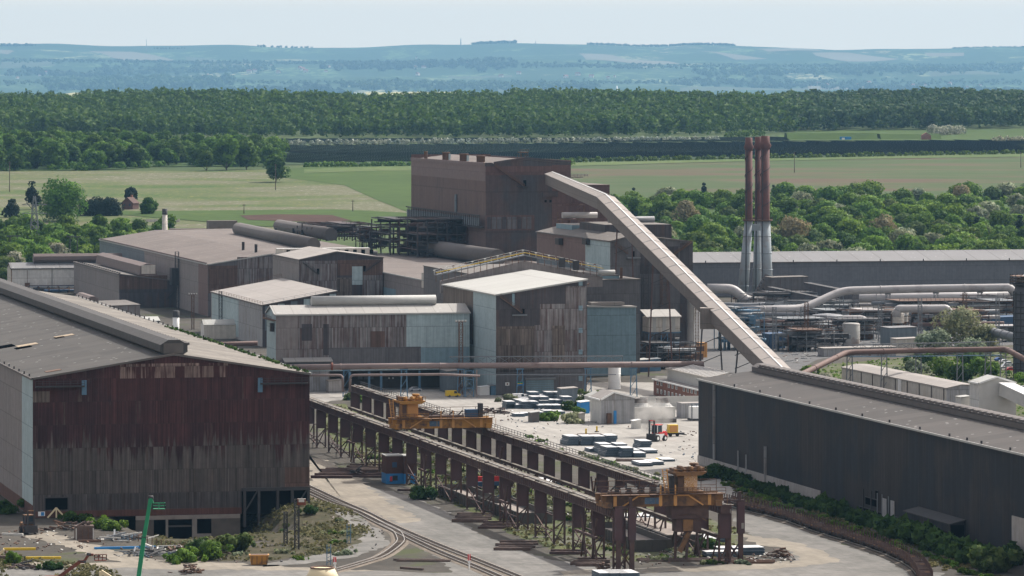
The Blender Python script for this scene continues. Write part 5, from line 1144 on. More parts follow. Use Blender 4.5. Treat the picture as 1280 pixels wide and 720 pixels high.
mb = MB(); A = G(863, 452); mb.lathe(0, 0, [(1.4, 0), (1.3, 27), (1.35, 27)], 'pipe_grey', 14)
t = thing('vent_stack', 'patchy silver vent stack in front of the large dark block', 'stack', A); mb.build('pipe', t); mb = MB(); mb.lattice((2.4, 0, 0), (2.4, 0, 24), 1.2, 'steel_rust', .15); mb.build('ladder', t)
mb = MB(); mb.box(0, 3.4, 0, 3, 0, 5.6, 'orange_face'); [mb.box(.2 + i * .8, .35 + i * .8, -.06, 0, .2, 5.4, 'orange') for i in range(4)]; o = mb.build('yellow_cabinet'); o.location = G(873, 447); o.rotation_euler = (0, 0, PHI); tag(o, 'tall ochre cabinet beside the silver vent stack', 'cabinet')

# long grey shed at the back right
B = Bld('stock_shed', 'very long slate-grey shed stretching behind the chimneys to the right edge', 'shed', 866, 371.5, w=230, L=46)
h0 = B.zf(866, 329); B.shell([(0, h0), (23, h0 + 4.2), (46, h0)], 'far_shed', 'roof_slate_y', axis='x', oh=.4, edge='vent')
for i in range(10):
    mb = MB(); b_ = 6 + i * 22; mb.box(b_, b_ + .4, -.9, -.5, h0 + .1, h0 + 1.2, 'steel_dark'); B.part(mb, 'eave_post')
# chimneys
def chimney(label, px, yb, r0, r1, ytop, ymid, lean=0., group=None):
    A = G(px, yb); s_ = A.y / F; t = thing('chimney', label, 'chimney', A, 0, group); zt = HC - (ytop - HY) * s_; zm = HC - (ymid - HY) * s_
    mb = MB(); ft = Vector((lean, 0, 0)); tp = Vector((0, 0, zm)); mb.tube([ft, ft.lerp(tp, .45), tp], r0, 'stack_blue', 20, rr=[r0, r0 * .88, r1 * 1.08])
    for i in range(1, 5): e_ = ft.lerp(tp, i / 5); rr_ = r0 + (r1 - r0) * i / 5 + .16; mb.tube([e_, e_ + Vector((0, 0, .5))], rr_, 'stack_blue', 20)
    mb.build('lower_shaft', t)
    mb = MB(); mb.lathe(0, 0, [(r1, zm), (r1 * .95, zt - 5)], 'stack_red', 18); mb.build('upper_shaft', t)
    mb = MB(); mb.lathe(0, 0, [(r1 * 1.0, zt - 6), (r1 * 1.35, zt - 4.4), (r1 * 1.0, zt - 3), (r1 * .95, zt), (r1 * .75, zt)], 'stack_red', 18); mb.build('cap', t)
    mb = MB(); mb.lathe(0, 0, [(r1 * 1.1, zm - .6), (r1 * 1.6, zm - .4), (r1 * 1.6, zm + .2), (r1, zm + .2)], 'steel_rust', 18)
    for j in range(14):
        a = j * 2 * math.pi / 14; mb.bar((r1 * 1.58 * math.cos(a), r1 * 1.58 * math.sin(a), zm + .2), (r1 * 1.58 * math.cos(a), r1 * 1.58 * math.sin(a), zm + 1.4), .12, 'steel_rust')
    mb.build('ring_platform', t)
    mb = MB(); pts = [(r1 * 1.05 * math.cos(a), r1 * 1.05 * math.sin(a), zm + 6 + (zt - zm - 14) * (a + 2.5) / 20) for a in [i * .35 - 2.5 for i in range(57)]]; mb.tube(pts, .16, 'steel_dark', 5); mb.build('helical_strake', t)
    mb = MB(); mb.bar((-r0 * .6, -r0 - .2, 0), (-r1 * .6, -r1 - .2, zt - 6), .45, 'steel_dark', .2); mb.build('ladder', t); return t
chimney('single left chimney with rust-red top and pale blue foot', 936, 379, 2.6, 1.75, 172, 275, -3.2)
chimney('middle chimney of the tight pair, its top a little lower', 948, 378, 2.2, 1.7, 171, 275, -.9)
chimney('right chimney of the tight pair, widest of the three', 956.5, 380, 2.8, 2.15, 170, 275, 1.3)
A = G(938, 379); mb = MB(); z_ = HC - (285 - HY) * A.y / F; mb.box(0, 9.5, -.6, .6, z_ - 1.2, z_ + 1.8, 'stack_blue'); o = mb.build('chimney_tie'); o.location = A; tag(o, 'blue-grey bridge tying the single chimney to the pair', 'bridge')

# conveyor gallery from the tower down to the right
P0, P1, P2 = D(690, 2058, 224), D(757, 1700, 254), D(985, 1420, 480)
t = thing('conveyor_gallery', 'long inclined conveyor gallery running down from the brown tower', 'conveyor', P1)
def gallery(a, b, w_, h_, nm, mside, mroof, ext=0):
    a, b = a - P1, b - P1; ax = (b - a).normalized(); b = b + ax * ext; x = ax.cross(Vector((0, 0, 1))).normalized(); u = Vector((0, 0, 1)); mb = MB()
    prof = [(-w_ / 2, -h_ / 2), (w_ / 2, -h_ / 2), (w_ / 2, h_ / 2), (0, h_ / 2 + .9), (-w_ / 2, h_ / 2)]
    vs = [e + x * p + u * q for e in (a, b) for p, q in prof]; n = 5
    mb.add(vs, [(0, 1, 6, 5), (1, 2, 7, 6), (4, 0, 5, 9), (0, 4, 3, 2, 1), (5, 6, 7, 8, 9)], mside); mb.build(nm, t)
    mb = MB(); rp = [(-w_ / 2 - .25, h_ / 2 - .02), (0, h_ / 2 + .92), (w_ / 2 + .25, h_ / 2 - .02), (w_ / 2 + .25, h_ / 2 + .2), (0, h_ / 2 + 1.15), (-w_ / 2 - .25, h_ / 2 + .2)]
    vs = [e + x * p + u * q for e in (a - ax * .2, b) for p, q in rp]; mb.add(vs, [(0, 1, 7, 6), (1, 2, 8, 7), (2, 3, 9, 8), (3, 4, 10, 9), (4, 5, 11, 10), (5, 0, 6, 11), (0, 5, 4, 1), (1, 4, 3, 2)], mroof); mb.build(nm + '_roof', t)
    mb = MB(); mb.bar(a + u * (h_ / 2 + 1.2), b + u * (h_ / 2 + 1.2), .35, 'white', .2)
    L_ = (b - a).length
    for i in range(int(L_ / 14) + 1):
        e = a + ax * min(i * 14, L_ - .5)
        for sx in (-1, 1): mb.bar(e + x * sx * (w_ / 2 + .3) + u * (h_ / 2 + .22), e + u * (h_ / 2 + 1.22), .3, 'vent_pale', .12)
    mb.build('ridge_cap', t)
M['conv_side'] = clad('conveyor_side_sheet', (.14, .120, .108), var=.07, streak=.2); M['conv_roof'] = plain('conveyor_roof_sheet', (.25, .222, .203), .15, .15, .8)
gallery(P0, P1, 6.2, 4.4, 'gallery', 'conv_side', 'conv_roof'); gallery(P1, P2, 6.2, 4.4, 'gallery', 'conv_side', 'conv_roof', 12)
for i, f in enumerate((.12, .34, .62, .8)):
    p = P1.lerp(P2, f) - P1; mb = MB()
    for dx in (-2.6, 2.6): mb.bar((p.x + dx * 1.6, p.y, -P1.z), (p.x + dx, p.y, p.z - 2.2), .5, 'steel_dark' if f > .5 else 'bos_red')
    for j in range(4): zz = -P1.z + (p.z + P1.z) * (j + .5) / 4.5; mb.bar((p.x - 3.6, p.y, zz), (p.x + 3.6, p.y, zz + 3), .25, 'steel_dark')
    mb.build('trestle', t)
p = P1.lerp(P2, .66) - P1; mb = MB(); mb.box(p.x - 6, p.x - .5, p.y - 3, p.y + 3, p.z - 4.5, p.z + 2.4, 'conv_side', 'conv_roof'); mb.build('transfer_house', t)
# ------------------------------------------------------------------ crane runways
U = Vector((-SP, CP, 0)); V = Vector((CP, SP, 0))
def along(px, py, z):  # site coordinate helpers
    p = G(px, py, z); return p
def runway(label, px0, py0, px1, py1, z, first, n, far):
    """px0: near end of the deck edge, px1: far end"""
    a, b = G(px0, py0, z), G(px1, py1, z); d = b - a; L = d.length; rot = math.atan2(d.y, d.x) - math.pi / 2
    t = thing('crane_runway', label, 'crane runway', (a.x, a.y, 0), rot)
    mb = MB(); mb.box(-.95, .95, 0, L, z - 1.7, z - .25, 'runway')
    for i in range(int(L / 1.9)): mb.box(-1.08, -.95, i * 1.9, i * 1.9 + .22, z - 1.7, z - .3, 'runway_plate')
    mb.box(-1.25, 1.25, 0, L, z - .25, z, 'runway', 'runway_top'); mb.box(-1.1, 1.1, 0, L, z - 1.9, z - 1.7, 'runway'); mb.build('girder', t)
    mb = MB(); mb.box(-.12, .12, 0, L, z + .004, z + .22, 'rail'); mb.build('crane_rail', t)
    mb = MB(); mb.railing([(1.9, 0, z - .1), (1.9, L, z - .1)], 'steel_dark', 1.1, 3.2, .1) if far else None
    mb.box(1.26, 2.0, 0, L, z - .2, z - .06, 'runway', 'runway_top')
    r_ = random.Random(len(label))
    for i in range(70): y_ = r_.uniform(0, L); mb.box(-1.3 + r_.random() * .6, -.6 + r_.random(), y_, y_ + r_.uniform(.4, 1.6), z, z + r_.uniform(.1, .35), r_.choice(['runway_top', 'scrap']))
    mb.build('walkway', t)
    proto = None
    for i in range(n):
        y_ = first + (L - first - 1.2) * i / (n - 1) if n > 1 else first
        if i == 0: y_ = .8
        if proto is None:
            mb = MB(); hp = z - 1.9
            mb.box(-1.25, 1.25, -.22, .22, hp - 5.2, hp, 'runway_plate'); mb.box(-1.35, -1.15, -.4, .4, hp - 5.3, hp, 'runway'); mb.box(1.15, 1.35, -.4, .4, hp - 5.3, hp, 'runway')
            for s_ in (-1, 1): mb.bar((s_ * 1.2, 0, 0), (s_ * 1.2, 0, hp - 5.2), .4, 'runway', .45); mb.box(s_ * 1.2 - .45, s_ * 1.2 + .45, -.5, .5, -.3, .25, 'concrete')
            mb.bar((-1.2, 0, .4), (1.2, 0, hp - 5.4), .25, 'runway'); mb.bar((-1.2, 0, 1.4), (1.2, 0, 1.4), .22, 'runway'); mb.bar((1.2, .1, .4), (-1.2, .1, 2.6), .22, 'runway')
            proto = mb.build('column', t); proto.location = (0, y_, 0)
        else:
            c = proto.copy(); COL.objects.link(c); c.parent = t; c.location = (0, y_, 0)
    if far:
        mb = MB(); mb.box(-1.9, -1.5, 0, L, 5.6, 6.3, 'runway'); mb.box(-2.2, -1.2, 0, L, 6.3, 6.4, 'runway', 'runway_top'); 
        for i in range(int(L / 11)): mb.bar((-1.7, i * 11, 6), (-1.7, i * 11 + 5, .3), .25, 'runway')
        mb.build('lower_walkway', t)
    for i in range(1, n - 1):  # thin ties between the trestles
        y_ = first + (L - first - 1.2) * i / (n - 1); y1_ = y_ + (L - first - 1.2) / (n - 1)
        if i % 2: mb = MB(); mb.bar((-1.2, y_, .4), (-1.2, y1_, z - 7.2), .22, 'runway'); mb.bar((1.2, y_, z - 7.2), (1.2, y1_, .4), .22, 'runway'); mb.bar((1.2, y_, z - 7), (1.2, y1_, z - 7), .2, 'runway'); mb.bar((-1.2, y_, 3), (-1.2, y1_, 3), .18, 'runway'); mb.build('tie', t)
    for f in (.035, .06, .26, .50, .75):  # heavier braced bays
        mb = MB(); y_ = L * f; mb.bar((-1.7, y_, .3), (-1.7, y_ + 4.5, z - 3), .35, 'runway'); mb.bar((-1.7, y_ + 4.5, .3), (-1.7, y_, z - 3), .35, 'runway'); mb.bar((-1.7, y_, 5.5), (-1.7, y_ + 9, 5.5), .5, 'runway'); mb.build('bracing', t)
    return t, L
t1, L1 = runway('near crane runway on dark plated columns beside the road', 775, 637, 372, 493, 12.6, .8, 22, False)
t2, L2 = runway('far crane runway with a walkway below its deck, behind the first', 907, 631, 443, 481.5, 12.6, 1, 24, True)
# solid end frames
for px, py, lab in ((781, 636, 'tall plated end portal closing the near crane runway'), (917, 628, 'tall plated end portal with two openings closing the far crane runway')):
    p = G(px, py, 12.6); t = thing('end_portal', lab, 'portal', (p.x, p.y - 1.5, 0), PHI)
    for s_ in (-1.45, 1.45):
        mb = MB(); mb.box(s_ - .8, s_ + .8, -.5, .3, 6.2, 12.8, 'runway_plate'); mb.box(s_ - .5, s_ + .5, -.35, .2, 0, 6.2, 'runway')
        if 'two' in lab: mb.box(s_ - .25 + .3, s_ + .6, -.53, -.5, 7.2, 8.4, 'yard') if s_ > 0 else mb.box(s_ + .1, s_ + .7, -.53, -.5, 10, 11.4, 'yard')
        mb.build('leg', t)
    mb = MB(); mb.bar((-1.4, 0, .4), (1.4, 0, 4.5), .3, 'runway'); mb.bar((1.4, 0, .4), (-1.4, 0, 4.5), .3, 'runway'); mb.box(-2.2, 2.2, -.3, .2, 12.8, 13.3, 'runway'); mb.box(.9, 1.5, -.3, .2, 13.3, 15, 'runway'); mb.build('bracing', t)
# travelling cranes
def crane(label, p, worn, mural, cab_at, seed, hang):
    """bridge crane spanning the two runways; local x along the span"""
    r_ = random.Random(seed); c1, c2 = ('orange', 'orange_face') if not worn else ('orange_old', 'orange_face')
    t = thing('travelling_crane', label, 'crane', (p.x, p.y, 12.8), PHI); Ls = 23.8
    for y_ in (-2.4, 2.4):
        mb = MB(); mb.prism([(-1.2, 1.1), (.5, .15), (Ls - .5, .15), (Ls + 1.2, 1.1), (Ls + 1.2, 2.5), (-1.2, 2.5)], 'y', y_ - .5, y_ + .5, c1); mb.box(-1.3, Ls + 1.3, y_ - .7, y_ + .7, 2.5, 2.7, c1)
        for i in range(9): mb.box(1 + i * 3.1, 1.12 + i * 3.1, y_ - .58, y_ - .5, .3, 2.5, c1)
        mb.build('girder', t)
    for x_ in (0, Ls):
        mb = MB(); mb.box(x_ - .7, x_ + .7, -4, 4, .1, 1.3, c1)
        for y_ in (-3.4, -2, 2, 3.4): mb.tube([(x_ - .35, y_, .35), (x_ + .35, y_, .35)], .45, 'steel_dark', 10)
        mb.build('end_carriage', t)
    y_ = -2.93
    for x0, x1, sgn in ((3.2, 6.6, 1), (Ls - 3.2, Ls - 6.4, -1)): mb = MB(); mb.bar((x0, y_ - .1, .3), (x1, y_ - .1, 2.4), .28, c2); mb.bar((x1 - .1 * sgn, y_ - .1, 2.4), (x1 + 2.4 * sgn, y_ - .1, 2.4), .28, c2); mb.build('handrail_brace', t)
    for x_ in (1.6, 11.4, 14.6, Ls - 1.8): mb = MB(); mb.box(x_ - .35, x_ + .35, y_ - .12, y_, .3, 2.45, c2); mb.build('girder_stiffener', t)
    for x_ in (11.4, 14.6): mb = MB(); mb.box(x_ - .15, x_ + .15, y_ - .2, y_, .2, 4.6, c2); mb.build('walkway_post', t)
    mb = MB(); mb.box(*mural, y_ - .05, y_ + .02, .7, 2.0, 'graffiti_blue'); mb.build('mural', t)
    mb = MB(); mb.box(-1.5, Ls + 1.5, -3.8, -3.0, 2.62, 2.72, 'steel_rust'); mb.railing([(-1.5, -3.8, 2.7), (Ls + 1.5, -3.8, 2.7)], 'steel_rust', 1.2, 2., .1); mb.railing([(-1.5, 3.6, 2.7), (Ls + 1.5, 3.6, 2.7)], 'steel_rust', 2.4, 3.2, .12); mb.build('walkway', t)
    x_ = cab_at; top = MB(); cab = MB()
    cab.box(x_ - 2.1, x_ + 2.0, -1.8, 2, 2.9, 6.5, c1); MH = cab.build('machinery_house', t)
    mb = MB(); mb.box(x_ - .75, x_ + 2.05, -1.9, -1.8, 3.1, 6.4, c2 if not worn else 'graffiti'); mb.build('house_front', MH)
    mb = MB(); mb.box(x_ - 2.1, x_ - 1., -1.84, -1.8, 3.1, 6.2, 'steel_rust'); mb.build('house_door', MH)
    mb = MB(); mb.prism([(x_ - 2.8, 6.5), (x_ + 2.6, 6.5), (x_ + 3.7, 7.1), (x_ + 3.7, 7.3), (x_ - 3.4, 7.3), (x_ - 3.4, 7.0)], 'y', -3.4, 3.4, c1); mb.railing([(x_ - 3.4, -3.3, 7.3), (x_ + 3.7, -3.3, 7.3)], c1, 1.0, 1.5, .1); mb.build('upper_platform', t)
    mb = MB()
    for i in range(7): a = x_ - 3 + i * .95; mb.box(a, a + r_.uniform(.5, 1.1), -2.6, r_.uniform(-1, 2), 7.3, 7.3 + r_.uniform(.5, 1.3), r_.choice([c1, 'steel_rust', c1]))
    for i in range(3): mb.tube([(x_ - 2 + i * 1.9, -2.4, 7.8), (x_ - 1 + i * 1.9, -2.4, 7.8)], .6, c1, 10)
    mb.lathe(x_ + 1.8, 0, [(.7, 7.3), (.7, 8.4), (1.0, 8.5), (1.0, 8.9)], c1, 12); mb.build('hoist_gear', t)
    mb = MB(); mb.bar((x_ - 5.2, -2.9, 2.9), (x_ - 5.8, -2.9, 7.9), .18, c2); mb.bar((x_ - 4.4, -2.9, 2.9), (x_ - 4.8, -2.9, 7.9), .18, c2)
    for i in range(12): mb.bar((x_ - 5.2 - i * .05, -2.9, 3.2 + i * .38), (x_ - 4.4 - i * .033, -2.9, 3.2 + i * .38), .1, c2)
    mb.build('ladder', t)
    mb = MB(); mb.box(x_ - 3, x_ + 3.4, -2.9, 2.6, 2.85, 3.15, c1); mb.railing([(x_ - 3, -2.9, 3.1), (x_ + 4.6, -2.9, 3.1)], c1, .9, 1.2, .1); mb.build('house_platform', t)
    mb = MB(); xo = 9 if x_ < 14 else 1
    for i in range(5): mb.bar((xo + i * 2.4, .5, 2.8), (xo + 1.6 + i * 2.4, .5, 4.4), .3, 'steel_dark')
    if not worn: mb.box(xo + 9.5, xo + 12.6, -1, 1.4, 2.8, 4.7, 'blue_dark')
    else: [mb.box(xo + 1 + i * 1.3, xo + 2 + i * 1.3, -1, -.9, 2.9, 4., 'dirty_white' if i % 2 else 'steel_dark') for i in range(8)]
    mb.box(xo + 12.8, xo + 13.8, -1.5, .5, 2.8, 6.3, 'steel_dark'); mb.box(xo, xo + 9, -.6, 1.2, 2.8, 3.3, 'scrap'); mb.build('bridge_gear', t)
    if hang:
        mb = MB(); mb.box(x_ - 3.6, x_ + 4.4, -2, 2, -2.6, .1, 'runway'); mb.box(x_ - 2.5, x_ + 3, -1.6, 1.6, -5.4, -2.6, 'runway'); mb.build('hanging_frame', t)
        mb = MB(); mb.box(x_ - 1, x_ + 1.1, -2., -1.6, -5.2, -2.8, 'orange_old'); mb.bar((x_ - 2.4, -1.9, -1.8), (x_ + 1.6, -1.9, -1.8), .2, 'orange_old'); mb.bar((x_ + 1.6, -1.9, -1.8), (x_ + 4.2, -1.9, -3.2), .2, 'orange_old'); mb.build('operator_cab', t)
        mb = MB(); mb.bar((x_ + .6, -1, -5.2), (x_ - 1.6, -1, -9.6), .7, 'orange_old', 1.); mb.bar((x_ + 1., 1, -5.2), (x_ + .4, 1, -11.4), .5, 'runway'); mb.bar((x_ - 1.8, 1, -5.2), (x_ - 2, 1, -11.4), .5, 'runway'); mb.build('grab', t)
    return t
crane('ochre travelling crane with its bright house on the left, far along the runways', G(494, 536, 12.8), False, (8.4, 11.2), 3.6, 1, False)
crane('worn travelling crane with scribbled house on the right, near the runway ends', G(764, 637, 12.8) + U * 6, True, (8., 11.2), 17.6, 2, True)

# ------------------------------------------------------------------ pipelines
def pipeline(name, label, nodes, r, mat, flange=0, cols=None, colm='blue_col', ry=1.0, bend=4, cat='pipe'):
    """nodes: (px, py, d) axis points; cols: px of supports standing on the ground"""
    P = [D(px, d, py) for px, py, d in nodes]; base = P[0].copy(); base.z = 0
    t = thing(name, label, cat, base); Q = []
    for i, p in enumerate(P):
        if 0 < i < len(P) - 1:
            a, b = P[i - 1], P[i + 1]; k_ = min((p - a).length, (b - p).length) * .3; k_ = min(k_, r * 3)
            p0 = p + (a - p).normalized() * k_; p1 = p + (b - p).normalized() * k_
            for j in range(bend + 1): s_ = j / bend; Q.append(p0.lerp(p, s_).lerp(p.lerp(p1, s_), s_))
        else: Q.append(p)
    mb = MB(); mb.tube([q - base for q in Q], r, mat, 12); mb.build('pipe_run', t)
    if flange:
        for a, b in zip(P, P[1:]):
            L = (b - a).length; n = int(L / flange)
            for i in range(n):
                mb = MB(); e = a.lerp(b, (i + .5) / n) - base; ax = (b - a).normalized(); mb.tube([e - ax * .18, e + ax * .18], r * 1.12, mat, 12); mb.build('flange', t)
    for px in cols or []:
        for (x0, y0, d0), (x1, y1, d1) in zip(nodes, nodes[1:]):
            if min(x0, x1) <= px <= max(x0, x1):
                f_ = (px - x0) / (x1 - x0); p = D(x0, d0, y0).lerp(D(x1, d1, y1), f_) - base; mb = MB()
                for s_ in (-.8, .8): mb.bar((p.x + s_ * 1.4, p.y, -.2), (p.x + s_, p.y, p.z - r), .35, colm)
                for j in range(int(p.z / 3)): mb.bar((p.x - 1, p.y, j * 3), (p.x + 1, p.y, j * 3 + 3), .18, colm)
                mb.box(p.x - 1.3, p.x + 1.3, p.y - .4, p.y + .4, p.z - r - .4, p.z - r, colm); mb.build('pipe_support', t); break
    return t
t = pipeline('main_pipe', 'long dusty pink pipe crossing in front of the central buildings', [(352, 459.5, 1500), (500, 457.5, 1500), (700, 456.5, 1500), (880, 455, 1500)], .95, 'pipe_pink', 24, [433, 505, 576, 650, 735, 792])
mb = MB(); p = D(415, 1500, 458) - Vector((D(352, 1500, 459.5).x, 1500, 0)); mb.tube([p - Vector((.35, 0, 0)), p + Vector((.35, 0, 0))], 1.3, 'red_lead', 14); mb.build('red_flange', t)
mb = MB(); p0, p1 = D(560, 1498, 468), D(770, 1498, 466); b_ = Vector((D(352, 1500, 459.5).x, 1500, 0)); mb.lattice(D(562, 1503, 451) - b_, D(778, 1503, 450) - b_, 2.6, 'steel_grey', .2, 4., .14); mb.box(p0.x - b_.x, p1.x - b_.x, -2.2, -1.0, p0.z - .2, p0.z, 'steel_grey'); mb.build('pipe_bridge', t)
pipeline('thin_pipe', 'thin pale pipe looping beneath the pink pipe at the left', [(387, 469, 1490), (428, 469, 1490), (429, 490, 1490)], .4, 'pipe_pink'); pipeline('thin_pipe', 'thin pale pipe beneath the pink pipe in the centre', [(437, 490, 1490), (438, 469, 1490), (552, 468, 1490), (600, 470, 1490)], .4, 'pipe_pink')
pipeline('yard_pipe', 'dull red pipe low in front of the small cream shed', [(232, 432, 1720), (322, 429, 1720)], .9, 'pipe_rust', 15)
pipeline('rust_pipe', 'rusty pipe rising and crossing over the bushes at the right', [(978, 471, 1420), (1004, 467, 1440), (1058, 440.5, 1480), (1150, 438, 1490), (1258, 436.5, 1490), (1300, 460, 1400)], .88, 'pipe_rust', 16, [1062, 1105, 1148, 1200, 1235, 1254], 'steel_grey')
b0_, b1_ = D(1062, 1484, 436), D(1252, 1494, 432); t = thing('pipe_bridge', 'grey lattice walkway running along the rusty pipe at the right', 'walkway', (b0_.x, b0_.y, 0)); mb = MB(); o_ = Vector((b0_.x, b0_.y, 0)); mb.lattice(b0_ - o_ + Vector((0, 2, 0)), b1_ - o_ + Vector((0, 2, 0)), 2.4, 'steel_grey', .18, 4, .13); mb.build('truss', t)
mb = MB(); a, b = D(1062, 1486, 446) - o_, D(1252, 1492, 444) - o_; mb.bar(a, b, 1.2, 'blue_col', .25); mb.build('walkway_deck', t)
PG = 'pipe_grey'
pipeline('gas_main', 'upper pale gas main bending up from the conveyor and running to the tower', [(905, 388, 1985), (1003, 386, 2000), (1052, 363.5, 2010), (1150, 361, 2010), (1262, 359.5, 2005), (1268, 366, 2005)], 1.75, PG, 26, [1003, 1052, 1110, 1170, 1225], 'steel_grey', bend=6)
pipeline('gas_main', 'lower pale gas main with an S bend behind the conveyor', [(884, 360.5, 2060), (916, 361, 2060), (934, 376, 2060), (985, 376.5, 2065), (1042, 372.5, 2075), (1150, 372, 2075), (1262, 370, 2070)], 2.1, PG, 28, [950, 990, 1070, 1140, 1200, 1240], 'steel_grey', bend=6)
pipeline('gas_main', 'short dark pipe beneath the S bend of the gas main', [(884, 381, 2050), (940, 382, 2050), (985, 379, 2052)], 1.2, 'pipe_dark', 20)
pipeline('duct', 'large grey duct with a down bend left of the cyclone', [(1004, 400.5, 1850), (1078, 400, 1850), (1087, 408, 1850), (1087, 424, 1850)], 1.9, PG, 14, [1010, 1040, 1066], 'steel_grey', bend=6)
pipeline('duct', 'grey duct arching from the cyclone to the right', [(1121, 396, 1880), (1122, 386, 1880), (1184, 385.5, 1880), (1190, 397, 1880)], 1.6, PG, 12, bend=6)
pipeline('duct', 'dark duct beside the furnace tower under the gas mains', [(1235, 413, 1760), (1275, 424, 1720)], 1.7, 'pipe_dark', 8)
for i, (lab, n_, r_p, m_) in enumerate((('thin pale pipe running low under the gas mains, farthest back', [(960, 383, 2090), (1262, 378, 2080)], .7, 'pipe_grey'), ('dark pipe running low in front of the gas mains', [(930, 393, 1960), (1060, 394, 1955), (1250, 389, 1950)], .9, 'pipe_dark'), ('rusty pipe stepping down beside the large duct', [(940, 402, 1900), (1000, 402, 1900), (1004, 410, 1900), (1110, 411, 1895)], .7, 'pipe_rust'), ('pale pipe passing behind the cyclone vessels', [(1050, 399, 1940), (1105, 398, 1940), (1250, 396, 1930)], .8, 'pipe_grey'), ('rusty pipe low behind the silvery trees', [(1140, 406, 1880), (1255, 404, 1870)], .8, 'pipe_rust'), ('thin dark pipe behind the blue container', [(905, 414, 1880), (1010, 416, 1880)], .8, 'pipe_dark'), ('thin pale pipe at the foot of the large duct', [(985, 421, 1850), (1060, 422, 1850)], .6, 'pipe_grey'))): pipeline('gas_pipe', lab, n_, r_p, m_, 18, [n_[0][0] + 14, (n_[0][0] + n_[-1][0]) / 2, n_[-1][0] - 14], 'steel_grey')
# furnace tower at the right edge
A = G(1290, 473); s_ = A.y / F; t = thing('furnace_tower', 'dark round tower with hooped cladding at the right edge', 'tower', A); hgt = HC - (352 - HY) * s_
mb = MB(); mb.lathe(0, 0, [(6.2, 0), (6.2, hgt * .9), (5.4, hgt)], 'tower_dark', 28); mb.build('shell', t)
mb = MB()
for i in range(14): mb.lathe(0, 0, [(6.2, hgt * (i + .4) / 15.5), (6.5, hgt * (i + .4) / 15.5 + .1), (6.5, hgt * (i + .4) / 15.5 + .4), (6.2, hgt * (i + .4) / 15.5 + .5)], 'steel_dark', 28)
for i in range(16): a = i * math.pi / 8; mb.bar((6.4 * math.cos(a), 6.4 * math.sin(a), 0), (6.4 * math.cos(a), 6.4 * math.sin(a), hgt * .9), .3, 'steel_dark')
mb.build('hoops', t)
mb = MB(); mb.lathe(0, 0, [(5.6, hgt), (2, hgt + 3.2), (.5, hgt + 3.4)], 'vent_pale', 24); mb.build('cap', t)
mb = MB(); mb.lathe(0, 0, [(6.2, hgt - 1.2), (7.8, hgt - 1), (7.8, hgt - .6), (6, hgt - .6)], 'steel_dark', 24)
for i in range(20): a = i * math.pi / 10; p = (7.6 * math.cos(a), 7.6 * math.sin(a)); mb.bar((*p, hgt - .6), (*p, hgt + 2.6), .2, 'steel_dark')
for zz in (.6, 1.6, 2.5): mb.lathe(0, 0, [(7.55, hgt - .6 + zz), (7.7, hgt - .6 + zz), (7.7, hgt - .45 + zz), (7.55, hgt - .45 + zz)], 'steel_rust', 24)
mb.build('top_gallery', t)
# pipe racks, tanks and sheds of the gas plant
SD = ['steel_dark', 'steel_grey', 'steel_grey', 'pipe_dark', 'steel_dark', 'steel_rust', 'pipe_grey']
SG = ['steel_grey', 'steel_dark', 'steel_grey', 'pipe_dark']
for i, (lab, px, yb, w_, l_, z1, n, mats) in enumerate((
        ('grey steel pipe rack behind the foot of the conveyor', 955, 432, 30, 16, 10, (8, 2, 4), SD), ('pipe rack with pale pipes under the upper gas main', 1000, 412, 34, 20, 7.5, (9, 2, 3), SD),
        ('pipe rack with many levels left of the cyclone', 1060, 418, 26, 18, 9.5, (7, 2, 4), SD), ('pipe rack behind the cyclone under both gas mains', 1110, 404, 38, 20, 9, (10, 2, 3), SD),
        ('rust-spotted pipe rack under the gas mains at the right', 1185, 404, 30, 20, 9, (8, 2, 4), ['steel_grey', 'steel_rust', 'steel_dark']), ('low pipe rack between dark stepped roofs and gas mains', 965, 398, 40, 20, 7, (10, 2, 2), ['steel_dark', 'steel_grey']),
        ('blue-grey pipe rack beside the wagons at the foot of the conveyor', 905, 438, 16, 14, 16, (4, 2, 4), ['blue_col', 'steel_grey']), ('sooty pipe rack left of the large duct', 985, 440, 22, 14, 8, (6, 2, 3), SD), ('rusty pipe rack between plant room and gas mains', 1150, 414, 30, 18, 8, (8, 2, 3), ['steel_rust', 'steel_dark', 'steel_grey']), ('dark pipe rack at the foot of the chimneys', 925, 392, 36, 14, 9, (9, 2, 3), SD), ('long low pipe rack under the right end of the gas mains', 1215, 400, 44, 16, 10, (11, 2, 3), SD), ('dark rack of thin pipes behind the small pale drum', 1025, 426, 26, 16, 8, (7, 2, 3), SD),
        ('low rack of pipes in front of the furnace tower', 1215, 428, 22, 12, 6, (6, 2, 2), SD))):
    tangle_thing('pipe_rack', lab, 'pipe rack', px, yb, w_, l_, 0, z1, n, mats, 20 + i, .32, True, 22)
def tank(label, px, yb, r, h, mat='tank', cone=False, z=0):
    A = G(px, yb); t = thing('tank', label, 'tank', A); mb = MB(); mb.lathe(0, 0, [(r, z), (r, z + h)] + ([(r * .35, z + h + r * .8), (.1, z + h + r * .85)] if cone else [(r * .9, z + h + .3), (.1, z + h + r * .15)]), mat, 22); mb.build('shell', t)
    mb = MB(); [mb.lathe(0, 0, [(r + .06, z + h * k_), (r + .06, z + h * k_ + .2)], mat, 22) for k_ in (.02, .33, .66, .96)]; mb.build('hoop', t)
    if z > 0:
        for sx in (-1, 1):
            for sy in (-1, 1): mb = MB(); mb.bar((sx * r * .65, sy * r * .65, 0), (sx * r * .65, sy * r * .65, z), .35, 'steel_grey'); mb.build('leg', t)
    return t
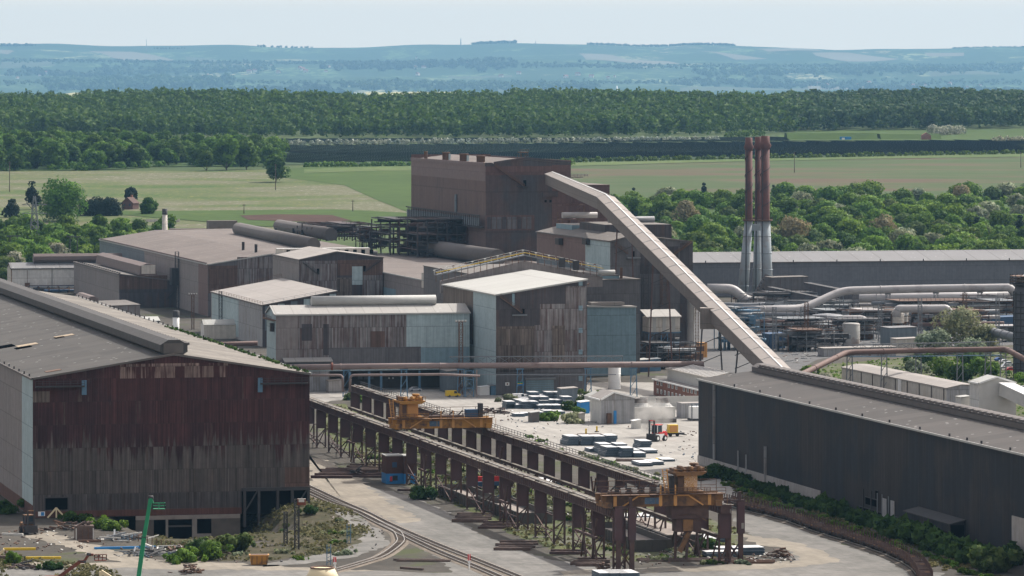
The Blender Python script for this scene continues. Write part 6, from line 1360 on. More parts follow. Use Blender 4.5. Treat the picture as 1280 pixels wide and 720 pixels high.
tank('squat ribbed grey tank behind the large duct', 1034, 424, 6.4, 9.5, 'pipe_dark'); tank('pale ribbed tank under the end of the large duct', 1064, 432, 3.4, 8.5, 'tank'); tank('cone-topped pale cyclone vessel under the arched duct', 1121.5, 417, 2.9, 3.9, 'cream_wall', True, 4.4); tank('slimmer cone-topped vessel right of the pale cyclone', 1131, 415, 1.7, 5.2, 'cream_wall', True, 4.2)
tank('low dark tank right of the stepped roofs', 1100, 402, 5, 5, 'pipe_dark'); tank('small pale drum beside the pipe racks', 1016, 434, 1.7, 4.2, 'dirty_white')
def hut(name, label, cat, x1, yb, x2, L, h, wall, roof, prof=None, z=None, rise=.0, axis='y', left=None):
    b = Bld(name, label, cat, x1, yb, x2=x2, L=L)
    if prof is None: prof = [(0, h), ((b.w if axis == 'y' else L) / 2, h + rise), (b.w if axis == 'y' else L, h)] if rise else [(0, h), (b.w if axis == 'y' else L, h + .3)]
    b.shell(prof, wall, roof, axis=axis, left=left, oh=.2, t=.2); return b
hut('plant_room', 'grey plant room with pale roofs beside the cyclone', 'plant room', 1112, 433, 1146, 12, 7, 'grey_blue_wall', 'roof_slate_y'); hut('plant_room', 'small cream plant room in front of the grey one by the bushes', 'plant room', 1121, 438, 1150, 8, 4.2, 'cream_wall', 'roof_pale')
hut('long_store', 'long low store with pale roof above the rusty pipe', 'store', 1030, 446, 1120, 8, 3., 'silver', 'roof_pale')
hut('blue_container', 'tall faded blue container beside the pipe rack at the conveyor foot', 'container', 961.5, 436, 982, 10, 5.5, 'blue_dark', 'blue_dark'); hut('far_store', 'low dark store with blue roof behind the bushes at the right', 'store', 1240, 408, 1282, 12, 3.6, 'blue_dark', 'blue_dark')
for lab, pts, w_, h_ in (('dark conveyor gallery stepping down in front of the long grey shed', [(1008, 360, 2080), (1070, 372, 2050)], 3.5, 4.6), ('lower dark conveyor gallery with lit edge right of the chimneys', [(962, 364, 2080), (1035, 379, 2040)], 3, 3.6)):
    P = [D(px, d, py) for px, py, d in pts]; t = thing('dark_gallery', lab, 'conveyor', (P[0].x, P[0].y, 0)); o_ = Vector((P[0].x, P[0].y, 0)); mb = MB(); mb.bar(P[0] - o_, P[1] - o_, w_, 'grey_dark', h_); mb.build('gallery', t)
    mb = MB(); u_ = Vector((0, 0, h_ / 2 + .15)); mb.bar(P[0] - o_ + u_, P[1] - o_ + u_, w_ + .4, 'steel_dark', .25); mb.build('gallery_roof', t)
    for f in (.15, .5, .85): p = P[0].lerp(P[1], f) - o_; mb = MB(); mb.bar((p.x, p.y, 0), (p.x, p.y, p.z - h_ / 2), .6, 'steel_dark'); mb.bar((p.x + 3, p.y, 0), (p.x + 1, p.y, p.z - h_ / 2), .4, 'steel_dark'); mb.build('trestle', t)
b = hut('head_house', 'dark head house joining the galleries in front of the long grey shed', 'building', 965, 384, 1010, 12, 13.5, 'grey_dark', 'roof_mid')
t = thing('flue_bend', 'grey ribbed flue slanting into the tight pair of chimneys', 'flue', G(945, 381)); mb = MB(); mb.bar((-1, 0, .5), (6.5, 2, 13), 4.2, 'vent', 4.2)
for i in range(8): p = Vector((-1, 0, .5)).lerp(Vector((6.5, 2, 13)), (i + .5) / 8); mb.bar(p - Vector((.12, 0, .2)), p + Vector((.12, 0, .2)), 4.5, 'steel_dark', 4.5)
mb.build('duct', t)

# white sheds behind the black shed
B = Bld('store_shed', 'long pale grey store with flat roof behind the black shed', 'store', 1183, 516, x2=1217, Lpx=1052)
h0 = B.zf(1183, 486); B.shell([(0, h0), (B.w * .55, h0 + 1.), (B.w, h0 + .9)], 'silver', 'roof_pale', left='cream_wall', oh=.15)
for i in range(9): mb = MB(); a_ = 2 + i * B.L / 9; mb.box(-.22, -.06, a_, a_ + .5, 0, h0 - .1, 'vent'); B.part(mb, 'wall_rib')
mb = MB(); a_ = B.ay(1127); mb.box(-.3, -.06, a_, a_ + 3, 1, h0, 'white'); B.part(mb, 'patch')
B = Bld('screen_house', 'white gabled screen house at the right edge behind the black shed', 'building', 1223.5, 530, x2=1270, Lpx=1212)
h0, ha, h1 = B.zf(1223, 479.5), B.zf(1246, 471.5), B.zf(1269, 479)
B.shell([(0, h0), (B.bx(1246), ha), (B.w, h1)], 'dirty_white', 'roof_white', left='white_wall', oh=.2, edge='white')
t = thing('white_gallery', 'white inclined conveyor gallery descending from the screen house', 'conveyor', B.A); pa, pb = Vector((8.2, -.4, ha - 3.6)), Vector((19, -38, 2.0)); pa, pb = [Matrix.Rotation(PHI, 4, 'Z') @ q for q in (pa, pb)]
mb = MB(); mb.bar(pa, pb, 4.4, 'dirty_white', 3.6); mb.build('gallery', t); mb = MB(); mb.bar(pa + Vector((0, 0, 1.95)), pb + Vector((0, 0, 1.95)), 4.8, 'white', .25); mb.build('gallery_roof', t)
hut('lean_to', 'small white lean-to beside the screen house', 'lean-to', 1201, 527, 1213, 5, 7.2, 'dirty_white', 'roof_white')

# small buildings left of the hall
B = hut('cream_shed', 'small cream shed with white roof beside the long blue hall', 'shed', 255, 424, 318, 8, 5.6, 'cream_wall', 'roof_white', rise=1.9, axis='x', left='white_wall')
hut('store_shed', 'white roofed low shed behind the ridge of the long shed', 'shed', 152, 412, 200, 14, 3.4, 'grey_dark', 'roof_white', rise=1.4, axis='x')
A = G(220, 420); t = thing('small_stack', 'short white stack with a black top behind the long shed', 'stack', A); mb = MB(); mb.lathe(0, 0, [(1.35, 0), (1.35, 7.6)], 'white', 18); mb.build('shaft', t); mb = MB(); mb.lathe(0, 0, [(1.42, 7.6), (1.42, 10.2), (1.1, 10.3)], 'steel_dark', 18); mb.build('cap', t)
A = G(206, 284, 0) if False else GT(206, 296); t = thing('brick_stack', 'pale brick chimney with a dark top behind the flat roof at the left', 'stack', D(206, 2380, 290) - Vector((0, 0, 24))); mb = MB(); mb.lathe(0, 0, [(1.9, 0), (1.3, 33)], 'cream_wall', 14); mb.build('shaft', t); mb = MB(); mb.lathe(0, 0, [(1.4, 33), (1.4, 36)], 'steel_dark', 14); mb.build('cap', t)
def mast(label, px, yb, ytop, w_, mat='steel_rust', lamps=True, name='lamp_mast'):
    A = GT(px, yb); t = thing(name, label, 'mast', A, PHI); h = (yb - ytop) * A.y / F; mb = MB(); mb.lattice((0, 0, 0), (0, 0, h), w_, mat, .16, w_ * 1.4, .1); mb.build('lattice', t)
    if lamps:
        mb = MB(); mb.box(-1.8, 1.8, -.1, .1, h - .2, h, mat)
        for i in range(4): mb.box(-1.8 + i * 1.05, -1.3 + i * 1.05, -.35, .1, h, h + .5, 'dirty_white')
        mb.build('floodlights', t)
    return t
for lab, px, yb, yt in (('thin rusty lattice mast by the sooty pipe rack', 1008, 438, 378), ('grey lattice mast left of the large duct', 1003, 430, 384), ('rust-spotted lattice mast behind the silvery trees', 1206, 440, 366), ('lattice mast between cyclone and silvery trees', 1150, 430, 373), ('lattice mast at the conveyor foot beside the blue container', 968, 440, 384), ('slim lattice mast left of the furnace tower', 1247, 434, 372), ('slim lattice mast between large duct and gas mains', 1100, 428, 380)): mast(lab, px, yb, yt, 1.3, 'steel_rust' if 'rust' in lab else 'steel_grey', False, 'lattice_mast')
mast('lattice lamp mast in front of the plate mill, beside the short white stack', 241, 412, 368, 1.); mast('lattice lamp mast between long blue hall and tall centre block', 576, 494, 402, 1.2); mast('rusty twin lattice mast on the weedy bank under the long shed', 371, 687, 624, .9, 'steel_dark', False); mast('slim rusty lattice mast left of the twin mast on the bank', 357, 680, 640, .7, 'steel_dark', False)
mb = MB(); mb.box(-.9, .9, -.3, .3, 0, 1.4, 'red_lead', 'dirty_white'); mb.box(-.6, .6, -.35, -.3, .7, 1.3, 'dirty_white'); o = mb.build('sign_box'); o.location = D(377, 992, 631.5); tag(o, 'red and white box on the twin lattice mast', 'sign box')
# power pylon and poles
A = GT(43, 306); t = thing('power_pylon', 'grey lattice power pylon among trees at the far left', 'pylon', A); h = (306 - 245) * A.y / F; mb = MB(); k_ = 3.2
for sx in (-1, 1):
    for sy in (-1, 1): mb.bar((sx * k_, sy * k_, 0), (sx * .5, sy * .5, h), .45, 'steel_grey')
for i in range(7):
    z0, z1 = h * i / 7, h * (i + 1) / 7; r0, r1 = k_ + (.5 - k_) * i / 7, k_ + (.5 - k_) * (i + 1) / 7
    for s_ in (-1, 1): mb.bar((-r0, s_ * r0, z0), (r1, s_ * r1, z1), .3, 'steel_grey'); mb.bar((r0, s_ * r0, z0), (-r1, s_ * r1, z1), .3, 'steel_grey')
mb.build('tower', t)
for f in (.64, .82):
    mb = MB(); mb.bar((-7.5, 0, h * f), (7.5, 0, h * f), .4, 'steel_grey'); mb.bar((-7.5, 0, h * f), (0, 0, h * f + 2), .25, 'steel_grey'); mb.bar((7.5, 0, h * f), (0, 0, h * f + 2), .25, 'steel_grey'); mb.build('crossarm', t)
for lab, px, yb, yt in (('bare pole in the meadow at the far left edge', 12, 240, 202), ('slim pole in front of the lone field tree', 344.5, 238, 205), ('slim pole at the meadow edge right of the field tree', 441, 265, 250), ('slim pole standing in the ploughed field right of the chimneys', 993, 216, 190), ('pole at the far right in the ploughed field', 1276, 210, 190), ('small pole left of the brown roofs', 305, 268, 255)):
    A = GT(px, yb); h = (yb - yt) * A.y / F; t = thing('pole', lab, 'pole', A); mb = MB(); mb.lathe(0, 0, [(.35, -.5), (.22, h)], 'bark', 8); mb.build('shaft', t); mb = MB(); mb.box(-1.2, 1.2, -.1, .1, h - .9, h - .6, 'bark'); mb.build('crossarm', t)
for lab, px, yb, yt in (('rusty goalpost frame left of the white shed', 17, 322, 295), ('rusty goalpost frame behind the white shed', 92, 330, 296)):
    A = GT(px, yb); s_ = A.y / F; h = (yb - yt) * s_; t = thing('goalpost_frame', lab, 'frame', A); mb = MB()
    for sx in (-1, 1): mb.bar((sx * 4.5 * s_ , 0, 0), (sx * 4.5 * s_, 0, h), .5, 'steel_dark')
    mb.build('posts', t); mb = MB(); mb.bar((-9 * s_, 0, h), (9 * s_, 0, h), .6, 'steel_dark'); mb.build('beam', t)
# far masts on the skyline and white tower in the valley
for lab, px, y0, y1, r in (('thin mast on the skyline at the left', 183, 62, 49, 2.4), ('thicker mast on the skyline left of centre', 576, 62, 48, 4), ('thin mast on the skyline in the centre', 637, 62, 50, 2.2), ('thin mast on the skyline right of centre', 669.5, 62, 51, 2.2)):
    A = Vector(((px - 640) * 38000 / F, 38000, hill((px - 640) * 38000 / F, 38000) - 2)); h = HC - (y1 - HY) * 38000 / F - A.z; mb = MB(); mb.lathe(0, 0, [(r * 1.4, 0), (r * .7, h)], 'steel_grey', 8); o = mb.build('radio_mast'); o.location = A; tag(o, lab, 'mast')
X_, d_ = GH(771, 121); mb = MB(); h = 13.5 * d_ / F; mb.lathe(0, 0, [(6, -4), (4, h)], 'white', 12); mb.box(-10, 70, -10, 10, -5, 5, 'white'); o = mb.build('white_tower'); o.location = (X_, d_, hill(X_, d_)); tag(o, 'white tower standing in the valley beyond the wood', 'tower')
r_ = random.Random(4); hp = None
for i in range(46):
    cl = r_.choice([(388, 88, 22, 3), (628, 86, 26, 3), (560, 78, 40, 6), (1060, 107, 40, 4), (1200, 108, 30, 4), (690, 97, 60, 2), (300, 92, 30, 6), (45, 95, 18, 3)])
    X_, d_ = GH(cl[0] + r_.gauss(0, cl[2]), cl[1] + r_.gauss(0, cl[3]))
    if hp is None:
        mb = MB(); mb.box(-7, 7, -5, 5, -2, 6, 'dirty_white'); mb.prism([(-5.4, 6), (5.4, 6), (0, 10)], 'x', -7.4, 7.4, 'red_lead'); hp = o = mb.build('village_house'); tag(o, 'tiny pale house of the villages on the far hillside', 'house', 'houses of the far villages')
    else: o = hp.copy(); COL.objects.link(o)
    o.location = (X_, d_, hill(X_, d_)); o.rotation_euler = (0, 0, r_.random() * 3); q = r_.uniform(1.2, 2.4); o.scale = (q, q, q)
# red brick house among the trees, hut on the bank, solar farm
A = GT(152, 262); t = thing('brick_house', 'red brick gabled house beside the dark clipped hedge', 'house', A, R(-20)); mb = MB(); mb.prism([(0, 0), (0, 4.6), (4.2, 8.2), (8.4, 4.6), (8.4, 0)], 'y', 0, 10, 'brick_dark'); mb.build('wall', t)
mb = MB(); mb.prism([(-.5, 4.2), (4.2, 8.3), (8.9, 4.2), (8.9, 4.5), (4.2, 8.6), (-.5, 4.5)], 'y', -.3, 10.3, 'tile_roof'); mb.build('roof', t); mb = MB(); mb.box(3.6, 4.8, 7, 8.2, 7, 10, 'brick'); mb.build('chimney', t)
for x_ in (1.6, 5.6): mb = MB(); mb.box(x_, x_ + 1.2, -.08, .0, 2.6, 4, 'glass'); mb.build('window', t)
mb = MB(); A = GT(175, 278); mb.box(0, 26, 0, .4, -.5, 2.2, 'cream_wall'); o = mb.build('garden_wall'); o.location = A; tag(o, 'long pale wall right of the red brick house', 'wall')
mb = MB(); A = GT(1152, 175); mb.prism([(0, -1), (0, 5), (5, 8), (10, 5), (10, -1)], 'y', 0, 8, 'brick'); o = mb.build('brown_hut'); o.location = A; tag(o, 'small brown hut on the green bank beside the blossom bushes', 'hut')
mb = MB(); A = GT(1050, 175); mb.box(0, 12, 0, 4, -1, 3.4, 'blue_paint'); mb.box(2, 5, -.1, 0, 0, 2.4, 'white'); o = mb.build('substation_box'); o.location = A; tag(o, 'pale blue cabinet at the back of the solar panels', 'cabinet')
def bank(label, px0, px1, yb, yt):
    A = GT(px0, yb); B_ = GT(px1, yb); h = (yb - yt) * A.y / F * .8; w_ = B_.x - A.x; mb = MB(); mb.prism([(0, -2), (26, h), (60, h), (80, -2)], 'x', 0, w_, 'field_green'); o = mb.build('grass_bank'); o.location = A; struct(o)
bank('', 985, 1098, 175, 164.5); bank('', 1102, 1178, 174.5, 166)
sp = None
for lab, x0, x1, ya, yb, dx, st in (('long dark solar panel row slanting across the main block', 352, 1284, 183, 205.5, 380, 31), ('dark solar panel row slanting across the back strip under the wood', 352, 985, 175, 179.5, 150, 22)):
    for k_ in range(int((x1 - x0 + dx) / st)):
        xa = x0 + 12 + k_ * st; t0, t1 = 0., 1.
        if xa > x1: t0 = (xa - x1) / dx
        if xa - dx < x0: t1 = (xa - x0) / dx
        if t1 - t0 < .06: continue
        def py_(t):
            q_ = xa - dx * t - 352; lo_, hi_ = (yb - q_ * .0145, ya - q_ * .0075) if dx > 200 else (yb - q_ * .003, ya - q_ * .003)
            return lo_ + (hi_ - lo_) * t
        tk = next((i_ / 100 for i_ in range(101) if py_(i_ / 100) < 192.4), 1.)
        for ta, tb in ((t0, min(t1, tk)), (max(t0, tk), t1)):
            if tb - ta < .05: continue
            A = GT(xa - dx * ta, py_(ta)); E = GT(xa - dx * tb, py_(tb)); L = (E - A).length
            if sp is None:
                mb = MB(); mb.add([(0, -1.9, .8), (1, -1.9, .8), (1, 1.9, 2.0), (0, 1.9, 2.0), (0, -1.9, .65), (1, -1.9, .65), (1, 1.9, 1.85), (0, 1.9, 1.85)], [(0, 1, 2, 3), (4, 7, 6, 5), (0, 4, 5, 1), (3, 2, 6, 7)], 'solar')
                for j in range(60): mb.box(j / 60, j / 60 + .0004, -.2, .2, -1.5, 1.1, 'steel_grey')
                sp = o = mb.build('solar_panel_row')
            else: o = sp.copy(); COL.objects.link(o)
            d_ = E - A; o.location = A; o.scale = (L, 1.0, 1); o.rotation_euler = (0, -math.asin((E.z - A.z) / L), math.atan2(d_.y, d_.x)); tag(o, lab, 'solar panels', 'solar panel rows')
# ------------------------------------------------------------------ yard: tracks, wagons, slabs, machines, small buildings
def track(label, px, kind='rail'):
    P = [GT(*p) for p in px]; t = thing('railway_track', label, 'track', P[0]); o_ = P[0]; n = len(P)
    # smooth the line
    Q = []
    for i in range(n - 1):
        p0, p1, p2, p3 = P[max(i - 1, 0)], P[i], P[i + 1], P[min(i + 2, n - 1)]
        for j in range(10):
            s = j / 10; Q.append(.5 * ((2 * p1) + (p2 - p0) * s + (2 * p0 - 5 * p1 + 4 * p2 - p3) * s * s + (3 * p1 - p0 - 3 * p2 + p3) * s ** 3))
    Q.append(P[-1]); Q = [Vector((q.x, q.y, terr(q.x, q.y))) - o_ for q in Q]
    N = []
    for i, q in enumerate(Q): d = (Q[min(i + 1, len(Q) - 1)] - Q[max(i - 1, 0)]).normalized(); N.append(Vector((d.y, -d.x, 0)).normalized())
    mb = MB()
    for i in range(len(Q) - 1):
        a, b = Q[i], Q[i + 1]; vs = [a - N[i] * 2.1, a - N[i] * 1.6, a + N[i] * 1.6, a + N[i] * 2.1, b - N[i + 1] * 2.1, b - N[i + 1] * 1.6, b + N[i + 1] * 1.6, b + N[i + 1] * 2.1]
        for k, z in enumerate((.03, .16, .16, .03) * 2): vs[k] = vs[k] + Vector((0, 0, z))
        mb.add(vs, [(0, 1, 5, 4), (1, 2, 6, 5), (2, 3, 7, 6)], 'ballast')
    mb.build('ballast', t)
    for s in (-.78, .78):
        mb = MB()
        for i in range(len(Q) - 1):
            a, b = Q[i] + N[i] * s, Q[i + 1] + N[i + 1] * s; mb.bar(a + Vector((0, 0, .32)), b + Vector((0, 0, .32)), .16, 'rail', .2)
        mb.build('rail', t)
    mb = MB(); acc = 0
    for i in range(len(Q) - 1):
        L = (Q[i + 1] - Q[i]).length; k = int(L / .9)
        for j in range(k): e = Q[i].lerp(Q[i + 1], j / max(k, 1)); mb.bar(e - N[i] * 1.25 + Vector((0, 0, .19)), e + N[i] * 1.25 + Vector((0, 0, .19)), .26, 'sleeper', .1)
    mb.build('sleepers', t); return [q + o_ for q in Q]
track('straight railway track nearest the weedy bank', [(380, 613), (425, 633), (482, 659), (544, 689), (600, 712), (660, 738)])
track('straight railway track beside the grey haul road', [(383, 608), (430, 630), (484, 655), (544, 681), (600, 703), (690, 739)])
track('curved railway spur bending round the weedy bank', [(478, 656), (494, 664), (500, 672), (499, 680), (478, 695.5), (450, 705), (405, 718), (380, 726)])
path = track('railway track under the line of empty wagons', [(905, 630), (930, 638), (980, 650.5), (1024, 666), (1063, 678), (1107, 693), (1138, 708), (1152, 722), (1160, 740)])
def place_on(path, s):
    for a, b in zip(path, path[1:]):
        L = (b - a).length
        if s <= L: return a.lerp(b, s / L), (b - a).normalized()
        s -= L
    return b, (b - a).normalized()
w0 = None; wt = None; s_ = 3.
r_ = random.Random(2)
for i in range(12):
    p, d = place_on(path, s_ + 7); s_ += 15.6; rot = math.atan2(d.y, d.x) - math.pi / 2
    lab = f'rusty flat wagon with upright stakes, {ORD[i]} of the line from the crane end'
    if w0 is None:
        w0 = thing('flat_wagon', lab, 'wagon', p, rot, 'empty flat wagons along the black shed'); mb = MB()
        mb.box(-1.3, 1.3, -7, 7, 1.15, 1.5, 'steel_dark', 'steel_dark'); mb.box(-.4, .4, -7, 7, .7, 1.15, 'runway')
        for j in range(12): mb.box(-1.45, 1.45, -6.8 + j * 1.2, -6.5 + j * 1.2, 1.5, 1.75 + .25 * (j % 2), 'runway' if j % 3 else 'orange_old')
        mb.build('deck', w0); mb = MB()
        for j in range(7):
            for sx in (-1.35, 1.35): mb.bar((sx, -6.4 + j * 2.1, 1.1), (sx, -6.4 + j * 2.1, 3.2), .22, 'runway')
        mb.build('stakes', w0)
        for y in (-4.8, 4.8):
            mb = MB(); mb.box(-1., 1., y - 1.4, y + 1.4, .55, .85, 'steel_dark')
            for yy in (-.9, .9):
                for sx in (-.78, .78): mb.tube([(sx - .08, y + yy, .82), (sx + .08, y + yy, .82)], .45, 'steel_rust', 12)
            mb.build('bogie', w0)
        wt = tree_of(w0)
    else: dup(w0, p, rot, lab, wt)
# steel slabs: every stack is a pile of cut slabs
def slab_mesh(w_, l_, n, seed):
    r = random.Random(seed); mb = MB()
    for i in range(n): dx, dy = r.uniform(-.12, .12), r.uniform(-.2, .2); mb.box(-w_ / 2 + dx, w_ / 2 + dx, dy, l_ + dy, i * .33, i * .33 + .29, 'slab_side', 'slab_top')
    return mb
sprot = []
def slab(px, py, w_, l_, n, z, label, rot=0, group='piles of dark steel slabs in the yard'):
    key = (w_, l_, n); p = G(px, py); p.z = z
    for k, o in sprot:
        if k == key: c = o.copy(); COL.objects.link(c); break
    else: c = slab_mesh(w_, l_, n, len(sprot)).build('slab_pile'); sprot.append((key, c))
    c.location = p; c.rotation_euler = (0, 0, PHI + rot); tag(c, label, 'steel slabs', group); return c
rows = [('front row by the far runway', [(716, 557), (733, 557), (748, 557), (763, 556)], 4), ('second row by the far runway', [(756, 567), (775, 567), (793, 568), (806, 563)], 4), ('front row below the forklift', [(764, 571), (783, 572), (800, 572)], 4)]
for nm, sp_, n in rows:
    for i, (px, py) in enumerate(sp_):
        slab(px, py, 3.3, 7.5, n, 0, f'{ORD[i]} slab pile from the left, {nm}', r_.uniform(-.04, .04))
        if i % 3 != 2 or 'front row by' in nm: slab(px + 2, py, 3.2, 7.2, n, 1.34, f'slabs lying on the {ORD[i]} pile, {nm}', r_.uniform(-.05, .05))
for i, (px, py, l_, n) in enumerate(((808, 583, 9, 3), (822, 581.5, 9, 3), (814, 567, 9, 3), (745, 565, 6, 3), (836, 577, 7, 2))): slab(px, py, 3.6, l_, n, 0, f'{ORD[i]} low dark slab pile on its own right of the yard pile' if i < 2 else (f'long flat slab pile right of the second row by the runway', 'small low slab pile at the left of the second row by the runway', 'thin slab pile at the right end below the forklift')[i - 2])
for j, (y0, x0, n_, nm) in enumerate(((511, 640, 7, 'front'), (505, 652, 7, 'middle'), (499, 660, 5, 'back'))):
    for i in range(n_):
        px = x0 + i * 9.6 + r_.uniform(-1, 1); slab(px, y0 + r_.uniform(-.6, .6), 3.0, 6.5, 4, 0, f'{ORD[i]} pale-topped slab pile from the left in the {nm} row before the roller door')
        if r_.random() < .55: slab(px, y0, 2.9, 6.2, 3, 1.34, f'slabs on top of the {ORD[i]} pile in the {nm} row before the roller door')
for i, (px, py) in enumerate(((660, 520), (674, 519), (686, 517), (700, 518), (650, 521))): slab(px, py, 3.2, 5, 3, 0, f'{ORD[i]} of the loose slab piles among the bushes in the yard')
for i, (px, py, w_, l_, n) in enumerate(((795, 652, 7, 8, 4), (812, 655, 5, 8, 3), (828, 649, 6, 8, 3), (880, 681, 6, 10, 4), (898, 678, 5, 10, 3), (700, 607, 5, 8, 3), (690, 603, 5, 8, 2))): slab(px, py, w_, l_, n, 0, ('wide blue slab pile under the worn crane, left', 'blue slab pile under the worn crane, middle', 'blue slab pile under the worn crane, right', 'blue slab pile behind the end portal, left', 'blue slab pile behind the end portal, right', 'blue slab pile between the runways, right', 'blue slab pile between the runways, left')[i], 0, 'slab piles between the runways')
for i, (px, py, w_, l_, n) in enumerate(((928, 694, 10, 5, 5), (905, 697, 8, 4, 4), (762, 724, 4, 7, 4), (775, 724, 4, 7, 4), (788, 724, 4, 7, 4))): slab(px, py, w_, l_, n, 0, ('pale-topped slab pile just right of the end portal', 'low slab pile at the foot of the end portal', 'white-topped slab pile at the bottom edge, left', 'white-topped slab pile at the bottom edge, middle', 'white-topped slab pile at the bottom edge, right')[i])
def bars(label, px, py, L, n, mat, rot=0, sp_=1.1, d=.35, name='steel_bars', vertical=False, cat='steel bars', tip=None):
    mb = MB(); r = random.Random(px * 7 + py)
    for i in range(n): y = i * sp_ + r.uniform(-.2, .2); x = r.uniform(-.8, .8); mb.box(x, x + L * r.uniform(.85, 1), y, y + d, 0, d * r.uniform(.8, 1.4), mat); 
    if tip:
        for i in range(n): mb.box(L * .97, L * 1.03, i * sp_ - .1, i * sp_ + d + .1, .05, d * 1.3 + .1, tip)
    o = mb.build(name); p = GT(px, py); o.location = p; o.rotation_euler = (0, 0, rot); return tag(o, label, cat)
for i, (px, py, L, n, sp_, lab) in enumerate(((392, 598, 12, 8, 4.0, 'dark rail lengths laid across the ground behind the long shed'), (430, 590, 13, 6, 3.6, 'dark rails laid beside the near runway at its far part'), (446, 597, 10, 4, 3., 'bundle of dark rails left of the blue and brick cabin'),
                                       (566, 653, 9, 7, 3.1, 'row of dark rails by the haul road under the runway'), (600, 661, 9, 5, 3.2, 'dark rails beyond the first row under the runway'), (618, 688, 9, 6, 3.0, 'row of dark rails right of the haul road in front of the runway columns'),
                                       (690, 693, 8, 3, 2.4, 'dark rails in the grass in front of the runway columns'), (716, 708, 7, 6, 2.2, 'dark bars at the foot of the last runway column'), (495, 614, 5, 1, 2, 'single dark beam on the road by the cabin'))):
    bars(lab, px, py, L, n, 'scrap' if i % 2 else 'runway', R(-3), sp_, .55)
for i, (px, py, L, n, lab) in enumerate(((800, 702, 24, 5, 'long dark bars lying by the roadside in front of the last crane'), (905, 705, 12, 4, 'rusty bars at the roadside right of the end portal'), (770, 577, 11, 6, 'yellow-tipped billets lying beyond the slab piles'), (720, 545, 9, 3, 'thin rusty rails lying in the yard by two yellow posts'), (495, 702, 12, 3, 'dark beams beside the railway on the ballast'), (500, 711, 6, 1, 'single beam lying across the ballast'))):
    bars(lab, px, py, L, n, 'steel_rust' if i in (1, 3) else 'scrap', R((0, 4, -2, 3, -4, -35)[i]), 1.0, .4, tip='yellow' if i == 2 else None)
for i, (px, py) in enumerate(((732.5, 543), (746, 540))): mb = MB(); mb.box(-.25, .25, -.25, .25, 0, 1.7, 'yellow'); mb.box(-.6, .6, -.6, .6, 0, .25, 'steel_dark'); o = mb.build('yellow_post'); o.location = G(px, py); tag(o, f'{("left", "right")[i]} one of two yellow posts standing in the pale yard', 'post')
# forklift trucks
def forklift(label, px, py, rot, body, s=1., stripe='red_paint'):
    t = thing('forklift_truck', label, 'forklift', GT(px, py), rot); t.scale = (s,) * 3
    mb = MB(); mb.box(-1.2, 1.2, -1.4, 2.8, .7, 1.9, body); mb.prism([(2.0, .6), (3.2, .8), (3.2, 2.1), (2.6, 2.5), (2.0, 2.3)], 'x', -1.25, 1.25, stripe); mb.box(-1.22, 1.22, -.2, 1.6, 1.9, 2.25, stripe); mb.build('body', t)
    mb = MB(); mb.box(-.95, .95, -.6, 1.4, 2.2, 2.6, 'steel_dark')
    for sx in (-.9, .9):
        for y in (-.6, 1.4): mb.box(sx - .08, sx + .08, y - .08, y + .08, 2.2, 4.1, body)
    mb.box(-1.05, 1.05, -.8, 1.55, 4.1, 4.25, stripe); mb.build('cab', t)
    mb = MB(); mb.box(-.85, .85, -.62, -.6, 2.6, 4.0, 'glass'); mb.box(.88, .9, -.5, 1.3, 2.6, 4.0, 'glass'); mb.box(-.9, -.88, -.5, 1.3, 2.6, 4.0, 'glass'); mb.build('window', t)
    mb = MB()
    for sx in (-.75, .75): mb.box(sx - .14, sx + .14, -2.0, -1.6, .2, 5.4, 'steel_dark')
    mb.box(-.9, .9, -1.95, -1.65, 5.2, 5.4, stripe); mb.box(-.9, .9, -1.9, -1.7, 2.6, 2.8, 'steel_dark'); mb.build('mast', t)
    mb = MB(); mb.box(-1.4, 1.4, -2.25, -2.02, .4, 2.0, 'steel_dark')
    for sx in (-.8, .8): mb.box(sx - .15, sx + .15, -4.2, -2.2, .3, .45, 'steel_dark')
    mb.build('fork', t)
    for y, r in ((-1.2, .85), (2.0, .75)):
        for sx in (-1.25, 1.25): mb = MB(); mb.tube([(sx - .32, y, r), (sx + .32, y, r)], r, 'tyre', 16); wo = mb.build('wheel', t); mb = MB(); mb.tube([(sx - .34, y, r), (sx + .34, y, r)], r * .5, 'white' if body == 'white' else 'steel_rust', 12); mb.build('rim', wo)
    return t
forklift('big white and red forklift truck driving through dust in the pale yard', 820, 551.5, R(-38), 'white', 1.12); forklift('dark forklift truck parked before the door of the long shed', 36, 667, R(22), 'runway', 1.0, 'orange_old')
dm = bpy.data.materials.new('dust'); dm.use_nodes = True; dt = dm.node_tree; dt.nodes.clear(); do = dt.nodes.new('ShaderNodeOutputMaterial'); dv = dt.nodes.new('ShaderNodeVolumePrincipled'); dv.inputs['Color'].default_value = (.9, .87, .82, 1)
tc = dt.nodes.new('ShaderNodeTexCoord'); nz = dt.nodes.new('ShaderNodeTexNoise'); nz.inputs['Scale'].default_value = .28; nz.inputs['Detail'].default_value = 4; dt.links.new(tc.outputs['Object'], nz.inputs['Vector'])
ln = dt.nodes.new('ShaderNodeVectorMath'); ln.operation = 'LENGTH'; sc_ = dt.nodes.new('ShaderNodeVectorMath'); sc_.operation = 'MULTIPLY'; sc_.inputs[1].default_value = (1 / 6.5, 1 / 6., 1 / 6.5); dt.links.new(tc.outputs['Object'], sc_.inputs[0]); dt.links.new(sc_.outputs[0], ln.inputs[0])
m1 = dt.nodes.new('ShaderNodeMapRange'); m1.inputs[1].default_value = 1.; m1.inputs[2].default_value = .1; dt.links.new(ln.outputs['Value'], m1.inputs[0]); m2 = dt.nodes.new('ShaderNodeMapRange'); m2.inputs[1].default_value = .42; m2.inputs[2].default_value = .72; m2.inputs[4].default_value = .75; dt.links.new(nz.outputs[0], m2.inputs[0])
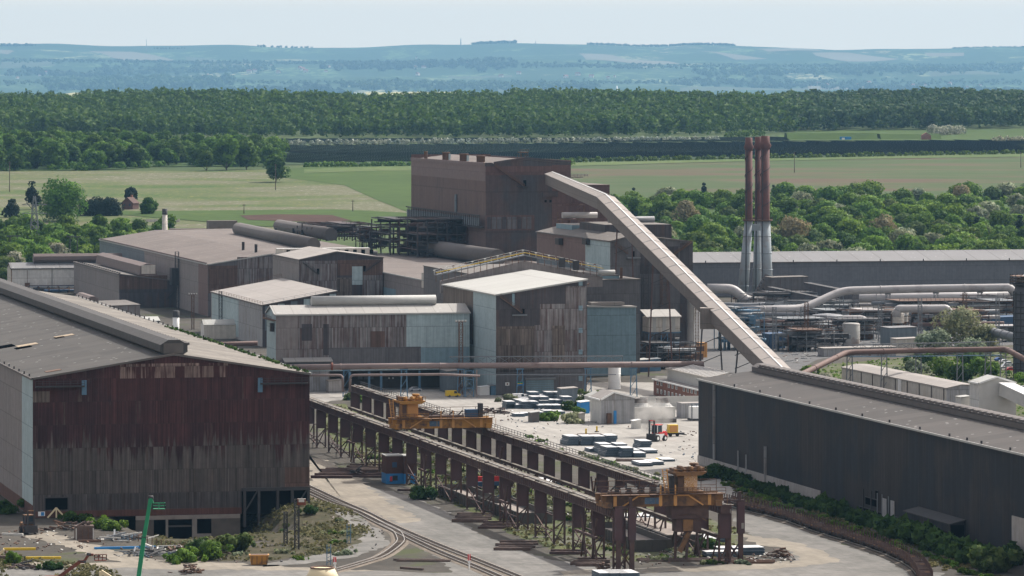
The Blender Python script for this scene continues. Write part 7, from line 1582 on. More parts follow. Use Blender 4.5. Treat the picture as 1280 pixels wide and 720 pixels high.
mm = dt.nodes.new('ShaderNodeMath'); mm.operation = 'MULTIPLY'; dt.links.new(m1.outputs[0], mm.inputs[0]); dt.links.new(m2.outputs[0], mm.inputs[1]); dt.links.new(mm.outputs[0], dv.inputs['Density']); dt.links.new(dv.outputs[0], do.inputs['Volume'])
mb = MB(); mb.lathe(0, 0, [(.1, -5.5), (3.6, -4.6), (5.6, -2.6), (6.3, 0), (5.6, 2.6), (3.6, 5.2), (.1, 6.3)], dm, 20); o = mb.build('dust'); o.location = G(817, 548) + Vector((0, 6, 6.2)); tag(o, 'pale dust cloud rising behind the white and red forklift', 'dust', kind='stuff')
# cars, vans
def car(label, px, py, rot, paint, van=False, group=None):
    t = thing('parked_van' if van else 'parked_car', label, 'van' if van else 'car', GT(px, py), rot, group); mb = MB(); h = 2.1 if van else 1.45
    if van: prof = [(-2.4, .35), (2.4, .35), (2.4, 1.0), (1.5, 1.15), (1.0, h), (-2.4, h)]
    else: prof = [(-2.1, .35), (2.1, .35), (2.1, .8), (1.1, .92), (.5, h), (-1.0, h), (-1.7, .95), (-2.1, .9)]
    mb.prism(prof, 'y', -.88, .88, paint); mb.build('body', t)
    mb = MB(); 
    for s in (-.9, .88): mb.prism([(-1.4, .95), (1., .95), (.5, h - .12), (-.95, h - .12)] if not van else [(.2, 1.15), (1.35, 1.15), (.95, h - .15), (.2, h - .15)], 'y', s, s + .02, 'glass')
    mb.build('window', t)
    for x in (-1.3, 1.35):
        for s in (-.8, .8): mb = MB(); mb.tube([(x, s - .12, .34), (x, s + .12, .34)], .34, 'tyre', 12); wo = mb.build('wheel', t); mb = MB(); mb.tube([(x, s - .13, .34), (x, s + .13, .34)], .19, 'steel_grey', 10); mb.build('rim', wo)
M['car_white'] = plain('car_paint_white', (.75, .75, .76), .03, 1, .25); M['car_blue'] = plain('car_paint_blue', (.04, .10, .3), .03, 1, .25); M['car_red'] = plain('car_paint_red', (.4, .02, .02), .03, 1, .25); M['car_silver'] = plain('car_paint_silver', (.45, .46, .48), .03, 1, .25)
for lab, px, py, rot, pt, van in (('white van parked by the roller door of the tall block', 650, 500, .3, 'car_white', True), ('white car in front of the white van by the roller door', 655, 503, .2, 'car_white', False), ('white car parked highest by the furnace tower', 1256, 454, .3, 'car_white', False), ('blue car parked beside the furnace tower', 1250, 451.5, .4, 'car_blue', False), ('silver car in the middle of the cars by the furnace tower', 1261, 457, .2, 'car_silver', False), ('white car nearest the bushes by the furnace tower', 1254, 463, .3, 'car_white', False), ('red car right of the white one by the furnace tower', 1264, 464, .2, 'car_red', False), ('silver car low at the foot of the furnace tower', 1258, 460, .3, 'car_silver', False), ('dark van at the right edge beyond the white screen house', 1283, 490, .4, 'car_silver', True),
                               ('pale car parked in the dark undercroft of the long blue hall', 519, 489, .3, 'car_silver', False), ('yellow-orange loader parked beside the lattice lamp mast', 566, 496, .3, 'yellow', True)): car(lab, px, py, rot, pt, van)
# office, cooling plant and small sheds
B = Bld('brick_office', 'two-storey red brick office beside the corner of the black shed', 'office', 874, 508, w=12, Lpx=817)
h = B.zl(817, 474); B.shell([(0, h), (B.w, h + .2)], 'brick', 'roof_pale', oh=.3, edge='white', t=.25)
for j, z in enumerate((1.0, 3.7)):
    for i in range(11):
        if i in (4, 8) and j == 1: continue
        a_ = 3 + i * (B.L - 5) / 11; mb = MB(); mb.box(-.1, .02, a_, a_ + 2.2, z, z + 1.35, 'glass'); wo = B.part(mb, 'window'); mb = MB(); mb.box(-.13, -.1, a_, a_ + .25, z, z + 1.35, 'white'); mb.box(-.13, -.1, a_ + 1.95, a_ + 2.2, z, z + 1.35, 'white'); mb.box(-.14, -.1, a_, a_ + 2.2, z + 1.2, z + 1.4, 'white'); mb.box(-.18, -.0, a_ - .1, a_ + 2.3, z - .14, z, 'dirty_white'); mb.build('frame', wo)
mb = MB(); a_ = B.ay(850); mb.box(4, 8, a_ - 4, a_ + 4, h, h + 1.3, 'dirty_white', 'white'); B.part(mb, 'roof_plant')
B = Bld('ribbed_roof_hall', 'pale hall with ribbed cream roof behind the red brick office', 'hall', 887, 508, x2=938, Lpx=834)
h = B.zf(887, 473); hr = h + 1.4; B.shell([(0, h), (B.w * .48, hr), (B.w, h + .1)], 'silver', 'roof_pale', left='dirty_white', oh=.3, edge='cream_wall')
mb = MB()
for i in range(14): a_ = 1 + i * B.L / 14; mb.prism([(0, h + .34), (B.w * .48, hr + .34), (B.w * .48, hr + .42), (0, h + .42)], 'y', a_, a_ + .5, 'white')
B.part(mb, 'roof_rib')
B = Bld('cooling_plant', 'white cooling plant with two round fan hoods on its roof behind the forklift', 'cooling plant', 791, 529, x2=844, L=8)
h = B.zf(815, 509); mb = MB(); mb.box(0, B.w, 0, 8, 1.2, h, 'dirty_white', 'vent_pale'); B.part(mb, 'casing'); mb = MB(); mb.box(-.4, B.w + .3, -.4, 8, 0, 1.2, 'conc_dark'); B.part(mb, 'basin')
for f in (.27, .78): mb = MB(); mb.lathe(B.w * f, 4, [(3.1, h), (2.0, h + 1.1), (1.9, h + 1.2)], 'vent_pale', 20); mb.lathe(B.w * f, 4, [(2.1, h + 1.1), (1.9, h + 1.6), (2.1, h + 2.4), (1.8, h + 2.4), (1.6, h + 1.4)], 'vent', 20); B.part(mb, 'fan_hood')
mb = MB(); mb.box(-2.6, 0, .2, 7, 0, h - .3, 'grey_dark'); mb.railing([(-2.6, .2, h - .3), (0, .2, h - .3)], 'steel_grey', step=1); mb.railing([(0, 0, h), (B.w, 0, h)], 'steel_grey', .9, 1.5, .07); B.part(mb, 'side_housing')
mb = MB(); mb.box(0, 20, 0, .4, -.2, 4.0, 'dirty_white'); o = mb.build('sheet_wall'); o.location = G(800, 512); o.rotation_euler = (0, 0, PHI); tag(o, 'long pale sheet wall behind the white cooling plant', 'wall')
mb = MB(); mb.box(0, 14, 0, 6, 0, 4.6, 'silver', 'roof_pale'); o = mb.build('pump_house'); o.location = G(852, 523); o.rotation_euler = (0, 0, PHI); tag(o, 'pale pump house between cooling plant and black shed', 'pump house')
t = thing('white_tank', 'white rectangular tank with frame by the black shed corner', 'tank', G(865, 526), PHI); mb = MB(); mb.box(0, 4.4, 0, 4, .6, 4.2, 'white'); mb.build('body', t); mb = MB(); mb.railing([(-.2, -.1, 4.2), (4.6, -.1, 4.2)], 'blue_col', .9, 1.2, .1); mb.box(-.2, .1, -.2, .1, 0, 5, 'steel_grey'); mb.box(-.3, 4.6, -.1, 4.2, 0, .6, 'steel_dark'); mb.build('frame', t)
B = Bld('gabled_shed', 'pale gabled shed with a light roof and bright blue door in the yard', 'shed', 751, 530, x2=777, L=13)
h = B.zf(751, 500); ha = h + 2.2; B.shell([(0, h), (B.w * .62, ha), (B.w + 4, h + .6)], 'silver', 'roof_pale', left='white_wall', oh=.3, edge='white'); mb = MB(); mb.box(B.bx(767), B.bx(770.5), -.15, 0, 0, 3.9, 'blue_paint'); B.part(mb, 'door'); mb = MB(); mb.box(B.bx(758), B.bx(763.5), -1.2, -.05, .2, 3.2, 'steel_rust'); B.part(mb, 'side_frame')
hut('long_white_roof', 'old shed with pale sagging roof behind the young tree in the yard', 'shed', 742, 514, 766, 12, 4.0, 'dirty_white', 'roof_white', rise=1.4)
t = thing('yellow_tank', 'bright yellow tank on a trailer beside the forklift', 'tank', G(836, 546), PHI); mb = MB(); mb.box(0, 2.8, 0, 2.2, 1.1, 3.4, 'yellow'); mb.box(.3, 2.6, -.02, 0, 1.3, 3.2, 'orange_face'); mb.build('body', t); mb = MB(); mb.box(-.3, 4.8, .3, 1.9, .6, 1.1, 'steel_dark'); mb.bar((2.6, 1, .8), (5.6, 1, .4), .3, 'steel_dark'); mb.build('chassis', t)
for x in (.5, 2.6): mb = MB(); mb.tube([(x, 0, .5), (x, .4, .5)], .5, 'tyre', 12); mb.build('wheel', t)
for lab, x1, yb, x2, L, h, m1, m2 in (('open pale lean-to with timber side in front of the tall block', 702, 503, 722, 6, 4.2, 'grey_blue_wall', 'roof_pale'), ('bright blue container among the yard bushes', 726, 517, 737, 5, 3.4, 'blue_paint', 'white'), ('small grey block hut with dark door by the yard road', 664, 528, 674, 4, 2.8, 'vent', 'vent_pale'), ('small rusty cabin with dark base beside the lattice mast', 559, 491, 573, 12, 7.0, 'grey_blue_wall', 'roof_pale'), ('cream cabin below the old shed in the yard', 722, 529, 731, 4, 2.6, 'cream_wall', 'roof_pale'),
                                      ('blue-grey box van body by the blue lattice', 614, 494, 626, 5, 3., 'blue_col', 'steel_grey'), ('white box beside the blue-grey van body', 600, 494, 612, 4, 2.5, 'white', 'white'), ('pale stone hut beside the far end of the runways', 411, 491, 427, 5, 3.8, 'conc_plinth', 'concrete'), ('dark store with blue tanks on the road behind the brick office', 797, 465, 812, 8, 4, 'blue_dark', 'vent_pale'), ('teal container on the road behind the brick office', 812, 464, 826, 6, 4, 'blue_col', 'steel_grey'), ('low white cabin left of the cooling plant', 792, 536, 801, 3, 2.2, 'dirty_white', 'white')):
    hut('yard_cabin', lab, 'cabin', x1, yb, x2, L, h, m1, m2)
tank('white silo standing beside the blue-grey block behind the yard', 768, 486, 2.1, 7.5, 'white')
t = thing('blue_lattice', 'blue lattice frame under the pink pipe by the tall block', 'frame', G(587, 496)); mb = MB(); mb.lattice((0, 0, 0), (0, 0, 8.5), 2.6, 'blue_col', .28, 2.6, .16); mb.build('lattice', t)
mb = MB(); mb.bar((0, 0, 0), (0, 0, 9.), .35, 'pipe_pink'); o = mb.build('pale_post'); o.location = G(596, 497); tag(o, 'pale upright post right of the blue lattice frame', 'post')
# brick and blue cabin
A = G(483, 605); t = thing('brick_cabin', 'two-storey cabin, dark brick above bright blue base, beside the near runway', 'cabin', A, PHI); s_ = A.y / F
for x0, x1, y0, y1 in ((0, 4.2, 0, 6), (4.25, 7.6, -1.5, 4)):
    mb = MB(); mb.box(x0, x1, y0, y1, 2.6, 7.0, 'brick_dark'); mb.build('upper_wall', t); mb = MB(); mb.box(x0 - .03, x1 + .03, y0 - .03, y1, 0, 2.6, 'blue_paint'); mb.build('lower_wall', t); mb = MB(); mb.box(x0 - .15, x1 + .15, y0 - .15, y1 + .1, 7.0, 7.25, 'vent_pale'); mb.build('roof', t)
for x0, x1, z0, z1, m in ((1.5, 2.7, 4.2, 5.5, 'blue_dark'), (1.6, 2.9, 1.0, 2.1, 'glass'), (.9, 1.5, .7, 1.9, 'red_paint'), (5.2, 5.8, .1, 2.2, 'dirty_white')):
    y_ = -1.5 if x0 > 5 else 0.; mb = MB(); mb.box(x0, x1, y_ - .12, y_ - .02, z0, z1, m); mb.box(x0 - .1, x1 + .1, y_ - .16, y_ - .04, z0 - .12, z0, 'steel_dark'); mb.build('window' if m != 'dirty_white' else 'door', t)
t = thing('red_truck', 'red crane truck boom with white marking seen between the runways', 'truck', G(592, 612), PHI); mb = MB(); mb.box(-1, 7, 0, 1.2, 2.0, 3.2, 'red_paint'); mb.build('boom', t); mb = MB()
for i in range(5): mb.box(2.2 + i * .5, 2.5 + i * .5, -.03, 0, 2.35, 2.85, 'white')
mb.build('marking', t); mb = MB(); mb.box(-1, 7, -.3, 2, .8, 1.8, 'blue_dark'); mb.build('chassis', t)
for x in (0, 1.6, 5.5): mb = MB(); mb.tube([(x, -.4, .5), (x, 0, .5)], .5, 'tyre', 12); mb.build('wheel', t)
# troughs between the runways
for lab, px, py, w_, l_ in (('long grey concrete trough between the runways at the near end', 795, 690, 8, 42), ('concrete trough beside it with a pale lid', 833, 684, 8, 40), ('grey walled bunker behind the near runway columns', 585, 634, 7, 34), ('dark walled bunker further along behind the near runway', 648, 655, 8, 40)):
    A = G(px, py); t = thing('trough', lab, 'trough', A, PHI); mb = MB()
    mb.box(0, w_, -.3, 0, -.3, 2.6, 'conc_dark'); mb.box(0, .3, 0.01, l_, -.3, 2.6, 'conc_dark'); mb.box(w_ - .3, w_, .01, l_, -.3, 2.6, 'conc_dark'); mb.box(0, w_, l_ + .01, l_ + .3, -.3, 2.6, 'conc_dark'); mb.build('wall', t)
    mb = MB(); mb.box(.31, w_ - .31, .02, l_, 0, 1.2 if 'lid' not in lab else 2.7, 'concrete'); mb.build('fill', t); mb = MB()
    for i in range(int(l_ / 2.5)): mb.box(-.2, 0, 1 + i * 2.5, 1.4 + i * 2.5, -.3, 2.5, 'conc_dark')
    for i in range(int(w_ / 1.6)): mb.box(.4 + i * 1.6, .8 + i * 1.6, -.5, -.31, -.3, 2.5, 'conc_dark')
    mb.build('rib', t)
# left yard: skip, scrap, boom lifts, cone top
A = GT(312, 707); t = thing('skip', 'rust-orange open skip standing at the road below the bank', 'skip', A, R(4)); mb = MB(); mb.prism([(.3, .2), (3.7, .2), (4, 2.1), (0, 2.1)], 'y', 0, 2., 'orange'); mb.build('body', t); mb = MB(); mb.box(-.1, 4.1, -.1, 2.1, 2.05, 2.25, 'orange_face'); mb.box(.2, 3.8, .1, 1.9, 2.255, 2.262, 'scrap'); mb.build('rim', t)
mb = MB(); [mb.box(.4 + i * 1.05, .6 + i * 1.05, -.12, .0, .3, 2.0, 'orange_old') for i in range(4)]; mb.build('rib', t)
def scrap(label, px, py, w_, l_, h, n, seed, mats, name='scrap_heap', L=3.):
    r = random.Random(seed); mb = MB()
    for i in range(n):
        p = Vector((r.gauss(0, w_ / 3), r.gauss(0, l_ / 3), 0)); k = max(0, 1 - (p.x / w_) ** 2 * 3); p.z = r.random() * h * k + .1; a = r.random() * 6.28; q = p + Vector((math.cos(a), math.sin(a), r.uniform(-.15, .3))) * L * r.uniform(.3, 1); q.z = max(.1, q.z); mb.bar(p, q, r.uniform(.12, .5), r.choice(mats), r.uniform(.1, .4))
    o = mb.build(name); o.location = GT(px, py); return tag(o, label, 'scrap')
scrap('dark scrap heap beside the rusty crate in the left yard', 83, 662, 5, 5, 1.6, 40, 1, ['scrap', 'steel_dark', 'steel_rust']); scrap('heap of grey and blue steel sections at the left edge of the pit', 152, 675, 6, 6, 1.4, 34, 2, ['slab_side', 'steel_grey', 'dirty_white', 'steel_rust'], L=5); scrap('spread of cut steel plates and rods below the basement openings', 190, 693, 8, 10, 1.2, 60, 3, ['steel_grey', 'slab_side', 'steel_dark', 'dirty_white'], L=5); scrap('rusty scrap near the end of the pit fence', 225, 690, 5, 5, 1.2, 30, 4, ['scrap', 'steel_rust', 'dirty_white']); scrap('reddish rubble heap by the road at the bottom left', 238, 716, 4, 4, 1.5, 50, 6, ['steel_rust', 'scrap'], L=1.4); scrap('dark scrap pile at the roadside in the bottom left corner', 30, 710, 6, 5, .9, 34, 7, ['scrap', 'steel_dark'])
for i, (px, py) in enumerate(((598, 518), (612, 516), (628, 517))): scrap(('left', 'middle', 'right')[i] + ' dark scrap heap on the pale yard behind the first crane', px, py, 3.5, 3, 1.8, 40, 20 + i, ['scrap', 'steel_dark', 'runway'], L=2)
scrap('small rusty bundle in the grass by the last runway column', 755, 712, 2.5, 2, 1.3, 30, 31, ['steel_rust', 'scrap'], L=2); scrap('bundle of rusty offcuts at the roadside under the wagons', 974, 697, 3.5, 2, 1.8, 40, 32, ['steel_rust', 'scrap'], L=2); scrap('dark heap of offcuts beside the rails near the brick cabin', 446, 594, 3, 3, 1.6, 34, 33, ['scrap', 'steel_dark'], L=2.5)
t = thing('rusty_crate', 'rusty steel crate with white side straps in the left yard', 'crate', GT(94, 675), R(10)); mb = MB(); mb.box(0, 4.2, 0, 3, 0, 3.1, 'scrap'); mb.build('box', t)
for x in (.1, 1.5, 2.8, 3.9): mb = MB(); mb.box(x, x + .25, -.1, 0, .1, 2.6, 'dirty_white' if x < 1.4 or x > 3 else 'steel_rust'); mb.build('strap', t)
mb = MB(); [mb.bar((.6 + i * .5, .4 + (i % 3), 3.1), (2 + i * .4, 1 + (i % 2), 3.9), .35, 'scrap') for i in range(6)]; mb.build('load', t)
for lab, px, py, L, mat, rot in (('long blue beam lying in the left yard', 118, 687, 13.5, 'blue_paint', 12), ('short rusty pipe in front of the crate', 98, 678, 5, 'steel_rust', 4), ('yellow striped beam on the ground at the far left', 4, 688, 7, 'yellow', 5), ('yellow striped beam beside the road at the lower left', 32, 699, 7.5, 'yellow', 3), ('white pole lying by the parked forklift', 2, 669, 5, 'dirty_white', -14)):
    mb = MB(); mb.box(0, L, 0, .55, 0, .5, mat); o = mb.build('beam'); o.location = GT(px, py); o.rotation_euler = (0, 0, R(rot)); tag(o, lab, 'beam')
def boom_lift(label, pts, px, py, mat, w_, base=True, basket='r'):
    """pts: screen survey of the boom at one distance"""
    A = GT(px, py); t = thing('boom_lift', label, 'boom lift', A); P = [D(x, A.y + dy, y) - A for x, y, dy in pts]
    for i, (a, b) in enumerate(zip(P, P[1:])): mb = MB(); mb.bar(a, b, w_ * (1 - .12 * i), mat, w_ * (1 - .12 * i)); mb.tube([a - Vector((w_ * .6, 0, 0)), a + Vector((w_ * .6, 0, 0))], w_ * .5, 'steel_dark', 8); mb.build('boom', t)
    e = P[-1]; mb = MB(); x0 = e.x + (.2 if basket == 'r' else -2.6)
    mb.box(x0, x0 + 2.4, e.y - .6, e.y + .6, e.z - 1.2, e.z - 1.05, mat); mb.railing([(x0, e.y - .6, e.z - 1.05), (x0 + 2.4, e.y - .6, e.z - 1.05), (x0 + 2.4, e.y + .6, e.z - 1.05), (x0, e.y + .6, e.z - 1.05), (x0, e.y - .6, e.z - 1.05)], mat, 1.1, .8, .09); mb.build('basket', t)
    if base:
        mb = MB(); mb.box(-1.6, 1.6, -1.2, 1.2, .5, 1.6, mat); mb.build('chassis', t)
        for x in (-1.1, 1.1):
            for y in (-1.1, 1.1): mb = MB(); mb.tube([(x, y - .2, .5), (x, y + .2, .5)], .5, 'tyre', 12); mb.build('wheel', t)
    return t
boom_lift('bright green boom lift raised in front of the long shed', [(172, 730, 0), (180, 672, 0), (188.5, 622, 0), (190, 629, 0)], 171, 735, 'green_paint', .85)
boom_lift('red boom lift with a low cream arm at the bottom left', [(70, 724, 0), (100, 702, 0), (105, 702, 0), (111, 693, 0), (117, 693.5, 0)], 66, 730, 'red_lead', .7); 
t = thing('cream_boom', 'cream telescopic arm poking in at the bottom edge', 'boom lift', GT(128, 735)); A = GT(128, 735); mb = MB(); mb.bar(D(126, A.y, 714) - A, D(146, A.y, 727) - A, .7, 'cream'); mb.bar(D(126, A.y, 730) - A, D(126, A.y, 714) - A, .6, 'cream'); mb.build('boom', t); mb = MB(); mb.box(-1, 2.5, -.8, .8, 0, 1., 'steel_dark'); mb.build('chassis', t)
t = thing('cream_boom', 'cream machine arm at the left edge of the yard', 'boom lift', GT(3, 700)); mb = MB(); mb.bar((-1.5, 0, .6), (.4, 0, 2.2), .6, 'cream'); mb.bar((.4, 0, 2.2), (1.1, 0, .6), .4, 'steel_rust'); mb.build('boom', t); mb = MB(); mb.box(-3, .8, -.8, .8, 0, .9, 'scrap'); mb.build('chassis', t)
A = G(403, 737); t = thing('vessel_top', 'pale round vessel with a dark top rim at the bottom edge', 'vessel', A); mb = MB(); zt = HC - (710 - HY) * A.y / F; mb.lathe(0, 0, [(3.6, 0), (3.2, zt - 1.6), (2.4, zt)], 'cream', 24); mb.build('shell', t); mb = MB(); mb.lathe(0, 0, [(2.4, zt - .05), (2.5, zt + .02), (2.4, zt + .22), (2.1, zt + .22), (2.1, zt - .3), (.1, zt - .3)], 'steel_rust', 24); mb.build('rim', t)
for lab, px, py, h in (('red and white signal post beside the curved spur', 418.5, 712, 2.6), ('red and white signal post by the straight tracks at the bottom', 586.5, 712, 3.2)):
    t = thing('signal_post', lab, 'signal', GT(px, py)); mb = MB(); mb.lathe(0, 0, [(.14, 0), (.14, h)], 'white', 8); mb.build('post', t); mb = MB(); mb.box(-.3, .3, -.12, .12, h * .6, h, 'red_paint'); mb.box(-.3, .3, -.13, .13, h * .42, h * .58, 'white'); mb.build('head', t)
mb = MB(); [mb.bar((sx, sy, 0), (sx, sy, 4.2), .14, 'blue_col') for sx in (-.4, .4) for sy in (-.4, .4)]; [mb.bar((-.4, -.4, .4 + i), (.4, -.4, .9 + i), .1, 'blue_col') for i in range(4)]; o = mb.build('lattice_post'); o.location = GT(411, 706); tag(o, 'short blue-grey lattice post by the grey path', 'post')
o2 = o.copy(); COL.objects.link(o2); o2.location = GT(436, 679); o2['label'] = 'short blue-grey lattice post higher up on the weedy bank'
fo = None; P0_, P1_ = (150, 672), (236, 690)
for i in range(16):
    px = P0_[0] + (P1_[0] - P0_[0]) * i / 15; py = P0_[1] + (P1_[1] - P0_[1]) * i / 15
    if fo is None: mb = MB(); mb.box(-.09, .09, -.09, .09, -.2, 1.5, 'steel_rust'); fo = o = mb.build('fence_post'); tag(o, 'thin rusty post of the fence along the pit edge', 'fence post', 'posts of the fence along the pit')
    else: o = fo.copy(); COL.objects.link(o)
    o.location = GT(px, py)
# person in orange on the far runway's lower walkway
def person(label, loc, rot, top, legs):
    t = thing('person', label, 'person', loc, rot); bm_v = [(0, 0, .95), (0, 0, 1.2), (0, 0, 1.42), (0, 0, 1.52), (0, -.02, 1.66), (.2, 0, 1.42), (.27, -.03, 1.15), (.24, -.18, .95), (-.2, 0, 1.42), (-.27, .02, 1.15), (-.26, -.08, .9), (.1, 0, .9), (.11, -.05, .5), (.11, 0, .08), (.11, -.16, .04), (-.1, 0, .9), (-.12, .08, .5), (-.12, .12, .08), (-.12, -.03, .04)]
    ed = [(0, 1), (1, 2), (2, 3), (3, 4), (2, 5), (5, 6), (6, 7), (2, 8), (8, 9), (9, 10), (0, 11), (11, 12), (12, 13), (13, 14), (0, 15), (15, 16), (16, 17), (17, 18)]
    rad = [.16, .15, .17, .07, .115, .075, .055, .045, .075, .055, .045, .1, .075, .055, .05, .1, .075, .055, .05]
    me = bpy.data.meshes.new('body'); me.from_pydata(bm_v, ed, []); o = bpy.data.objects.new('body', me); COL.objects.link(o); o.parent = t; sk = o.modifiers.new('skin', 'SKIN'); 
    for v, r in zip(me.skin_vertices[0].data if me.skin_vertices else [], rad): v.radius = (r, r)
    if not me.skin_vertices:
        import bmesh as _b
        bm = _b.new(); bm.from_mesh(me); ly = bm.verts.layers.skin.verify(); bm.verts.ensure_lookup_table()
        for v, r in zip(bm.verts, rad): v[ly].radius = (r, r)
        bm.verts[0][ly].use_root = True; bm.to_mesh(me); bm.free()
    s = o.modifiers.new('smooth', 'SUBSURF'); s.levels = s.render_levels = 1; me.materials.append(M[top]); o.data.update()
    mb = MB(); mb.lathe(0, -.02, [(.15, 1.68), (.13, 1.76), (.06, 1.82)], 'yellow', 12); mb.build('hard_hat', t)
    mb = MB(); [mb.lathe(s_ * .11, 0 if s_ > 0 else .06, [(.105, .86), (.085, .5), (.075, .12)], legs, 10) for s_ in (1, -1)]; mb.build('trousers', t); mb = MB(); mb.lathe(0, -.1, [(.02, 1.6), (.07, 1.63), (.02, 1.7)], 'skin', 10); mb.build('face', t)
pp = G(740, 622, 0); person('person in orange work clothes walking between the two runways', pp, R(120), 'hivis', 'navy')
# ------------------------------------------------------------------ bushes
bprot = {}
def bush(label, px, py, W, H, mat='leaf_bush', leaf=.55, n=900, group=None, name='bush'):
    k = (mat, leaf, round(H / W, 1), n)
    if k not in bprot:
        rng = np.random.default_rng(len(bprot) + 200); h = H / W; lob = [(rng.normal() * .26, rng.normal() * .26, h * (.12 + .5 * rng.random() ** 1.6), (.12 + .12 * rng.random()) * min(1., h * 1.5)) for _ in range(15)]; lob.append((0, 0, h * .4, min(.3, h * .5)))
        bprot[k] = quads_mesh(name, leaf_quads(rng, lob, n, leaf / W * 1.3, .4), mat)
    o = bpy.data.objects.new(name, bprot[k]); COL.objects.link(o); o.location = GT(px, py); o.scale = (W, W, W); o.rotation_euler = (0, 0, (px * 37 % 628) / 100); return tag(o, label, name.replace('_', ' '), group)
r_ = random.Random(8)
g_ = 'bramble bushes along the foot of the black shed'
for i in range(58):
    f = (i + r_.random()) / 58; px = 906 + (1250 - 906) * f; py = 594 + (712 - 594) * f + r_.uniform(-2, 4)
    if 1080 < px < 1125 and r_.random() < .4: continue
    py += 3 if f < .35 else 0; W_ = r_.uniform(3., 5.6) * (1.25 if f > .6 else .72 if f < .35 else 1.); bush('dense dark green bramble bush at the foot of the black shed', px, py, W_, W_ * r_.choice((.6, .7)), 'leaf_bush', .6, 700, g_)
for i in range(26):
    f = i / 26; bush('low weed tuft on the verge beside the wagons', 912 + 330 * f + r_.uniform(-4, 4), 603 + 118 * f + r_.uniform(4, 9), r_.uniform(1.5, 3.), 1.1, 'leaf_scrub', .45, 400, 'weed tufts on the verge by the wagons')
for i in range(46):
    px = r_.uniform(420, 930); lo = 505 + (px - 420) * .36; py = r_.uniform(lo + 15, lo + 62); py = min(py, 705)
    bush('small weed clump on the grass under the crane runways', px, py, r_.uniform(1.2, 3.6), .9, r_.choice(('leaf_bright', 'leaf_scrub', 'leaf_willow')), .4, 400, 'weed clumps under the crane runways')
for i in range(26):
    f = r_.random(); bush('grey-green weed clump on the far side of the far runway', 660 + 210 * f, 552 + 62 * f + r_.uniform(-6, 3), r_.uniform(1.5, 3.5), .9, r_.choice(('leaf_willow', 'leaf_scrub')), .4, 400, 'weed clumps behind the far runway')
for i in range(30):
    px, py = r_.uniform(205, 440), r_.uniform(650, 700)
    if py < 690 - (px - 200) * .35 and px < 300: continue
    bush('scrubby weed clump on the bank below the long shed', px, py, r_.uniform(1., 3.2), .8, r_.choice(('leaf_scrub', 'leaf_bright', 'leaf_willow')), .4, 400, 'weed clumps on the weedy bank')
for px, py, W_, H_, m_, lab in ((228, 703, 9, 3.4, 'leaf_scrub', 'long low green bush on the mound at the road'), (262, 699, 9, 4.6, 'leaf_scrub', 'broad green bush on the mound below the basement wall'), (285, 690, 6, 5, 'leaf_bright', 'bright green bush at the top of the mound'), (300, 688, 5, 4.5, 'leaf_bright', 'yellowish green bush on the right of the mound'), (250, 690, 5, 3, 'leaf_bush', 'dark green bush behind the mound'),
                             (524, 624, 5.5, 4.6, 'leaf_bush', 'dark rounded bush beside the brick cabin'), (88, 652, 4, 3.4, 'leaf_bush', 'left dark bush beside the open door of the long shed'), (103, 653, 3.4, 2.8, 'leaf_bush', 'right dark bush beside the open door of the long shed'), (130, 660, 4.5, 3, 'leaf_scrub', 'green bush at the head of the pit fence'), (142, 663, 4, 2.6, 'leaf_scrub', 'green bush lower along the pit fence'), (16, 706, 3., 3.4, 'leaf_scrub', 'small green bush near the bottom left corner'),
                             (5, 642, 6, 4, 'leaf_bush', 'dark bush at the foot of the side wall at the far left'), (63, 712, 4, 2, 'leaf_bush', 'low dark bush by the road at the bottom left'), (386, 642, 3.4, 2.6, 'leaf_bush', 'dark bush under the open corner of the long shed'), (735, 508, 6.5, 7.5, 'leaf_bright', 'fresh green young tree beside the pale shed in the yard'), (713, 529, 7.5, 3.6, 'leaf_willow', 'broad grey-green bush in the middle of the yard'), (687, 526, 5, 3.4, 'leaf_scrub', 'green bush among the loose slab piles'), (636, 502, 4.5, 3, 'leaf_willow', 'grey-green bush by the dark scrap heaps'), (712, 513, 5, 4, 'leaf_bush', 'dark bush left of the young tree in the yard'), (722, 521, 4.5, 4, 'leaf_scrub', 'green bush below the young tree in the yard'),
                             (437, 500, 5.5, 2.6, 'leaf_bright', 'yellow-green bush at the far end of the runways'), (448, 503, 3.6, 3, 'leaf_scrub', 'green bush right of it at the far end of the runways'), (888, 686, 4, 3.4, 'leaf_bush', 'dark bush beneath the hanging grab of the worn crane'), (1245, 716, 8, 7, 'leaf_bright', 'bright leafy bush in the bottom right corner'), (1262, 704, 8, 5, 'leaf_bush', 'dark bush at the plinth in the bottom right corner'), (876, 600, 4, 3, 'leaf_bush', 'bush behind the worn crane at the corner of the black shed'), (893, 597, 6, 4.6, 'leaf_bush', 'large dark bush behind the house of the worn crane')):
    bush(lab, px, py, W_, H_, m_, .5, 1000)
for px, py, W_, H_, m_, lab in ((1200, 441, 20, 16, 'leaf_willow', 'large silvery tree in front of the pipe racks at the right'), (1168, 443, 13, 9, 'leaf_willow', 'smaller silvery tree left of the large one'), (1228, 440, 13, 10, 'leaf_willow', 'silvery tree right of the large one'), (1215, 450, 11, 7, 'leaf_willow', 'silvery bush between the silvery trees and the rusty pipe')):
    tree_thing('silver_tree', lab, 'tree', GT(px, py), ('crown', W_, H_, 1., 1900, .85, m_, int(px), 13))
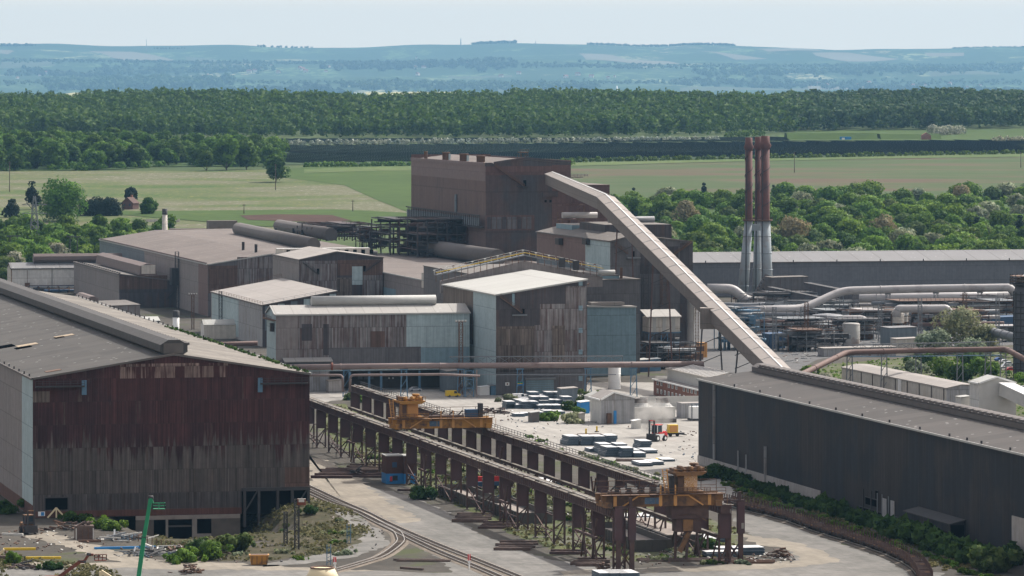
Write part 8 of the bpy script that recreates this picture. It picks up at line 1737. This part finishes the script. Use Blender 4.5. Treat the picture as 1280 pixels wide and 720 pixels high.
for px, py, W_, H_, m_, lab in ((1142, 466, 9, 6, 'leaf_willow', 'grey-green bush just behind the pale store'), (1175, 470, 13, 8, 'leaf_scrub', 'broad bush behind the pale store, under the rusty pipe'), (1200, 476, 10, 7, 'leaf_bush', 'dark bush left of the white screen house'), (1225, 466, 9, 7, 'leaf_scrub', 'green bush behind the white screen house'), (1240, 470, 8, 7, 'leaf_scrub', 'green bush beside the parked cars'), (1215, 458, 12, 6, 'leaf_bush', 'dark bush in the thicket below the rusty pipe'), (1160, 458, 11, 6, 'leaf_bush', 'dark bush at the left of the thicket below the rusty pipe'), (1035, 477, 5, 3.4, 'leaf_white', 'white flowering bush left of the pale store'), (1008, 470, 8, 4, 'leaf_scrub', 'green bush between the rusty pipe and the conveyor foot'), (1275, 478, 7, 4, 'leaf_scrub', 'green bush at the foot of the furnace tower')): bush(lab, px, py, W_, H_, m_, .6, 1100)
sheet('verge', [(985, 484), (1040, 455), (1130, 448), (1300, 436), (1300, 520), (1240, 520), (1100, 500)], 'verge', .02)
for lab, px, py, W_, H_, m_ in (('round bush left of the white shed', 8, 360, 13, 9, 'leaf_bright'), ('white blossoming bush at the far left', 18, 342, 14, 10, 'leaf_white'), ('white blossoming tree behind the white shed', 70, 330, 15, 11, 'leaf_white'), ('round yellow-green bush by the white shed', 50, 334, 14, 9, 'leaf_bright'), ('yellow-green bush at the corner of the white shed', 8, 345, 14, 9, 'leaf_bright')): tree_thing('blossom_tree', lab, 'tree', GT(px, py), ('crown', W_, H_, .8, 1000, 1.1, m_, int(px) + 3, 11))
protos = [solo('roadside_tree', *tree_mesh('roadside_tree', W_, H_, b_, 800, 1.3, m_, 90 + i, 9), 'green bushy tree left of the brown mills below the meadow', 'tree', (0, 0, 0), 'trees below the meadow at the left') for i, (W_, H_, b_, m_) in enumerate(((13, 12, 1, 'leaf_wood'), (15, 11, 1, 'leaf_scrub'), (12, 13, 1, 'leaf_wood'), (11, 9, 1, 'leaf_scrub')))]
P = spread([(-30, 350), (-30, 290), (60, 296), (140, 294), (210, 292), (215, 302), (130, 310), (90, 325), (20, 345)], 64, 13, 5)
scatter(protos, [(p, None) for p in P], .25)

def debris(label, poly, n, seed, mats, s=(.2, .9)):
    """small litter nobody could count"""
    r = random.Random(seed); P = [GT(*p) for p in poly]; q = [(p.x, p.y) for p in P]; x0, x1 = min(p.x for p in P), max(p.x for p in P); y0, y1 = min(p.y for p in P), max(p.y for p in P); mb = MB(); k = 0
    while k < n:
        x, y = r.uniform(x0, x1), r.uniform(y0, y1)
        if not in_px(q, x, y) or math.sin(x * .13 + seed) + math.sin(y * .05 + x * .04) + r.gauss(0, .8) < 0: continue
        k += 1; a = r.random() * 3.14; l = r.uniform(*s); z = terr(x, y) + .1; mb.bar((x, y, z), (x + math.cos(a) * l, y + math.sin(a) * l, z + r.uniform(0, .3)), r.uniform(.1, .4), r.choice(mats), r.uniform(.08, .3))
    o = mb.build('debris'); tag(o, label, 'debris', kind='stuff')
debris('litter of offcuts along the edges of the pale yard', [(600, 520), (700, 512), (760, 532), (870, 540), (870, 580), (800, 572), (690, 552)], 120, 1, ['scrap', 'dirty_white', 'steel_grey', 'steel_rust', 'slab_side'])
debris('litter strewn between the two crane runways', [(470, 520), (560, 556), (700, 610), (860, 660), (880, 690), (790, 690), (640, 640), (500, 570)], 420, 2, ['scrap', 'dirty_white', 'steel_dark', 'slab_side', 'steel_rust', 'blue_dark'])
debris('litter of steel in the left yard', [(-10, 662), (60, 660), (140, 672), (215, 695), (190, 702), (100, 694), (-10, 686)], 90, 3, ['scrap', 'steel_dark', 'dirty_white', 'steel_rust'])
debris('stones and litter on the bank and beside the tracks', [(230, 690), (390, 640), (440, 640), (478, 664), (470, 690), (400, 704), (260, 704)], 70, 4, ['scrap', 'conc_dark', 'steel_dark', 'concrete'], (.2, .9))
debris('litter before the doors of the central buildings', [(600, 495), (740, 490), (760, 505), (640, 515)], 160, 5, ['scrap', 'dirty_white', 'blue_dark', 'steel_dark', 'steel_rust', 'white'])
debris('litter by the roadside under the worn crane', [(790, 690), (930, 688), (1000, 694), (990, 704), (800, 712)], 160, 6, ['scrap', 'steel_dark', 'dirty_white', 'steel_rust'])
debris('litter and pipes lying about the gas plant', [(900, 440), (960, 400), (1230, 398), (1240, 430), (1040, 440), (1000, 455)], 420, 7, ['steel_grey', 'steel_dark', 'dirty_white', 'steel_rust', 'blue_dark', 'pipe_dark'], (.6, 4.))
bpy.context.view_layer.update()
